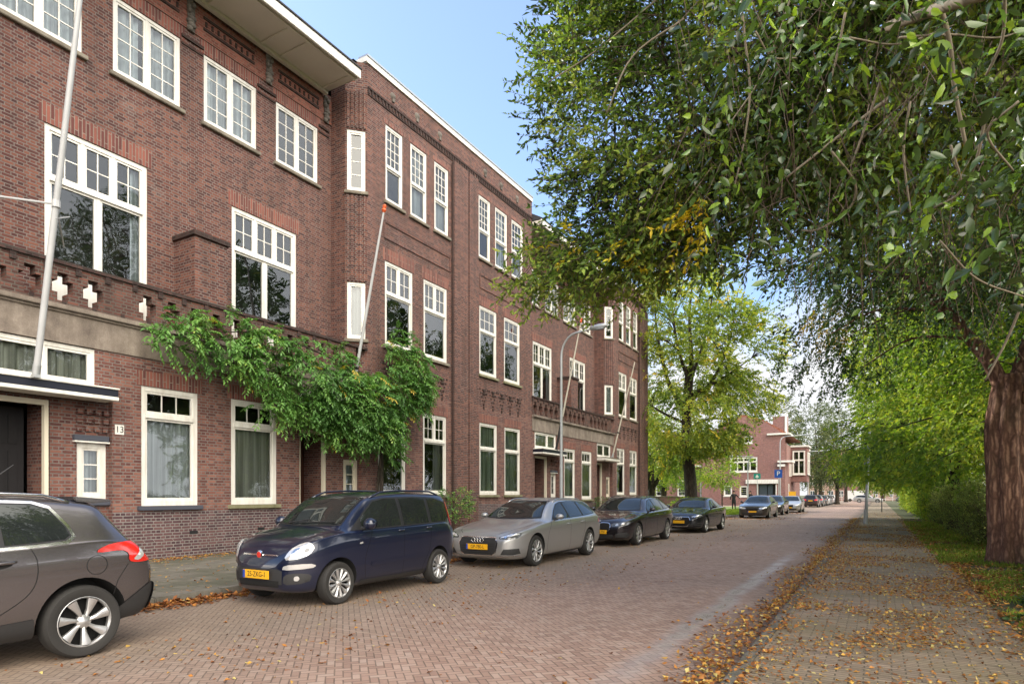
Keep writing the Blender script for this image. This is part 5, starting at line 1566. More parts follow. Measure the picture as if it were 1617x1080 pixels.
def inset_poly(p, d):
    """move every corner of a polygon outwards by d (negative: inwards)"""
    n = len(p); A = sum(p[i][0] * p[(i + 1) % n][1] - p[(i + 1) % n][0] * p[i][1] for i in range(n))
    sgn = 1 if A > 0 else -1
    out = []
    for i in range(n):
        a, b, c = Vector(p[i - 1]), Vector(p[i]), Vector(p[(i + 1) % n])
        e1, e2 = (b - a).normalized(), (c - b).normalized()
        n1, n2 = Vector((e1.y, -e1.x)) * sgn, Vector((e2.y, -e2.x)) * sgn
        m = (n1 + n2); m = m.normalized() if m.length > 1e-6 else n1
        q = b + m * (d / max(.4, m.dot(n1)))
        out.append((q.x, q.y))
    return out

def round_poly(p, it=2):
    P = [Vector(q) for q in p]
    for _ in range(it):
        Q = []
        for i in range(len(P)):
            a, b = P[i], P[(i + 1) % len(P)]
            Q += [a.lerp(b, .22), a.lerp(b, .78)]
        P = Q
    return [(q.x, q.y) for q in P]

def clip_x(poly, x0, x1):
    for lim, keep in ((x0, lambda v: v >= x0 - 1e-9), (x1, lambda v: v <= x1 + 1e-9)):
        out = []
        for i in range(len(poly)):
            a, b = poly[i], poly[(i + 1) % len(poly)]
            if keep(a[0]): out.append(a)
            if keep(a[0]) != keep(b[0]):
                t = (lim - a[0]) / (b[0] - a[0]); out.append((lim, a[1] + (b[1] - a[1]) * t))
        poly = out
    return poly

class Car:
    def __init__(s, sp, name, label, paint, loc, rz=0.0, group=None, detail=2):
        s.sp = sp; s.root = empty(name, loc, rz, label, 'car', group)
        s.L = sp['L']; s.W = sp['W']; s.detail = detail
        V, F = car_body(sp)
        s.bvh = BVHTree.FromPolygons([Vector(v) for v in V], F)
        me = bpy.data.meshes.new('body'); me.from_pydata([tuple(v) for v in V], [], F); me.update()
        bm = bmesh.new(); bm.from_mesh(me); bmesh.ops.recalc_face_normals(bm, faces=bm.faces); bm.to_mesh(me); bm.free()
        me.materials.append(M[paint]); me.materials.append(M['liner'])
        tmp = bpy.data.objects.new('tmp_body', me); COL.objects.link(tmp)
        cb = MB()
        for x in (sp['fw'], sp['rw']):
            for sg in (-1, 1):
                yc = x - s.L / 2; ra = sp['tr'] + sp.get('arch', .055)
                prof = [(0, -.34), (ra * .97, -.34), (ra, -.30), (ra, .30), (0, .30)]
                cb.lathe(prof, (sg * s.W / 2, yc, sp['tr'] + .012), 'x', 40)
        cm = bpy.data.meshes.new('cut'); cm.from_pydata(cb.v, [], cb.f); cm.update()
        bm = bmesh.new(); bm.from_mesh(cm); bmesh.ops.remove_doubles(bm, verts=bm.verts, dist=1e-5); bmesh.ops.recalc_face_normals(bm, faces=bm.faces); bm.to_mesh(cm); bm.free()
        cm.materials.append(M[paint]); cm.materials.append(M['liner'])
        for p in cm.polygons: p.material_index = 1
        ct = bpy.data.objects.new('tmp_cut', cm); COL.objects.link(ct)
        md = tmp.modifiers.new('b', 'BOOLEAN'); md.operation = 'DIFFERENCE'; md.object = ct; md.solver = 'EXACT'
        dg = bpy.context.evaluated_depsgraph_get(); dg.update()
        nm = bpy.data.meshes.new_from_object(tmp.evaluated_get(dg))
        bpy.data.objects.remove(tmp); bpy.data.objects.remove(ct)
        if len(nm.polygons) < 200: nm = me
        if len(nm.materials) < 2:
            nm.materials.clear(); nm.materials.append(M[paint]); nm.materials.append(M['liner'])
        mark_sharp(nm, 38)
        nm.name = 'body'
        s.body = link(bpy.data.objects.new('body', nm), s.root)
        s.wheels()
    def X(s, x): return x - s.L / 2
    def cast(s, o, d):
        h = s.bvh.ray_cast(Vector(o), Vector(d))
        return (h[0], h[1]) if h[0] is not None else (None, None)
    def patch(s, poly, view, off=.004, step=.035, sides=(1,), rnd=0, tol=.6):
        """triangulated patch that lies on the body; view: 'side' poly=(x from front, z), 'front'/'rear' poly=(lateral, z), 'top' poly=(lateral, x)"""
        if rnd: poly = round_poly(poly, rnd)
        n = len(poly)
        bpts = []
        for i in range(n):
            a, b = Vector(poly[i]), Vector(poly[(i + 1) % n])
            m = max(1, int((b - a).length / step))
            bpts += [tuple(a.lerp(b, k / m)) for k in range(m)]
        nb = len(bpts)
        x0, x1 = min(p[0] for p in bpts), max(p[0] for p in bpts); y0, y1 = min(p[1] for p in bpts), max(p[1] for p in bpts)
        pts = list(bpts)
        def inside(q):
            c = False; j = nb - 1
            for i in range(nb):
                xi, yi = bpts[i]; xj, yj = bpts[j]
                if (yi > q[1]) != (yj > q[1]) and q[0] < (xj - xi) * (q[1] - yi) / (yj - yi) + xi: c = not c
                j = i
            return c
        gx = np.arange(x0 + step * .5, x1, step); gy = np.arange(y0 + step * .5, y1, step)
        for a in gx:
            for b in gy:
                if inside((a, b)) and min((a - p[0])**2 + (b - p[1])**2 for p in bpts) > (step * .45)**2: pts.append((a, b))
        r = delaunay_2d_cdt([Vector(p) for p in pts], [], [list(range(nb))], 1, 1e-6)
        V2, F2 = r[0], r[2]
        out = []
        for sg in sides:
            Vs = []; ok = []
            for p in V2:
                if view == 'side': o, d = (sg * 3, s.X(p.x), p.y), (-sg, 0, 0)
                elif view == 'front': o, d = (sg * p.x, -s.L, p.y), (0, 1, 0)
                elif view == 'rear': o, d = (sg * p.x, s.L, p.y), (0, -1, 0)
                else: o, d = (sg * p.x, s.X(p.y), 4), (0, 0, -1)
                h, nn = s.cast(o, d)
                if h is None: Vs.append((0, 0, 0)); ok.append(False); continue
                if nn.dot(Vector(d)) > 0: nn = -nn
                Vs.append(tuple(h + nn * off)); ok.append(True)
            Fs = []
            for f in F2:
                if all(ok[i] for i in f):
                    e = max((Vector(Vs[f[i]]) - Vector(Vs[f[i - 1]])).length for i in range(len(f)))
                    if e < tol: Fs.append(tuple(f))
            out.append((Vs, Fs, view, sg))
        return out
    def put(s, name, patches, mat, parent=None, label=None):
        mb = MB()
        for Vs, Fs, view, sg in patches:
            ref = {'side': Vector((sg, 0, .2)), 'front': Vector((0, -1, .2)), 'rear': Vector((0, 1, .2)), 'top': Vector((0, 0, 1))}[view]
            fs = []
            for f in Fs:
                a, b, c = (Vector(Vs[i]) for i in f[:3])
                fs.append(f if (b - a).cross(c - a).dot(ref) > 0 else tuple(reversed(f)))
            if fs: mb.add(Vs, fs)
        if not mb.v: return None
        return mb.build(name, M[mat], parent or s.root, smooth=True, sharp=180, local=True, label=label)
    def both(s, name, poly, view, mat, off=.004, rnd=0, step=.035, parent=None, tol=.6):
        """one object per side"""
        return [s.put(name, s.patch(poly, view, off, step, (sg,), rnd, tol), mat, parent) for sg in (1, -1)]
    def strip(s, pts, view, wd, sides=(1, -1), off=.0025):
        """thin seam drawn along a polyline on the body"""
        P = [Vector(p) for p in pts]
        if 3 < len(P) < 12: P = [Vector((q.x, q.y)) for q in curve_pts([(p.x, p.y, 0) for p in P], 6)]
        Q = []
        for a, b in zip(P[:-1], P[1:]):
            m = max(1, int((b - a).length / .03)); Q += [a.lerp(b, k / m) for k in range(m)]
        Q.append(P[-1])
        res = []
        for sg in sides:
            Vs = []
            for i, p in enumerate(Q):
                t = (Q[min(i + 1, len(Q) - 1)] - Q[max(0, i - 1)]).normalized(); nn = Vector((-t.y, t.x)) * wd / 2
                for q in (p + nn, p - nn):
                    if view == 'side': h, nr_ = s.cast((sg * 3, s.X(q.x), q.y), (-sg, 0, 0))
                    elif view == 'top': h, nr_ = s.cast((sg * q.x, s.X(q.y), 4), (0, 0, -1))
                    elif view == 'front': h, nr_ = s.cast((sg * q.x, -s.L, q.y), (0, 1, 0))
                    else: h, nr_ = s.cast((sg * q.x, s.L, q.y), (0, -1, 0))
                    if h is None: h = Vector((0, 0, .5)); nr_ = Vector((0, 0, 1))
                    dd = {'side': Vector((sg, 0, 0)), 'top': Vector((0, 0, 1)), 'front': Vector((0, -1, 0)), 'rear': Vector((0, 1, 0))}[view]
                    if nr_.dot(dd) < 0: nr_ = -nr_
                    Vs.append(tuple(h + nr_ * off))
            Fs = [(2 * i, 2 * i + 1, 2 * i + 3, 2 * i + 2) for i in range(len(Q) - 1)]
            res.append((Vs, Fs, view, sg))
        return res
    def wheels(s):
        sp = s.sp; tr = sp['tr']; tw = sp.get('tw', .205); rr_ = sp.get('rim', tr * .70)
        for x in (sp['fw'], sp['rw']):
            for sg in (1, -1):
                cx = sg * (s.W / 2 - tw / 2 - .012); cy = s.X(x); C = (cx, cy, tr)
                mb = MB()
                h = tw / 2
                # disc with open spokes in front of a dark barrel
                face = h - .012
                st = sp.get('spokes', (10, .5, .35))
                ns, wi, wo = st[:3]
                def P(a, r, d): return (cx + sg * d, cy + r * math.cos(a), tr + r * math.sin(a))
                ri, ro = rr_ * .20, rr_ * .93
                da = 2 * math.pi / ns
                tw_ = st[3] if len(st) > 3 else 0.0
                for k in range(ns):
                    a = k * da + .2
                    prof = [(ri, wi, face - .020), (rr_ * .5, (wi + wo) / 2 * .8, face - .010), (ro, wo, face - .003)]
                    vs = []
                    for r, wf, dz in prof:
                        hw = da * wf / 2 * (1 if r > ri else 1.0)
                        aa = a + tw_ * (r / rr_) * sg
                        vs += [P(aa - hw, r, dz), P(aa, r, dz + .012), P(aa + hw, r, dz), P(aa + hw, r, dz - .03), P(aa - hw, r, dz - .03)]
                    fs = []
                    for i in range(2):
                        b0, b1 = i * 5, i * 5 + 5
                        for j in range(5):
                            q = (j + 1) % 5
                            fs.append((b0 + j, b0 + q, b1 + q, b1 + j))
                    mb.add(vs, fs)
                prof = [(rr_ * .92, face - .012), (rr_ * .97, face + .006), (rr_ * 1.0, face + .004), (rr_ * 1.01, face - .03), (rr_ * .93, face - .05), (rr_ * .92, face - .012)]
                mb.lathe([(r, sg * d) for r, d in prof], C, 'x', 40)
                mb.lathe([(0, sg * (face + .004)), (rr_ * .12, sg * (face + .002)), (rr_ * .17, sg * (face - .006)), (rr_ * .27, sg * (face - .016)), (rr_ * .27, sg * (face - .05))], C, 'x', 24)
                w = mb.build('wheel', M[sp.get('rimmat', 'alloy')], s.root, smooth=True, sharp=40, local=True, fix=True)
                mb = MB()
                prof = [(rr_ * .99, -h + .01), (rr_ * 1.04, -h), (tr * .93, -h + .004), (tr * .985, -h + .03), (tr, -h + .05), (tr, h - .05), (tr * .985, h - .03), (tr * .93, h - .004), (rr_ * 1.04, h), (rr_ * .99, h - .01)]
                mb.lathe([(r, sg * d) for r, d in prof], C, 'x', 48)
                mb.build('tyre', M['rubber'], w, smooth=True, sharp=50, local=True, fix=True)
                mb = MB()
                mb.lathe([(rr_ * .995, sg * (h - .02)), (rr_ * .97, -sg * h * .2), (0, -sg * h * .2)], C, 'x', 32)
                mb.build('brake_disc', M['liner'], w, local=True)
    def plate(s, z, txt=None, rear=False, y=None, bluew=.045, w=.52):
        yy = (s.L / 2 + .03 if rear else -s.L / 2 - .028) if y is None else y
        sg = 1 if rear else -1
        mb = MB(); mb.box(-w / 2, w / 2, yy - .006, yy + .006, z - .056, z + .056)
        p = mb.build('number_plate', M['plate'], s.root, local=True, bevel=.002)
        mb = MB()
        x0 = w / 2 - bluew
        mb.box(*((-w / 2 + .002, -x0) if not rear else (x0, w / 2 - .002)), yy + sg * .0062 - .001, yy + sg * .0062 + .001, z - .053, z + .053)
        mb.build('country_band', M['plate_blue'], p, local=True)
        if txt:
            # reads from outside the car
            Rm = Matrix(((-1, 0, 0, 0), (0, 0, -1, 0), (0, 1, 0, 0), (0, 0, 0, 1))) if rear else Matrix(((1, 0, 0, 0), (0, 0, -1, 0), (0, 1, 0, 0), (0, 0, 0, 1)))
            Rm = Matrix(((1, 0, 0, 0), (0, 0, 1, 0), (0, 1, 0, 0), (0, 0, 0, 1)))
            # text plane: +x of the text must run to the viewer's right
            ux = Vector((1, 0, 0)) if not rear else Vector((-1, 0, 0))
            nrmv = Vector((0, sg, 0)); uz = Vector((0, 0, 1))
            Rm = Matrix(((ux.x, uz.x, nrmv.x, +.02 * ux.x), (ux.y, uz.y, nrmv.y, yy + sg * .0072), (ux.z, uz.z, nrmv.z, z), (0, 0, 0, 1)))
            text_mesh('plate_text', txt, .098, M['ink'], p, Rm, .0008, sx=.86)
        return p
    def mirror(s, x, z, mat, size=(.10, .075, .075)):
        for sg in (1, -1):
            h, nn = s.cast((sg * 3, s.X(x), z - .04), (-sg, 0, 0))
            bx = abs(h.x) if h else s.W / 2
            mb = MB()
            mb.ball((sg * (bx + .055 + size[0]), s.X(x) + .01, z + .02), size[0] * 1.12, size[1], size[2], 16, 10)
            m = mb.build('wing_mirror', M[mat], s.root, smooth=True, sharp=180, local=True)
            mb = MB(); mb.tube([(sg * (bx - .05), s.X(x) + .0, z - .06), (sg * (bx + .10), s.X(x) + .01, z - .03)], [.035, .028], 8)
            mb.build('mirror_arm', M['plastic'], m, smooth=True, local=True)
            mb = MB(); mb.lathe([(0, .0), (size[0] * .8, .0)], (sg * (bx + .055 + size[0]), s.X(x) + size[1] + .003, z + .02), 'y', 16)
            mb.build('mirror_glass', M['carglass'], m, local=True)
    def handles(s, pts, mat, w=.17):
        for (x, z) in pts:
            for sg in (1, -1):
                h, nn = s.cast((sg * 3, s.X(x), z), (-sg, 0, 0))
                if h is None: continue
                mb = MB(); c = h.x + sg * .022
                mb.tube([(h.x + sg * .004, s.X(x) - w / 2, z - .004), (c, s.X(x) - w / 3, z), (c, s.X(x) + w / 3, z + .004), (h.x + sg * .004, s.X(x) + w / 2, z + .006)], [.010, .014, .014, .010], 8)
                mb.build('door_handle', M[mat], s.root, smooth=True, sharp=180, local=True)
    def rails(s, x0, x1, mat, lat=.80, h=.035, r=.014):
        for sg in (1, -1):
            pts = []
            N = 14
            for i in range(N + 1):
                x = x0 + (x1 - x0) * i / N
                wv = float(pchip(s.sp['wr'], np.array([x]))[0]) * s.W / 2 * lat
                hh, _ = s.cast((sg * wv, s.X(x), 4), (0, 0, -1))
                if hh is None: continue
                lift = h * min(1, min(i, N - i) / 2.0)
                pts.append((hh.x, hh.y, hh.z + lift))
            mb = MB(); mb.tube(pts, r, 8)
            mb.build('roof_rail', M[mat], s.root, smooth=True, sharp=180, local=True)
    def glass(s, dlo, pillars, trim='black', band=.018, rim=None, rimw=.012):
        """side windows: rim strip, black surround, then the panes between the pillars"""
        if rim:
            for sg in (1, -1): s.put('window_trim', s.patch(inset_poly(dlo, band + rimw), 'side', .003, .04, (sg,)), rim)
        for sg in (1, -1): s.put('window_surround', s.patch(inset_poly(dlo, band), 'side', .005, .04, (sg,)), trim)
        for x0, x1 in pillars:
            pp = clip_x(dlo, x0, x1)
            for sg in (1, -1): s.put('side_window', s.patch(pp, 'side', .008, .04, (sg,)), 'carglass')
    def screen(s, z0, z1, w0, w1, rear=False, name=None, sag=.02):
        view = 'rear' if rear else 'front'
        N = 10
        poly = [(-w0 + 2 * w0 * i / N, z0 + sag * (abs(1 - 2 * i / N) ** 2)) for i in range(N + 1)] + [(w1 - 2 * w1 * i / N, z1 - sag * .6 * abs(1 - 2 * i / N) ** 2) for i in range(N + 1)]
        s.put('screen_surround', s.patch(inset_poly(poly, .022), view, .004, .05), 'black')
        s.put(name or ('rear_screen' if rear else 'windscreen'), s.patch(poly, view, .008, .05), 'carglass')
    def seams(s, lines, wd=.007):
        for sg in (1, -1):
            ps = []
            for l in lines: ps += s.strip(l, 'side', wd, (sg,))
            s.put('door_seams', ps, 'gap')
    def rings(s, z, y, r=.05, sp_=.075):
        mb = MB()
        for i in range(4):
            c = (-1.5 * sp_ + i * sp_, y, z); n = 20
            pts = [(c[0] + r * math.cos(2 * math.pi * k / n), y, z + r * math.sin(2 * math.pi * k / n)) for k in range(n + 1)]
            mb.tube(pts, .0075, 6, cap=False)
        return mb.build('badge_rings', M['chrome'], s.root, smooth=True, sharp=180, local=True)
    def front_y(s, z, lat=0.0):
        h, _ = s.cast((lat, -s.L, z), (0, 1, 0))
        return h.y if h else -s.L / 2

WF = [(0, .60), (.02, .68), (.05, .745), (.10, .81), (.18, .875), (.30, .93), (.48, .968), (.75, .99), (1.1, 1.0)]
def wtab(L, rear): return WF + [(L - 1.2, 1.0)] + [(L - a, b) for a, b in rear]
WRr = [(.8, .985), (.45, .955), (.22, .92), (.10, .875), (.04, .83), (0, .76)]

# ---- small navy hatchback
WFP = [(0, .42), (.02, .51), (.05, .60), (.10, .70), (.18, .80), (.30, .885), (.48, .95), (.75, .99), (1.1, 1.0)]
PANDA = dict(L=3.653, W=1.643, fw=.69, rw=3.035, tr=.292, tw=.185, rim=.205, arch=.050, spokes=(12, .55, .62),
    zt=[(0, .60), (.02, .67), (.05, .725), (.10, .80), (.2, .88), (.42, .965), (.66, 1.018), (.80, 1.043), (.88, 1.10), (1.18, 1.335), (1.42, 1.478), (1.66, 1.522), (1.9, 1.545), (2.4, 1.56), (3.05, 1.55), (3.38, 1.515), (3.49, 1.44), (3.57, 1.22), (3.62, .96), (3.645, .80), (3.653, .70)],
    zb=[(0, .30), (.06, .22), (.25, .185), (.6, .18), (3.1, .185), (3.45, .22), (3.6, .30), (3.653, .38)],
    w=WFP + wtab(3.653, WRr)[9:], belt=[(0, .80), (.8, .97), (1.6, .99), (2.6, 1.01), (3.2, 1.03), (3.653, .9)], sh=[(0, .58), (.4, .80), (.9, .88), (2.5, .92), (3.3, .93), (3.653, .7)],
    wr=[(0, .60), (.3, .70), (.9, .80), (1.2, .79), (1.5, .765), (2.4, .765), (3.3, .75), (3.653, .64)], crown=[(0, .05), (.5, .075), (.9, .05), (1.3, .055), (1.8, .06), (3.0, .06), (3.653, .05)])
c = Car(PANDA, 'parked_car', 'navy blue small hatchback parked at the kerb, second car from the left', 'p_navy', (-7.21, 5.64 + PANDA['L'] / 2, 0), R(1.0), 'cars parked along the left kerb')
c.glass([(.98, 1.01), (1.28, 1.235), (1.52, 1.395), (1.75, 1.435), (2.5, 1.45), (3.05, 1.43), (3.34, 1.36), (3.38, 1.12), (3.27, 1.055), (2.4, 1.04), (1.5, 1.02)], [(1.16, 2.03), (2.11, 2.76), (2.84, 3.4)], band=.022)
c.screen(1.065, 1.465, .60, .54)
c.screen(1.02, 1.42, .55, .50, True)
for nm, sg in (('headlight', 1), ('headlight', -1)):
    hl = c.put(nm, c.patch([(.44, .64), (.50, .79), (.58, .86), (.67, .872), (.725, .81), (.70, .71), (.61, .655)], 'front', .006, .025, (sg,), 1), 'lamp')
    c.put('lamp_reflector', c.patch([(.52, .70), (.56, .79), (.63, .80), (.65, .73), (.59, .68)], 'front', .012, .02, (sg,), 2), 'chrome', hl)
    c.put('indicator_lens', c.patch([(.65, .74), (.66, .80), (.695, .80), (.69, .75)], 'front', .012, .02, (sg,), 2), 'lamp_dark', hl)
    c.put('running_light', c.patch([(.43, .508), (.45, .575), (.70, .598), (.735, .565), (.71, .53)], 'front', .006, .02, (sg,), 1), 'lamp')
    fg = c.put('fog_light_recess', c.patch([(.43, .315), (.45, .455), (.62, .475), (.71, .45), (.68, .34)], 'front', .004, .025, (sg,), 1), 'plastic')
    c.put('fog_light', c.patch([(.565, .375), (.565, .425), (.605, .44), (.62, .40), (.60, .37)], 'front', .010, .015, (sg,), 2), 'lamp', fg)
gr = c.put('bumper_grille', c.patch([(-.42, .32), (-.43, .50), (-.36, .525), (.36, .525), (.43, .50), (.42, .32)], 'front', .005, .03, (1,), 0), 'plastic')
c.put('lower_intake', c.patch([(-.37, .285), (-.38, .37), (.38, .37), (.37, .285)], 'front', .008, .03), 'liner', gr)
c.put('chrome_bar', c.patch([(-.34, .688), (-.34, .706), (.34, .706), (.34, .688)], 'front', .006, .03), 'chrome')
b = MB(); b.lathe([(0, -.022), (.04, -.019), (.058, -.010), (.060, 0)], (0, c.front_y(.70) - .004, .70), 'y', 20)
bd = b.build('round_badge', M['chrome'], c.root, smooth=True, local=True)
b = MB(); b.lathe([(0, -.0225), (.040, -.0205), (.041, -.018)], (0, c.front_y(.70) - .005, .70), 'y', 20); b.build('badge_centre', M['red_lens'], bd, smooth=True, local=True)
c.plate(.445, '25-ZKG-1', y=c.front_y(.445, .2) - .028, w=.50)
c.mirror(1.16, 1.065, 'p_navy', (.088, .085, .088))
c.handles([(2.0, .955), (2.72, .965)], 'p_navy', .15)
c.rails(1.5, 3.28, 'p_navy', .93, .05, .016)
c.seams([[(1.22, .30), (1.18, .55), (1.26, .80), (1.36, 1.0)], [(2.06, .27), (2.07, 1.02)], [(2.79, .95), (2.74, .62), (2.60, .40), (2.58, .28)]])
for sg in (1, -1):
    c.put('side_moulding', c.patch([(1.32, .468), (1.32, .52), (2.60, .56), (2.62, .51)], 'side', .010, .03, (sg,)), 'p_navy')
    c.put('sill_cladding', c.patch([(1.12, .20), (1.12, .285), (2.66, .285), (2.66, .20)], 'side', .006, .04, (sg,)), 'plastic')
    c.put('side_repeater', c.patch([(1.06, .80), (1.05, .825), (1.12, .835), (1.13, .81)], 'side', .010, .012, (sg,), 1), 'lamp')
    c.put('tail_light', c.patch([(3.44, .98), (3.41, 1.20), (3.38, 1.37), (3.45, 1.39), (3.52, 1.20), (3.57, .96)], 'side', .008, .025, (sg,), 1), 'red_lens')
c.put('bonnet_seam', c.strip([(.50, .24), (.60, .5), (.66, .86)], 'top', .007), 'gap')
b = MB()
for sg in (1, -1):
    p0 = c.cast((sg * .1 - .25, c.X(.86), 4), (0, 0, -1))[0]; p1 = c.cast((sg * .25 + .28, c.X(.91), 4), (0, 0, -1))[0]
    if p0 and p1: b.tube([p0 + Vector((0, -.02, .02)), p1 + Vector((0, -.02, .022))], .009, 6)
b.build('wiper', M['plastic'], c.root, local=True)
navy = c

# ---- silver estate
def estate(L=4.725, W=1.842, H=1.434, fw=.895, rw=3.715):
    return dict(L=L, W=W, fw=fw, rw=rw, tr=.326, tw=.225, rim=.236, arch=.045, spokes=(10, .62, .40, .25),
    zt=[(0, .56), (.02, .63), (.05, .675), (.10, .715), (.25, .78), (.6, .862), (1.05, .935), (1.30, .985), (1.42, 1.035), (1.75, 1.205), (2.05, 1.335), (2.3, 1.395), (2.55, H - .012), (2.8, H), (3.3, H - .008), (3.8, H - .028), (4.12, H - .065), (4.32, H - .12), (4.42, H - .22), (4.54, 1.06), (4.61, .96), (4.67, .86), (4.71, .76), (4.725, .66)],
    zb=[(0, .27), (.05, .215), (.25, .165), (.7, .155), (3.9, .165), (4.4, .22), (4.65, .30), (4.725, .40)],
    w=wtab(L, WRr), belt=[(0, .70), (.6, .80), (1.3, .895), (2.2, .935), (3.4, .965), (4.3, .985), (4.725, .8)], sh=[(0, .56), (.35, .70), (.9, .79), (1.6, .83), (3.2, .87), (4.2, .88), (4.725, .65)],
    wr=[(0, .60), (.35, .70), (1.2, .78), (1.6, .76), (2.2, .67), (2.8, .655), (3.6, .645), (4.3, .625), (4.725, .58)], crown=[(0, .05), (.5, .085), (1.2, .06), (1.6, .06), (2.3, .065), (3.6, .06), (4.3, .05), (4.725, .05)])
ESTATE_DLO = [(1.72, .955), (2.0, 1.13), (2.28, 1.275), (2.5, 1.318), (2.9, 1.335), (3.4, 1.330), (3.95, 1.295), (4.27, 1.14), (4.16, 1.045), (3.6, 1.01), (2.6, .978)]
A4 = estate()
c = Car(A4, 'parked_car', 'champagne silver estate car parked behind the navy hatchback', 'p_silver', (-7.12, 10.93 + A4['L'] / 2, 0), 0, 'cars parked along the left kerb')
c.glass(ESTATE_DLO, [(1.86, 2.53), (2.61, 3.33), (3.41, 4.35)], band=.016, rim='chrome', rimw=.010)
c.screen(.985, 1.345, .68, .50)
c.screen(1.0, 1.28, .58, .46, True)
def audi_front(c, lamp_z=0.0, dark='plastic'):
    g_ = c.put('grille', c.patch([(-.40, .625), (-.455, .52), (-.42, .345), (-.33, .275), (.33, .275), (.42, .345), (.455, .52), (.40, .625)], 'front', .007, .03), dark)
    c.put('grille_frame', c.patch([(-.415, .645), (-.475, .52), (-.435, .335), (-.34, .258), (.34, .258), (.435, .335), (.475, .52), (.415, .645)], 'front', .004, .03), 'chrome')
    ps = []
    for i in range(7): ps += c.strip([(-.40, .32 + i * .045), (.40, .32 + i * .045)], 'front', .009, (1,), .011)
    c.put('grille_bars', ps, 'black', g_)
    for sg in (1, -1):
        hl = c.put('headlight', c.patch([(.485, .60), (.50, .655), (.70, .715), (.845, .735), (.855, .66), (.80, .61), (.68, .585), (.60, .605)], 'front', .007, .022, (sg,), 1, 1.0), 'lamp_dark')
        c.put('daytime_light', c.patch([(.52, .618), (.53, .645), (.70, .695), (.83, .715), (.83, .69), (.72, .655)], 'front', .012, .02, (sg,), 0, 1.0), 'lamp', hl)
        c.put('projector_lens', c.patch([(.60, .625), (.60, .655), (.64, .665), (.66, .64), (.64, .615)], 'front', .013, .02, (sg,), 1), 'chrome', hl)
        c.put('side_intake', c.patch([(.53, .29), (.60, .40), (.83, .415), (.83, .31), (.75, .285)], 'front', .006, .025, (sg,), 0, 1.0), 'plastic')
        c.put('splitter_lip', c.patch([(.45, .235), (.45, .262), (.80, .275), (.82, .255)], 'front', .012, .025, (sg,), 0, 1.0), 'chrome' if dark == 'plastic' else 'plastic')
    c.rings(.575, c.front_y(.575) - .025, .043, .066)
    # upper front corner: clam bonnet seam
    c.put('bonnet_seam', c.strip([(.44, .10), (.60, .3), (.74, .8), (.76, 1.15)], 'top', .006), 'gap')
audi_front(c)
c.plate(.44, 'GP-780-L', y=c.front_y(.44) - .03)
c.mirror(1.80, 1.0, 'p_silver', (.085, .08, .062))
c.handles([(2.45, .835), (3.25, .865)], 'p_silver', .19)
c.rails(2.25, 3.95, 'chrome', .95, .035, .012)
c.seams([[(1.42, .25), (1.38, .45), (1.46, .72), (1.62, .93)], [(2.57, .22), (2.575, .97)], [(3.42, .97), (3.39, .68), (3.26, .45), (3.24, .25)]])
for sg in (1, -1):
    c.put('sill_trim', c.patch([(1.36, .17), (1.36, .215), (3.28, .225), (3.28, .175)], 'side', .006, .04, (sg,)), 'plastic')
    c.put('tail_light', c.patch([(4.30, .80), (4.34, .90), (4.55, .92), (4.62, .80)], 'side', .007, .025, (sg,), 1), 'red_lens')
    c.put('side_crease', c.strip([(1.1, .775), (2.5, .80), (4.0, .83)], 'side', .006, (sg,), .003), 'chrome') if False else None
silver = c

# ---- dark violet-grey estate with twin kidney grille
B5 = dict(estate(4.942, 1.868, 1.479, .885, 3.86))
B5['tr'] = .338; B5['rim'] = .248; B5['spokes'] = (7, .42, .62, .1)
B5['zt'] = [(0, .58), (.02, .655), (.05, .70), (.10, .745), (.25, .805), (.6, .885), (1.15, .965), (1.42, 1.01), (1.55, 1.06), (1.9, 1.24), (2.2, 1.375), (2.45, 1.435), (2.75, 1.470), (3.0, 1.479), (3.5, 1.465), (3.95, 1.415), (4.25, 1.345), (4.42, 1.26), (4.62, 1.10), (4.76, .99), (4.87, .88), (4.925, .76), (4.942, .66)]
B5['zb'] = [(0, .25), (.05, .205), (.25, .165), (.7, .155), (4.1, .165), (4.6, .22), (4.86, .30), (4.942, .40)]
B5['w'] = wtab(4.942, WRr)
for k_ in ('belt', 'sh', 'wr', 'crown'): B5[k_] = [(a * 4.942 / 4.725, b + (.025 if k_ in ('belt', 'sh') else 0)) for a, b in B5[k_]]
c = Car(B5, 'parked_car', 'dark violet-grey estate with split kidney grille, parked behind the silver estate', 'p_black', (-7.06, 17.3 + B5['L'] / 2, 0), 0, 'cars parked along the left kerb')
DLO5 = [(a * 1.046, b + .032) for a, b in ESTATE_DLO]
c.glass(DLO5, [(1.95, 2.66), (2.74, 3.50), (3.58, 4.55)], band=.016, rim='chrome', rimw=.008)
c.screen(1.02, 1.385, .69, .51); c.screen(1.02, 1.3, .58, .46, True)
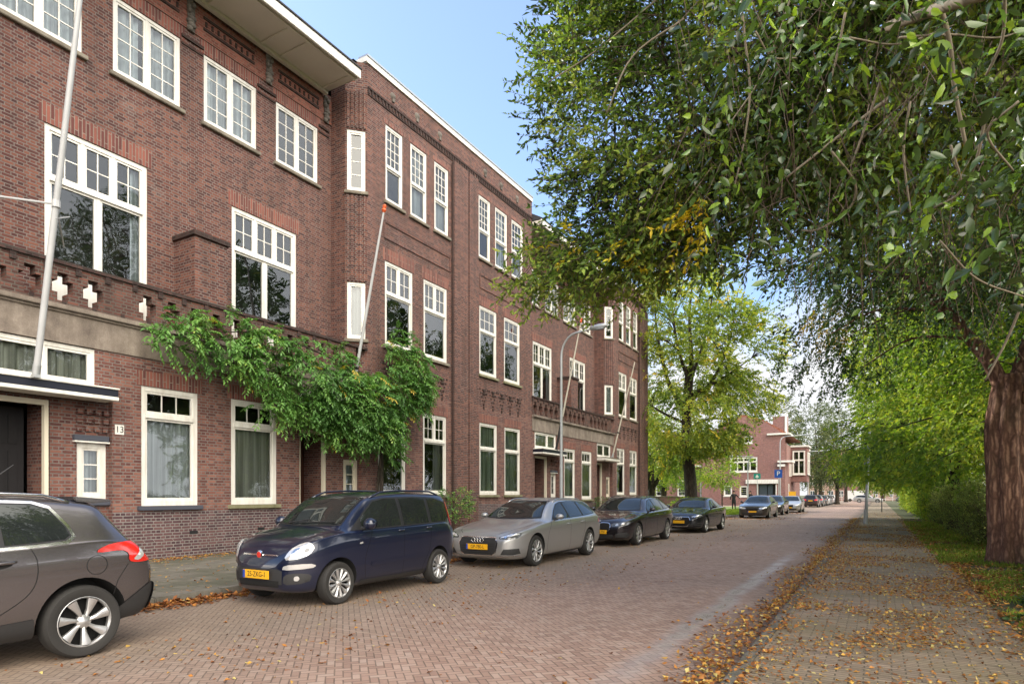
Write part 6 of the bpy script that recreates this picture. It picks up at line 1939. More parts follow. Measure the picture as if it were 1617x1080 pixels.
for sg in (1, -1):
    g_ = c.put('kidney_grille', c.patch([(.03, .46), (.03, .66), (.10, .685), (.30, .675), (.345, .62), (.31, .47), (.2, .45)], 'front', .008, .025, (sg,), 1), 'liner')
    c.put('kidney_frame', c.patch([(.012, .44), (.012, .675), (.10, .70), (.31, .69), (.365, .62), (.325, .455), (.2, .435)], 'front', .005, .025, (sg,), 1), 'chrome')
    hl = c.put('headlight', c.patch([(.37, .585), (.38, .665), (.62, .70), (.85, .745), (.87, .68), (.80, .615), (.60, .575)], 'front', .007, .022, (sg,), 1, 1.0), 'lamp_dark')
    c.put('daytime_light', c.patch([(.50, .60), (.52, .655), (.58, .665), (.60, .61)], 'front', .012, .018, (sg,), 1), 'lamp', hl)
    c.put('daytime_light', c.patch([(.66, .615), (.67, .675), (.73, .69), (.76, .64)], 'front', .012, .018, (sg,), 1), 'lamp', hl)
    c.put('side_intake', c.patch([(.50, .28), (.52, .38), (.80, .42), (.84, .34), (.78, .27)], 'front', .006, .025, (sg,), 0, 1.0), 'plastic')
    c.put('chrome_strip', c.patch([(.45, .395), (.45, .41), (.82, .445), (.83, .43)], 'front', .010, .025, (sg,), 0, 1.0), 'p_black')
    c.put('tail_light', c.patch([(4.50, .86), (4.54, .97), (4.76, .98), (4.85, .86)], 'side', .007, .025, (sg,), 1), 'red_lens')
    c.put('sill_trim', c.patch([(1.40, .17), (1.40, .21), (3.42, .22), (3.42, .175)], 'side', .006, .04, (sg,)), 'plastic')
c.put('lower_intake', c.patch([(-.42, .23), (-.44, .35), (.44, .35), (.42, .23)], 'front', .006, .03), 'plastic')
c.put('bonnet_seam', c.strip([(.40, .10), (.56, .3), (.74, .9), (.77, 1.25)], 'top', .006), 'gap')
b = MB(); b.lathe([(0, -.012), (.036, -.009), (.04, 0)], (0, c.front_y(.735) - .0, .735), 'y', 16); b.build('round_badge', M['zinc'], c.root, smooth=True, local=True)
c.plate(.425, 'H-927-TN', y=c.front_y(.425) - .03)
c.mirror(1.92, 1.03, 'p_black', (.085, .08, .062))
c.handles([(2.6, .87), (3.42, .90)], 'p_black', .19)
c.rails(2.4, 4.15, 'p_black', .95, .035, .012)
c.seams([[(1.48, .25), (1.44, .45), (1.52, .74), (1.70, .95)], [(2.70, .22), (2.705, 1.0)], [(3.58, 1.0), (3.55, .70), (3.40, .46), (3.38, .25)]])

# ---- dark blue-grey saloon
A3 = dict(estate(4.456, 1.796, 1.416, .86, 3.497))
A3['zt'] = [(0, .56), (.02, .63), (.05, .675), (.10, .715), (.25, .785), (.6, .865), (1.02, .945), (1.22, .99), (1.34, 1.04), (1.68, 1.21), (1.98, 1.335), (2.2, 1.385), (2.5, 1.413), (2.75, 1.41), (3.05, 1.37), (3.4, 1.255), (3.75, 1.10), (3.92, 1.04), (4.15, 1.015), (4.33, .985), (4.40, .90), (4.44, .78), (4.456, .66)]
A3['zb'] = [(0, .26), (.05, .205), (.25, .16), (.7, .15), (3.6, .16), (4.1, .22), (4.4, .30), (4.456, .40)]
A3['w'] = wtab(4.456, WRr); A3['spokes'] = (10, .5, .35, .0)
for k_ in ('belt', 'sh', 'wr', 'crown'): A3[k_] = [(a * 4.456 / 4.725, b) for a, b in A3[k_]]
c = Car(A3, 'parked_car', 'dark blue-grey saloon with sloping boot, in front of the street tree', 'p_char', (-6.72, 24.85 + A3['L'] / 2, 0), R(-2), 'cars parked along the left kerb')
c.glass([(1.62, .955), (1.9, 1.13), (2.15, 1.265), (2.4, 1.305), (2.8, 1.30), (3.15, 1.215), (3.5, 1.05), (3.35, 1.005), (2.5, .975)], [(1.75, 2.42), (2.50, 3.12), (3.20, 3.5)], band=.016, rim='chrome', rimw=.008)
c.screen(.99, 1.335, .67, .50); c.screen(1.07, 1.36, .60, .48, True)
audi_front(c, dark='liner')
c.plate(.44, None, y=c.front_y(.44) - .03)
c.mirror(1.70, 1.0, 'p_char', (.085, .08, .062)); c.handles([(2.34, .835), (3.05, .865)], 'p_char', .18)
c.seams([[(1.34, .25), (1.30, .45), (1.38, .72), (1.52, .93)], [(2.46, .22), (2.465, .97)], [(3.22, .97), (3.19, .68), (3.06, .45), (3.04, .25)]])
for sg in (1, -1): c.put('tail_light', c.patch([(4.10, .80), (4.14, .90), (4.32, .92), (4.40, .80)], 'side', .007, .025, (sg,), 1), 'red_lens')

# ---- warm grey crossover, seen from behind at the left edge
P2 = dict(L=4.159, W=1.739, fw=.815, rw=3.46, tr=.332, tw=.205, rim=.232, arch=.062, spokes=(7, .62, .46, .12),
    zt=[(0, .62), (.02, .70), (.05, .745), (.10, .79), (.25, .86), (.6, .94), (.95, 1.0), (1.10, 1.035), (1.22, 1.09), (1.6, 1.305), (1.9, 1.45), (2.1, 1.50), (2.4, 1.525), (2.8, 1.528), (3.2, 1.515), (3.55, 1.475), (3.68, 1.44), (3.78, 1.33), (3.90, 1.16), (3.99, 1.03), (4.06, .96), (4.11, .90), (4.145, .80), (4.159, .70)],
    zb=[(0, .32), (.06, .25), (.3, .22), (.7, .21), (3.4, .22), (3.8, .25), (4.06, .30), (4.159, .42)],
    w=wtab(4.159, [(.8, .99), (.45, .97), (.22, .945), (.10, .91), (.04, .87), (0, .80)]), belt=[(0, .82), (1.0, .96), (2.0, 1.005), (3.0, 1.04), (3.6, 1.07), (4.0, 1.0), (4.159, .85)], sh=[(0, .62), (.5, .80), (1.0, .87), (2.4, .90), (3.4, .945), (4.0, .93), (4.159, .75)],
    wr=[(0, .60), (.4, .72), (1.0, .80), (1.5, .76), (2.0, .70), (2.8, .69), (3.4, .68), (3.7, .70), (4.0, .80), (4.159, .70)], crown=[(0, .05), (.5, .08), (1.0, .06), (1.6, .06), (2.2, .07), (3.4, .07), (3.8, .06), (4.159, .04)])
c = Car(P2, 'parked_car', 'warm grey crossover cut off by the left edge, seen from its rear wheel back', 'p_grey', (-7.18, 3.09 - (P2['rw'] - P2['L'] / 2), 0), 0, 'cars parked along the left kerb')
dlo = [(1.40, 1.04), (1.75, 1.27), (2.0, 1.385), (2.3, 1.415), (2.85, 1.415), (3.12, 1.405), (3.24, 1.36), (3.34, 1.20), (3.36, 1.13), (3.31, 1.095), (3.0, 1.075), (2.2, 1.045)]
c.glass(dlo, [(1.55, 2.08), (2.15, 2.80), (2.85, 3.40)], band=.014, rim='chrome', rimw=.028)
c.screen(1.06, 1.455, .66, .52); c.screen(1.02, 1.40, .60, .50, True)
for sg in (1, -1):
    tl = c.put('tail_light', c.patch([(3.56, .955), (3.58, .990), (3.70, 1.035), (3.92, 1.045), (4.02, 1.015), (4.13, .88), (4.115, .845), (3.93, .835), (3.86, .86), (3.865, .93), (3.80, .97)], 'side', .010, .025, (sg,), 1), 'red_lens')
    c.put('light_claw', c.patch([(3.90, .87), (3.97, .93), (3.97, .98), (4.01, .96), (4.02, .90), (3.96, .855)], 'side', .014, .02, (sg,), 1), 'lamp', tl)
    c.put('rear_bumper_cladding', c.patch([(3.74, .30), (3.74, .40), (3.84, .46), (4.0, .565), (4.10, .62), (4.15, .60), (4.15, .42), (4.06, .31)], 'side', .012, .03, (sg,)), 'plastic')
    c.put('arch_cladding', c.patch([(2.6, .235), (2.6, .395), (3.05, .42), (3.07, .25)], 'side', .010, .03, (sg,)), 'plastic')
    c.put('sill_cladding', c.patch([(1.2, .235), (1.2, .38), (2.98, .40), (2.98, .24)], 'side', .008, .04, (sg,)), 'plastic')
    c.put('sill_chrome', c.patch([(1.6, .385), (1.6, .43), (2.62, .455), (2.66, .43)], 'side', .014, .03, (sg,)), 'chrome')
    n = 24
    c.put('fuel_flap_seam', c.strip([(3.565 + .092 * math.cos(2 * math.pi * k / n), .845 + .088 * math.sin(2 * math.pi * k / n)) for k in range(n + 1)], 'side', .005, (sg,)), 'gap')
c.put('rear_bumper', c.patch([(-.72, .36), (-.72, .60), (-.4, .63), (.4, .63), (.72, .60), (.72, .36)], 'rear', .03, .04), 'plastic')
b = MB()
b.prism([(3.50, 1.485), (3.62, 1.475), (3.84, 1.455), (3.86, 1.435), (3.70, 1.415), (3.52, 1.44)], -.55, .55, 'x')
b.v = [(x, c.X(y), z) for x, y, z in b.v]
b.build('roof_spoiler', M['p_grey'], c.root, local=True, fix=True, bevel=.01)
c.rails(1.95, 3.45, 'chrome', .96, .042, .018)
c.handles([(2.02, .905), (2.80, .925)], 'p_grey', .23)
for sg in (1, -1):
    h, nn = c.cast((sg * 3, c.X(2.80), .905), (-sg, 0, 0))
    c.put('handle_recess', c.patch([(2.70, .90), (2.76, .945), (2.86, .945), (2.90, .905), (2.80, .875)], 'side', .003, .02, (sg,), 2), 'gap')
c.seams([[(1.28, .30), (1.24, .55), (1.34, .85), (1.48, 1.04)], [(2.10, .25), (2.12, 1.04)], [(3.02, 1.06), (3.07, .92), (3.06, .74), (2.96, .60), (2.66, .40), (2.62, .30)], [(3.86, .83), (3.76, .68), (3.72, .55)]], .006)
c.mirror(1.5, 1.07, 'p_grey', (.09, .085, .08))
b = MB(); p = c.cast((.1, c.X(2.9), 4), (0, 0, -1))[0]
b.tube([p, p + Vector((0, .30, .26))], [.008, .004], 6); b.build('aerial', M['plastic'], c.root, local=True)
c.plate(.75, None, rear=True)
b = MB(); b.tube([(-.6, c.X(4.16), .66), (.6, c.X(4.16), .66)], .02, 6); b.build('boot_seam', M['gap'], c.root, local=True)
grey = c

# ---- cars farther up the street
def simple_front(c, dark=True):
    sg_ = (1, -1)
    c.put('grille', c.patch([(-.33, .46), (-.36, .66), (.36, .66), (.33, .46)], 'front', .006, .04), 'liner')
    c.put('lower_intake', c.patch([(-.6, .25), (-.62, .37), (.62, .37), (.6, .25)], 'front', .006, .04), 'plastic')
    for sg in sg_:
        c.put('headlight', c.patch([(.40, .59), (.41, .68), (.62, .71), (.84, .735), (.85, .66), (.66, .60)], 'front', .006, .03, (sg,), 1, 1.0), 'lamp')
def far_car(sp, paint, loc, rz, label, dlo, pil, zs):
    c = Car(sp, 'parked_car', label, paint, loc, rz, 'cars parked along the left kerb', 1)
    c.glass(dlo, pil, band=.02)
    c.screen(*zs); c.screen(1.04, zs[1] - .06, .58, .47, True)
    simple_front(c); c.plate(.43, None, y=c.front_y(.43) - .03); c.plate(.80, None, rear=True)
    c.mirror(sp['fw'] + 1.0, 1.02, paint, (.085, .08, .065))
    L = sp['L']
    for sg in (1, -1): c.put('tail_light', c.patch([(.42, .80), (.44, .95), (.68, .98), (.78, .95), (.76, .82)], 'rear', .008, .03, (sg,), 1, 1.2), 'red_lens')
    return c
b5 = far_car(B5, 'p_brown', (-6.85, 42.4 + B5['L'] / 2, 0), R(-1), 'dark brown saloon-like estate on its own by the lawn, near the standing person', DLO5, [(1.95, 2.66), (2.74, 3.50), (3.58, 4.55)], (1.02, 1.385, .69, .51))
def copy_car(src, loc, rz, label, paint):
    r = copy_tree(src.root); r.location = loc; r.rotation_euler = (0, 0, rz); r['label'] = label
    old = src.body.data.materials[0]
    for ch in kids(r):
        stack = [ch] + kids(ch)
        for q in stack:
            if q.data and old.name in [m.name for m in q.data.materials if m]:
                q.data = q.data.copy()
                for i, m in enumerate(q.data.materials):
                    if m and m.name == old.name: q.data.materials[i] = M[paint]
    return r
copy_car(b5, (-6.95, 52.3, 0), 0, 'dark car almost hidden between the brown estate and the light silver saloon', 'p_char')
s6 = far_car(A3, 'p_lsilver', (-6.45, 57.4 + A3['L'] / 2, 0), 0, 'light silver saloon parked past the brown estate', [(1.62, .955), (1.9, 1.13), (2.15, 1.265), (2.4, 1.305), (2.8, 1.30), (3.15, 1.215), (3.5, 1.05), (3.35, 1.005), (2.5, .975)], [(1.75, 2.42), (2.50, 3.12), (3.20, 3.5)], (.99, 1.335, .67, .50))
s7 = far_car(P2, 'p_maroon', (-6.9, 84.5, 0), R(180), 'dark maroon crossover seen from behind at the far corner', dlo, [(1.55, 2.08), (2.15, 2.80), (2.85, 3.40)], (1.06, 1.455, .66, .52))
yy = 91.0
for i, (src, pt, lab) in enumerate(((s7, 'p_mid', 'mid-grey car second in the far row beyond the maroon crossover'), (s6, 'p_char', 'dark grey car third in the far row beyond the maroon crossover'), (b5, 'p_lsilver', 'silver car fourth in the far row beyond the maroon crossover'),
                     (s6, 'p_mid', 'grey saloon fifth in the far row beyond the maroon crossover'), (b5, 'p_lsilver', 'pale car last but one in the far row'), (s7, 'p_white', 'white car at the end of the far row'))):
    copy_car(src, (-6.8 - .05 * i, yy, 0), R(180), lab, pt); yy += 6.6
copy_car(b5, (-1.6, 136, 0), R(90), 'pale car crossing at the end of the street', 'p_lsilver')
copy_car(s6, (5.2, 142, 0), R(90), 'grey car at the right of the far crossing', 'p_mid')
# ------------------------------------------------------------------ street furniture
def lamp(x, y, h, arm, label, r=.06, ang=0.0, base=ZP):
    root = empty('street_lamp', (x, y, base), 0, label, 'street lamp', 'curved street lamps')
    dx, dy = math.cos(ang), math.sin(ang)
    pts = [(x, y, base), (x, y, base + 1.2), (x, y, h - .75)]
    rad = [r * 1.15, r * 1.1, r * .8]
    for k in range(1, 7):
        a = k / 6 * math.pi / 2 * .95
        pts.append((x + dx * .55 * (1 - math.cos(a)), y + dy * .55 * (1 - math.cos(a)), h - .75 + .70 * math.sin(a))); rad.append(r * .7)
    pts.append((x + dx * arm * .72, y + dy * arm * .72, h + .02)); rad.append(r * .62)
    mb = MB(); mb.tube(pts, rad, 10)
    mb.build('post', M['galv'], root, smooth=True, sharp=180)
    mb = MB()
    a0, a1 = Vector(pts[-1]) - Vector((dx * .06, dy * .06, 0)), Vector((x + dx * (arm + .1), y + dy * (arm + .1), h + .06))
    mb.tube([a0, a0.lerp(a1, .12), a0.lerp(a1, .5), a0.lerp(a1, .92), a1], [.045, .075, .095, .07, .03], 10)
    lh = mb.build('lamp_head', M['galv'], root, smooth=True, sharp=180)
    mb = MB(); q = a0.lerp(a1, .55); mb.ball((q.x, q.y, q.z - .055), .20 if abs(dx) > .5 else .08, .08 if abs(dx) > .5 else .2, .055, 12, 8)
    mb.build('lamp_lens', M['frosted'], lh, smooth=True, sharp=180)
    mb = MB(); mb.tube([(x, y, base), (x, y, base + .9)], r * 1.55, 10); mb.build('post_base', M['galv'], root, smooth=True, sharp=40)
lamp(-8.7, 18.2, 6.62, 1.45, 'tall curved street lamp on the pavement in front of the brick row houses', .05)
lamp(-10.2, 60.5, 5.0, -1.7, 'shorter street lamp arching to the left, on the lawn behind the straight street tree', .055)
lamp(-9.4, 76.0, 8.0, 3.0, 'tall street lamp arching over the blue parking sign before the corner building', .06)
lamp(-9.0, 104.0, 8.0, 2.8, 'most distant curved street lamp, before the grey-green trees', .075)

def pole(x, y, h, lean, label):
    root = empty('steel_pole', (x, y, .045), 0, label, 'lamp post')
    mb = MB(); mb.tube([(x, y, .045), (x + lean * .2, y, h * .2), (x + lean, y, h)], [.085, .075, .05], 12); mb.build('post', M['galv'], root, smooth=True, sharp=180)
    mb = MB(); mb.tube([(x, y, .04), (x + lean * .1, y, .75)], .098, 12); mb.build('post_base', M['galv'], root, smooth=True, sharp=40)
    mb = MB(); mb.box(x - .13 + lean * .35, x - .075 + lean * .35, y - .12, y + .12, 2.6, 4.1); mb.build('pole_sign', M['zinc'], root, bevel=.01)
pole(-.52, 36.0, 5.3, .2, 'slender light steel lamp post at the left edge of the path')

def sign(x, y, h, w_, hh, mat, label, txt=None, cat='road sign', shape='box', postmat='galv', base=.06):
    root = empty('road_sign', (x, y, base), 0, label, cat)
    mb = MB(); mb.tube([(x, y, base), (x, y, h + hh / 2)], .04, 8); mb.build('post', M[postmat], root, smooth=True)
    mb = MB()
    if shape == 'round': mb.lathe([(0, -.02), (w_ / 2, -.02), (w_ / 2, .0), (0, 0)], (x, y - .05, h), 'y', 24)
    else: mb.box(x - w_ / 2, x + w_ / 2, y - .075, y - .055, h - hh / 2, h + hh / 2)
    sp_ = mb.build('sign_panel', M[mat], root, fix=True)
    if txt == 'tree':
        mb = MB(); mb.prism([(x - .2, h - .14), (x + .2, h - .14), (x, h + .2)], y - .084, y - .078); mb.box(x - .035, x + .035, y - .084, y - .078, h - .24, h - .14)
        mb.build('sign_symbol', M['white'], sp_, fix=True)
    elif txt:
        text_mesh('sign_letter', txt, hh * .8, M['white'], None, Matrix.Translation((x, y - .079, h)) @ Matrix(((1, 0, 0, 0), (0, 0, -1, 0), (0, 1, 0, 0), (0, 0, 0, 1))), .002)
        t = ALLOBJ[-1]; t.parent = sp_; o = origin_of(sp_); t.data.transform(Matrix.Translation((-o.x, -o.y, -o.z)))
    return root
sign(-9.2, 73.0, 3.75, .78, .85, 'sign_blue', 'square blue parking sign on a post in front of the white shop lintel', 'P')
sign(-11.5, 74.0, 3.55, .72, .6, 'sign_green', 'small green sign with a white tree-like symbol, left of the blue parking sign', 'tree')
sign(.3, 61.0, 2.5, .62, .7, 'plastic', 'dark sign seen from behind on a short post, right of the slender steel lamp post', None, postmat='plastic')
sign(-8.9, 83.0, 1.6, .8, .6, 'sign_yellow', 'yellow notice board beside the corner of the brick corner building', None)

# ------------------------------------------------------------------ the brick building on the far corner
def corner_building():
    root = empty('corner_building', (-18, 90, 0), 0, 'brick corner building with tall chimney, orange roof and white shop lintel, at the far left', 'building')
    Yp = 90.0
    def X(px): t = (px - 808.5) / 1000; d = Yp / (.5 * t + .8660); return d * (t * .8660 - .5)
    def Z(px, py): t = (px - 808.5) / 1000; d = Yp / (.5 * t + .8660); return CAM_H + (781 - py) / 1000 * d
    x0, x1 = X(1108), X(1240)
    zt = 9.4
    U, N = (1, 0, 0), (0, -1, 0)
    P = (0, Yp, 0)
    front = [(X(1153), X(1196), Z(1175, 745), Z(1175, 722)), (X(1143), X(1156), Z(1150, 783), Z(1150, 766)), (X(1168), X(1181), Z(1175, 784), Z(1175, 767)), (X(1197), X(1225), 0.1, Z(1210, 764)), (X(1175), X(1188), Z(1180, 700), Z(1180, 688))]
    mb = MB(); wall_holes(mb, P, U, N, x0, x1, 0, zt, front, .15)
    # street side
    xs = x1; US, NS = (0, 1, 0), (1, 0, 0)
    PS = (xs, Yp, 0)
    side = [(3.4, 4.6, .2, 3.0), (10.0, 11.2, 3.6, 5.6)]
    wall_holes(mb, PS, US, NS, 0, 18, 0, 8.2, side, .15)
    mb.quad((x0, Yp, 0), (x0, Yp + 18, 0), (x0, Yp + 18, zt), (x0, Yp, zt))
    mb.quad((x0, Yp + 18, 0), (x1, Yp + 18, 0), (x1, Yp + 18, 8.2), (x0, Yp + 18, 8.2))
    # stepped gable above
    mb.prism([(x0 + 1.0, zt), (x1 - .002, zt), (x1 - 2.6, zt + 1.9), (x1 - 5.2, zt + 2.7), (x0 + 4, zt + 2.0)], Yp + .004, Yp + .4, 'y')
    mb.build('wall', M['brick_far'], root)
    W4 = [(0, .68, [(1, 1, 1)] * 4), (.68, 1, [(1, 2, 1)] * 4)]
    window(root, P, U, N, *front[0], W4, sill='white', lintel=0, fw=.14)
    window(root, P, U, N, *front[1], [(0, 1, [(1, 1, 4)])], sill='white', lintel=0, fw=.14)
    window(root, P, U, N, *front[2], [(0, 1, [(1, 1, 4)])], sill='white', lintel=0, fw=.14)
    window(root, P, U, N, *front[4], [(0, 1, [(1, 2, 1)])], sill='white', lintel=0, fw=.14)
    # shop front: dark opening with glass doors and the white lintel band
    a, b, c_, d_ = front[3]
    mb = MB(); mb.box(a, b, Yp + .5, Yp + .6, 0, d_); mb.build('shop_front', M['room'], root)
    mb = MB(); mb.box(a + .1, a + 1.1, Yp + .30, Yp + .34, .1, d_ - .1); mb.box(b - 1.0, b - .4, Yp + .30, Yp + .34, .1, d_ - .1); mb.build('shop_door', M['far_glass'], root)
    for q in (a - .12, b + .002):
        mb = MB(); mb.box(q, q + .12, Yp - .06, Yp + .3, 0, d_); mb.build('shop_door_frame', M['white'], root)
    mb = MB(); mb.box(X(1178), X(1229), Yp - .28, Yp - .004, Z(1205, 763.5), Z(1205, 757)); mb.build('shop_lintel', M['white'], root, bevel=.02)
    # bay window on the corner and the little balconies
    mb = MB()
    mb.box(xs + .002, xs + 2.05, Yp + 6.0, Yp + 9.6, 3.3, 8.1); by = mb.build('bay', M['brick_far'], root)
    window(root, (xs + .1, Yp + 5.835, 0), U, N, .15, 1.75, 4.3, 7.6, [(0, .6, [(1, 1, 1)] * 2), (.6, 1, [(1, 1, 1)] * 2)], sill='white', lintel=0, fw=.14, back=.15, margin=-.02)
    window(root, (xs + 2.215, Yp, 0), US, NS, 6.4, 9.2, 4.3, 7.4, [(0, .6, [(1, 1, 1)] * 3), (.6, 1, [(1, 1, 1)] * 3)], sill='white', lintel=0, fw=.14, back=.15, margin=-.02)
    mb = MB(); mb.box(xs - .02, xs + 2.3, Yp + 5.8, Yp + 9.8, 8.11, 8.35); mb.build('bay_roof', M['white'], by)
    window(root, PS, US, NS, *side[0], [(0, 1, [(1, 1, 1)] * 2)], sill='white', lintel=0, fw=.14)
    window(root, PS, US, NS, *side[1], [(0, 1, [(1, 1, 1)] * 2)], sill='white', lintel=0, fw=.14)
    mb = MB(); mb.box(xs - .9, xs + .9, Yp - .45, Yp + 2.6, 5.75, 6.0); mb.box(xs - .9, xs - .0, Yp - .5, Yp - .02, 5.2, 5.5); mb.build('balcony_slab', M['white'], root)
    mb = MB(); mb.prism([(Yp + .3, 6.0), (Yp + 5.0, 6.0), (Yp + .3, 8.4)], xs + .02, xs + .12, 'x'); mb.build('balcony_screen', M['brick_far'], root, fix=True)
    mb = MB(); mb.box(xs + .01, xs + .3, Yp + 4.0, Yp + 4.3, 4.0, 5.7); mb.build('downpipe', M['white'], root)
    mb = MB(); mb.box(xs + .02, xs + 1.5, Yp + 10.0, Yp + 18.2, 8.2, 8.45); mb.build('gutter', M['white'], root)
    mb = MB(); mb.box(xs - 2.2, xs + .6, Yp - .35, Yp + 3.5, zt, zt + .22)
    mb.build('gutter', M['white'], root)
    mb = MB()
    mb.prism([(x0 - .2, zt), (xs + .25, zt + .23), (xs - 2.8, zt + 2.2), (xs - 5.4, zt + 3.0), (x0 + 4, zt + 2.3)], Yp + .45, Yp + 18.4, 'y')
    mb.build('roof', M['tile_red'], root, fix=True)
    mb = MB(); mb.box(xs - 1.6, xs + .1, Yp + .6, Yp + 2.4, zt + .22, zt + 2.5); ch = mb.build('chimney', M['brick_far'], root)
    mb = MB(); mb.box(xs - .12, xs + .16, Yp + .5, Yp + .75, zt + .24, zt + 2.9); mb.build('chimney_flue', M['white'], ch)
    # lower wing with a tall pink tiled roof on the left
    xl = X(1020)
    mb = MB(); mb.box(xl, x0 - .01, Yp + 1.0, Yp + 14, 0, 5.6); wg = mb.build('side_wing', M['brick_far'], root)
    mb = MB(); mb.prism([(Yp + .4, 5.6), (Yp + 14.6, 5.6), (Yp + 7.5, 11.0)], xl - .3, x0 - .02, 'x'); mb.build('wing_roof', M['tile_red'], wg, fix=True)
    mb = MB(); mb.box(xl - .3, x0 - .02, Yp + .25, Yp + .42, 5.42, 5.64); mb.build('wing_gutter', M['white'], wg)
    for k in range(3): window(root, (0, Yp + .83, 0), U, N, xl + 1.2 + 3.2 * k, xl + 2.6 + 3.2 * k, 1.2, 3.6, [(0, 1, [(1, 1, 4)])], sill='white', lintel=0, fw=.14, back=.15, margin=-.02)
corner_building()

def far_house(x0, x1, y0, y1, h, label, floors, wins, mat='far_wall', roof=2.6, seed=1):
    root = empty('far_house', ((x0 + x1) / 2, y0, 0), 0, label, 'house', 'houses closing the street')
    mb = MB(); mb.box(x0, x1, y0, y1, 0, h); mb.build('wall', M[mat], root)
    if roof:
        mb = MB(); mb.prism([(y0 - .3, h), (y1 + .3, h), ((y0 + y1) / 2, h + roof)], x0 - .2, x1 + .2, 'x'); rf = mb.build('roof', M['tile_red'], root, fix=True)
        mb = MB(); mb.box(x0 + 1, x0 + 1.8, (y0 + y1) / 2 - .6, (y0 + y1) / 2 + .6, h + roof * .5, h + roof + 1.0); mb.build('chimney', M['brick_far'], rf)
    W = (x1 - x0) / wins
    for f in range(floors):
        for k in range(wins):
            a = x0 + W * (k + .22); b = x0 + W * (k + .78); z0 = .9 + f * (h - .4) / floors; z1 = z0 + 1.7
            mb = MB(); mb.box(a, b, y0 - .06, y0 - .004, z0, z1); wn = mb.build('window', M['white'], root)
            mb = MB()
            for q in range(2): mb.box(a + .12 + q * (b - a - .12) / 2, a + (b - a) / 2 * (q + 1) - .06 + .0 * q, y0 - .075, y0 - .062, z0 + .12, z1 - .12)
            mb.build('pane', M['far_glass'], wn)
    mb = MB(); mb.box((x0 + x1) / 2 - .5, (x0 + x1) / 2 + .5, y0 - .08, y0 - .004, 0, 2.3); mb.build('door', M['door_brown'], root)
    return root
far_house(-16, -9.5, 185, 196, 9.5, 'pale pink house closing the street, leftmost behind the far parked cars', 3, 3)
far_house(-9.3, -3.2, 186, 197, 11.0, 'pink brick house closing the street, taller than its neighbours', 3, 3, 'brick_far')
far_house(-3.0, 5.5, 188, 199, 8.0, 'wide pale house closing the street behind the steel lamp post', 2, 5)
far_house(5.7, 16, 186, 198, 9.0, 'pale house at the right of the street end, behind the dark sign', 2, 5, 'brick_far')
# long white quay railing and vans in front of them
root = empty('railing', (-2, 172, 0), 0, 'long pale railing across the end of the street', 'railing')
mb = MB()
mb.box(-9, 12, 172, 172.06, 1.5, 1.6); mb.box(-9, 12, 172, 172.06, .5, .58); mb.build('rail', M['white'], root)
for k in range(15):
    mb = MB(); mb.box(-9 + 1.5 * k, -8.92 + 1.5 * k, 172.065, 172.12, 0, 1.6); mb.build('baluster', M['white'], root)
def van(x, y, label):
    root = empty('white_van', (x, y, 0), 0, label, 'van')
    mb = MB(); mb.prism([(x - 2.6, .35), (x + 2.6, .35), (x + 2.62, 1.2), (x + 2.1, 1.35), (x + 1.5, 2.3), (x + 1.2, 2.42), (x - 2.55, 2.42), (x - 2.62, 2.2)], y - .95, y + .95, 'y')
    mb.build('body', M['p_white'], root, fix=True, bevel=.05)
    mb = MB(); mb.prism([(x + 1.0, 1.35), (x + 1.95, 1.35), (x + 1.5, 2.1), (x + 1.0, 2.1)], y - .962, y - .955, 'y'); mb.build('side_window', M['carglass'], root, fix=True)
    for dx in (-1.7, 1.7):
        mb = MB(); mb.lathe([(0, -.1), (.33, -.1), (.34, 0), (.33, .1), (0, .1)], (x + dx, y - .9, .34), 'y', 20); mb.build('wheel', M['rubber'], root, fix=True)
    mb = MB(); mb.box(x + 2.55, x + 2.66, y - .8, y - .5, .8, 1.0); mb.build('headlight', M['lamp'], root)
van(-3.6, 160, 'white delivery van crossing at the end of the street')

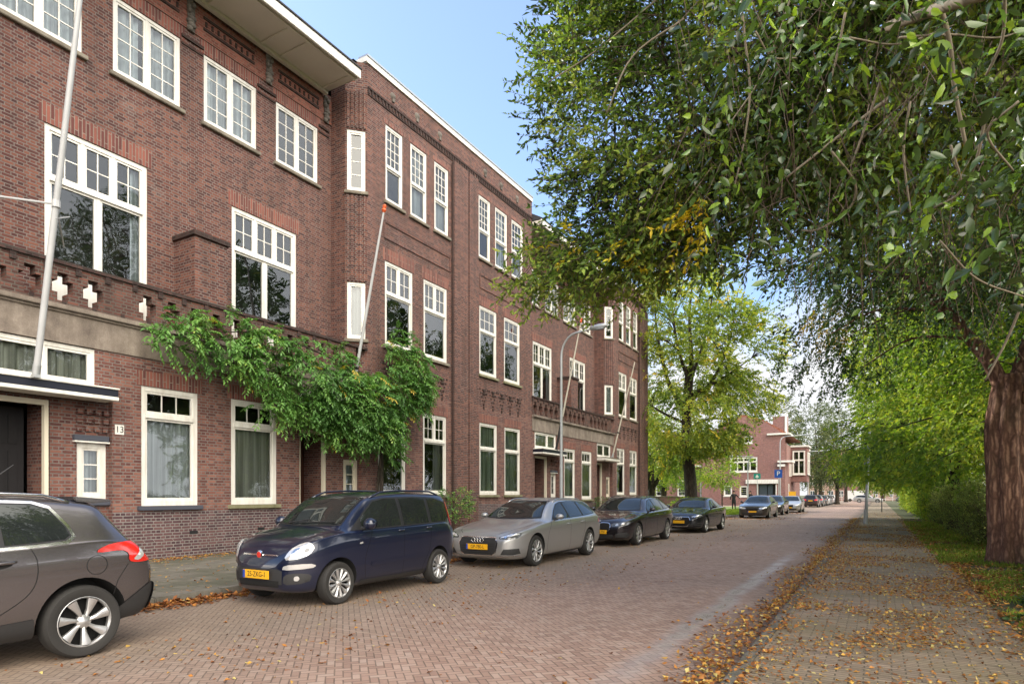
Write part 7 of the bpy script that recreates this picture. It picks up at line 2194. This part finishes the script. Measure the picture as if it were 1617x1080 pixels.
# ------------------------------------------------------------------ pedestrians
def person(x, y, z, rz, label, arm_out):
    root = empty('person', (x, y, z), rz, label, 'person')
    J = [(0, 0, .95, .135), (0, 0, 1.12, .125), (0, 0, 1.32, .150), (0, 0, 1.45, .125), (0, -.01, 1.54, .055), (0, -.02, 1.62, .075), (0, -.02, 1.72, .088), (0, -.01, 1.79, .06),
         (-.20, 0, 1.43, .068), (-.29, .05, 1.20, .052), (-.31, -.03, .98, .042), (-.30, -.08, .90, .028),
         (.20, 0, 1.43, .068), (.36 if arm_out else .25, .02, 1.26 if arm_out else 1.16, .052), (.55 if arm_out else .27, -.06, 1.10 if arm_out else .92, .042), (.63 if arm_out else .27, -.09, 1.06 if arm_out else .84, .028),
         (-.10, 0, .88, .115), (-.11, -.03, .50, .075), (-.11, .02, .10, .050), (-.12, -.14, .04, .038),
         (.10, 0, .88, .115), (.12, .02, .50, .075), (.13, .07, .10, .050), (.14, -.09, .04, .038)]
    Ed = [(0, 1), (1, 2), (2, 3), (3, 4), (4, 5), (5, 6), (6, 7), (3, 8), (8, 9), (9, 10), (10, 11), (3, 12), (12, 13), (13, 14), (14, 15), (0, 16), (16, 17), (17, 18), (18, 19), (0, 20), (20, 21), (21, 22), (22, 23)]
    me = bpy.data.meshes.new('pb'); me.from_pydata([j[:3] for j in J], Ed, []); me.update()
    t = bpy.data.objects.new('pb', me); COL.objects.link(t)
    md = t.modifiers.new('s', 'SKIN'); md.use_smooth_shade = True
    for i, sv in enumerate(me.skin_vertices[0].data): sv.radius = (J[i][3], J[i][3] * (.8 if i < 4 else 1)); sv.use_root = (i == 0)
    t.modifiers.new('u', 'SUBSURF').levels = 2; t.modifiers['u'].render_levels = 2
    dg = bpy.context.evaluated_depsgraph_get(); dg.update()
    nm = bpy.data.meshes.new_from_object(t.evaluated_get(dg)); bpy.data.objects.remove(t)
    for m in ('coat', 'skin', 'door_brown'): nm.materials.append(M[m])
    for p in nm.polygons:
        c = p.center
        if c.z > 1.53 or (abs(c.x) > .53 or (c.z < .95 and c.x < -.25)): p.material_index = 1
        p.use_smooth = True
    o = link(bpy.data.objects.new('body', nm), root)
    mb = MB(); mb.ball((0, .015, 1.735), .105, .118, .115, 14, 10); mb.ball((0, .05, 1.60), .09, .06, .12, 12, 8)
    mb.build('hair', M['hair'], root, smooth=True, sharp=180, local=True)
    # face on the -Y side
    mb = MB()
    for sx in (-1, 1): mb.ball((sx * .034, -.106, 1.70), .012, .008, .009, 8, 6)
    mb.build('eyes', M['ink'], root, local=True)
    mb = MB(); mb.ball((0, -.112, 1.668), .013, .02, .022, 8, 6); mb.build('nose', M['skin'], root, smooth=True, sharp=180, local=True)
    mb = MB()
    mb.lathe([(.135, .62), (.165, .70), (.150, .95), (.135, 1.12), (.165, 1.32), (.15, 1.44), (.075, 1.50)], (0, 0, 0), 'z', 18, scale=(1.12, .85))
    mb.build('coat', M['coat'], root, smooth=True, sharp=180, local=True)
person(-11.75, 62.2, .06, R(15), 'person in a black coat standing by the lawn, one arm held out', True)
person(-10.9, 66.0, .06, R(-20), 'second person in dark clothes, mostly hidden behind the brown parked car', False)

# ------------------------------------------------------------------ garden wall and shrubs past the row
root = empty('garden_wall', (-20, 46, 0), 0, 'low brick garden wall behind the street tree, past the end of the row', 'wall')
mb = MB(); mb.box(-26, -13.9, 56.0, 56.22, 0, 1.3); mb.build('brickwork', M['brick_far'], root)
mb = MB(); mb.box(-26, -13.85, 55.95, 56.27, 1.302, 1.38); mb.build('coping', M['stone'], root)
# ------------------------------------------------------------------ world, sun
SUN_AZ, SUN_EL = R(-79), R(37)      # azimuth measured from +Y towards +X
w = bpy.data.worlds.new("World"); SC.world = w; w.use_nodes = True
nt = w.node_tree; nt.nodes.clear()
class WT(NT):
    def __init__(s, t): s.t = t
W = WT(nt)
sky = W.n('ShaderNodeTexSky', {'sky_type': 'NISHITA', 'sun_disc': False, 'sun_elevation': SUN_EL, 'sun_rotation': SUN_AZ, 'altitude': 0.0, 'air_density': 1.0, 'dust_density': 0.25, 'ozone_density': 1.2})
d = W.n('ShaderNodeTexCoord').outputs['Generated']
x, y_, z = W.n('ShaderNodeSeparateXYZ', None, _0=d).outputs
zc = W.math('MAXIMUM', z, 0.02)
den = W.math('ADD', zc, 0.18)
cv = W.n('ShaderNodeCombineXYZ', None, _0=W.math('DIVIDE', x, den), _1=W.math('DIVIDE', y_, den), _2=0.0).outputs[0]
n1 = W.noise(cv, 1.15, 7, 0.58, 0.4)
low = W.n('ShaderNodeMapRange', None, Value=z, _1=0.12, _2=0.36, _3=0.38, _4=-0.10).outputs[0]
side = W.n('ShaderNodeMapRange', None, Value=W.math('MULTIPLY_ADD', x, 0.80, W.math('MULTIPLY', y_, 0.3)), _1=-0.45, _2=0.35, _3=-0.26, _4=0.20).outputs[0]
bk = W.n('ShaderNodeMapRange', {'interpolation_type': 'SMOOTHSTEP'}, Value=y_, _1=0.20, _2=-0.30, _3=0.0, _4=1.0).outputs[0]
ovh = W.n('ShaderNodeMapRange', {'interpolation_type': 'SMOOTHSTEP'}, Value=z, _1=0.72, _2=0.92, _3=0.0, _4=0.8).outputs[0]
rgt = W.n('ShaderNodeMapRange', None, Value=x, _1=0.22, _2=0.55, _3=0.0, _4=0.30).outputs[0]  # extra clouds out of view on the right, added for pale window reflections
behind = W.math('MAXIMUM', bk, ovh)  # unseen sky behind and above the camera, made bright as added fill light
cm = W.ramp(W.math('ADD', W.math('MULTIPLY_ADD', behind, 0.20, n1), W.math('ADD', W.math('ADD', low, rgt), side)), [(0.60, (0, 0, 0, 1)), (0.86, (1, 1, 1, 1))])
cloud0 = W.mix(W.noise(cv, 2.4, 5, 0.6), (8.2, 8.4, 8.9, 1), (12.0, 12.0, 12.0, 1))
rb = W.n('ShaderNodeMapRange', None, Value=x, _1=0.35, _2=0.6, _3=1.0, _4=2.6).outputs[0]  # boosts the unseen right-hand clouds so upper panes reflect paler
cloud = W.n('ShaderNodeVectorMath', {'operation': 'SCALE'}, _0=cloud0, Scale=rb).outputs[0]
tint = W.mix(1.0, sky.outputs[0], (SKYT[0], SKYT[1], SKYT[2], 1), 'MULTIPLY')
haze = W.mix(0.20, tint, (9.0, 9.4, 10.0, 1))
colr = W.mix(cm, haze, W.mix(W.math('MULTIPLY', behind, W.n('ShaderNodeMapRange', {'interpolation_type': 'SMOOTHSTEP'}, Value=z, _1=0.0, _2=0.30, _3=0.15, _4=1.0).outputs[0]), cloud, W.mix(W.noise(cv, 1.7, 5, 0.6), (62.0, 56.5, 49.0, 1), (107.0, 98.0, 85.0, 1))))  # added warm fill glow in the unseen sky, dimmed at the horizon for contact shadows
bg = W.n('ShaderNodeBackground', None, Color=colr, Strength=0.1)
wo = W.n('ShaderNodeOutputWorld'); nt.links.new(bg.outputs[0], wo.inputs[0])
sd = bpy.data.lights.new("sun", 'SUN'); sd.energy = 5.0; sd.angle = R(0.7); sd.color = (1.0, 0.93, 0.82)
so = bpy.data.objects.new("sun", sd); COL.objects.link(so)
dv = Vector((math.sin(SUN_AZ) * math.cos(SUN_EL), math.cos(SUN_AZ) * math.cos(SUN_EL), math.sin(SUN_EL)))
so.rotation_euler = dv.to_track_quat('Z', 'Y').to_euler()
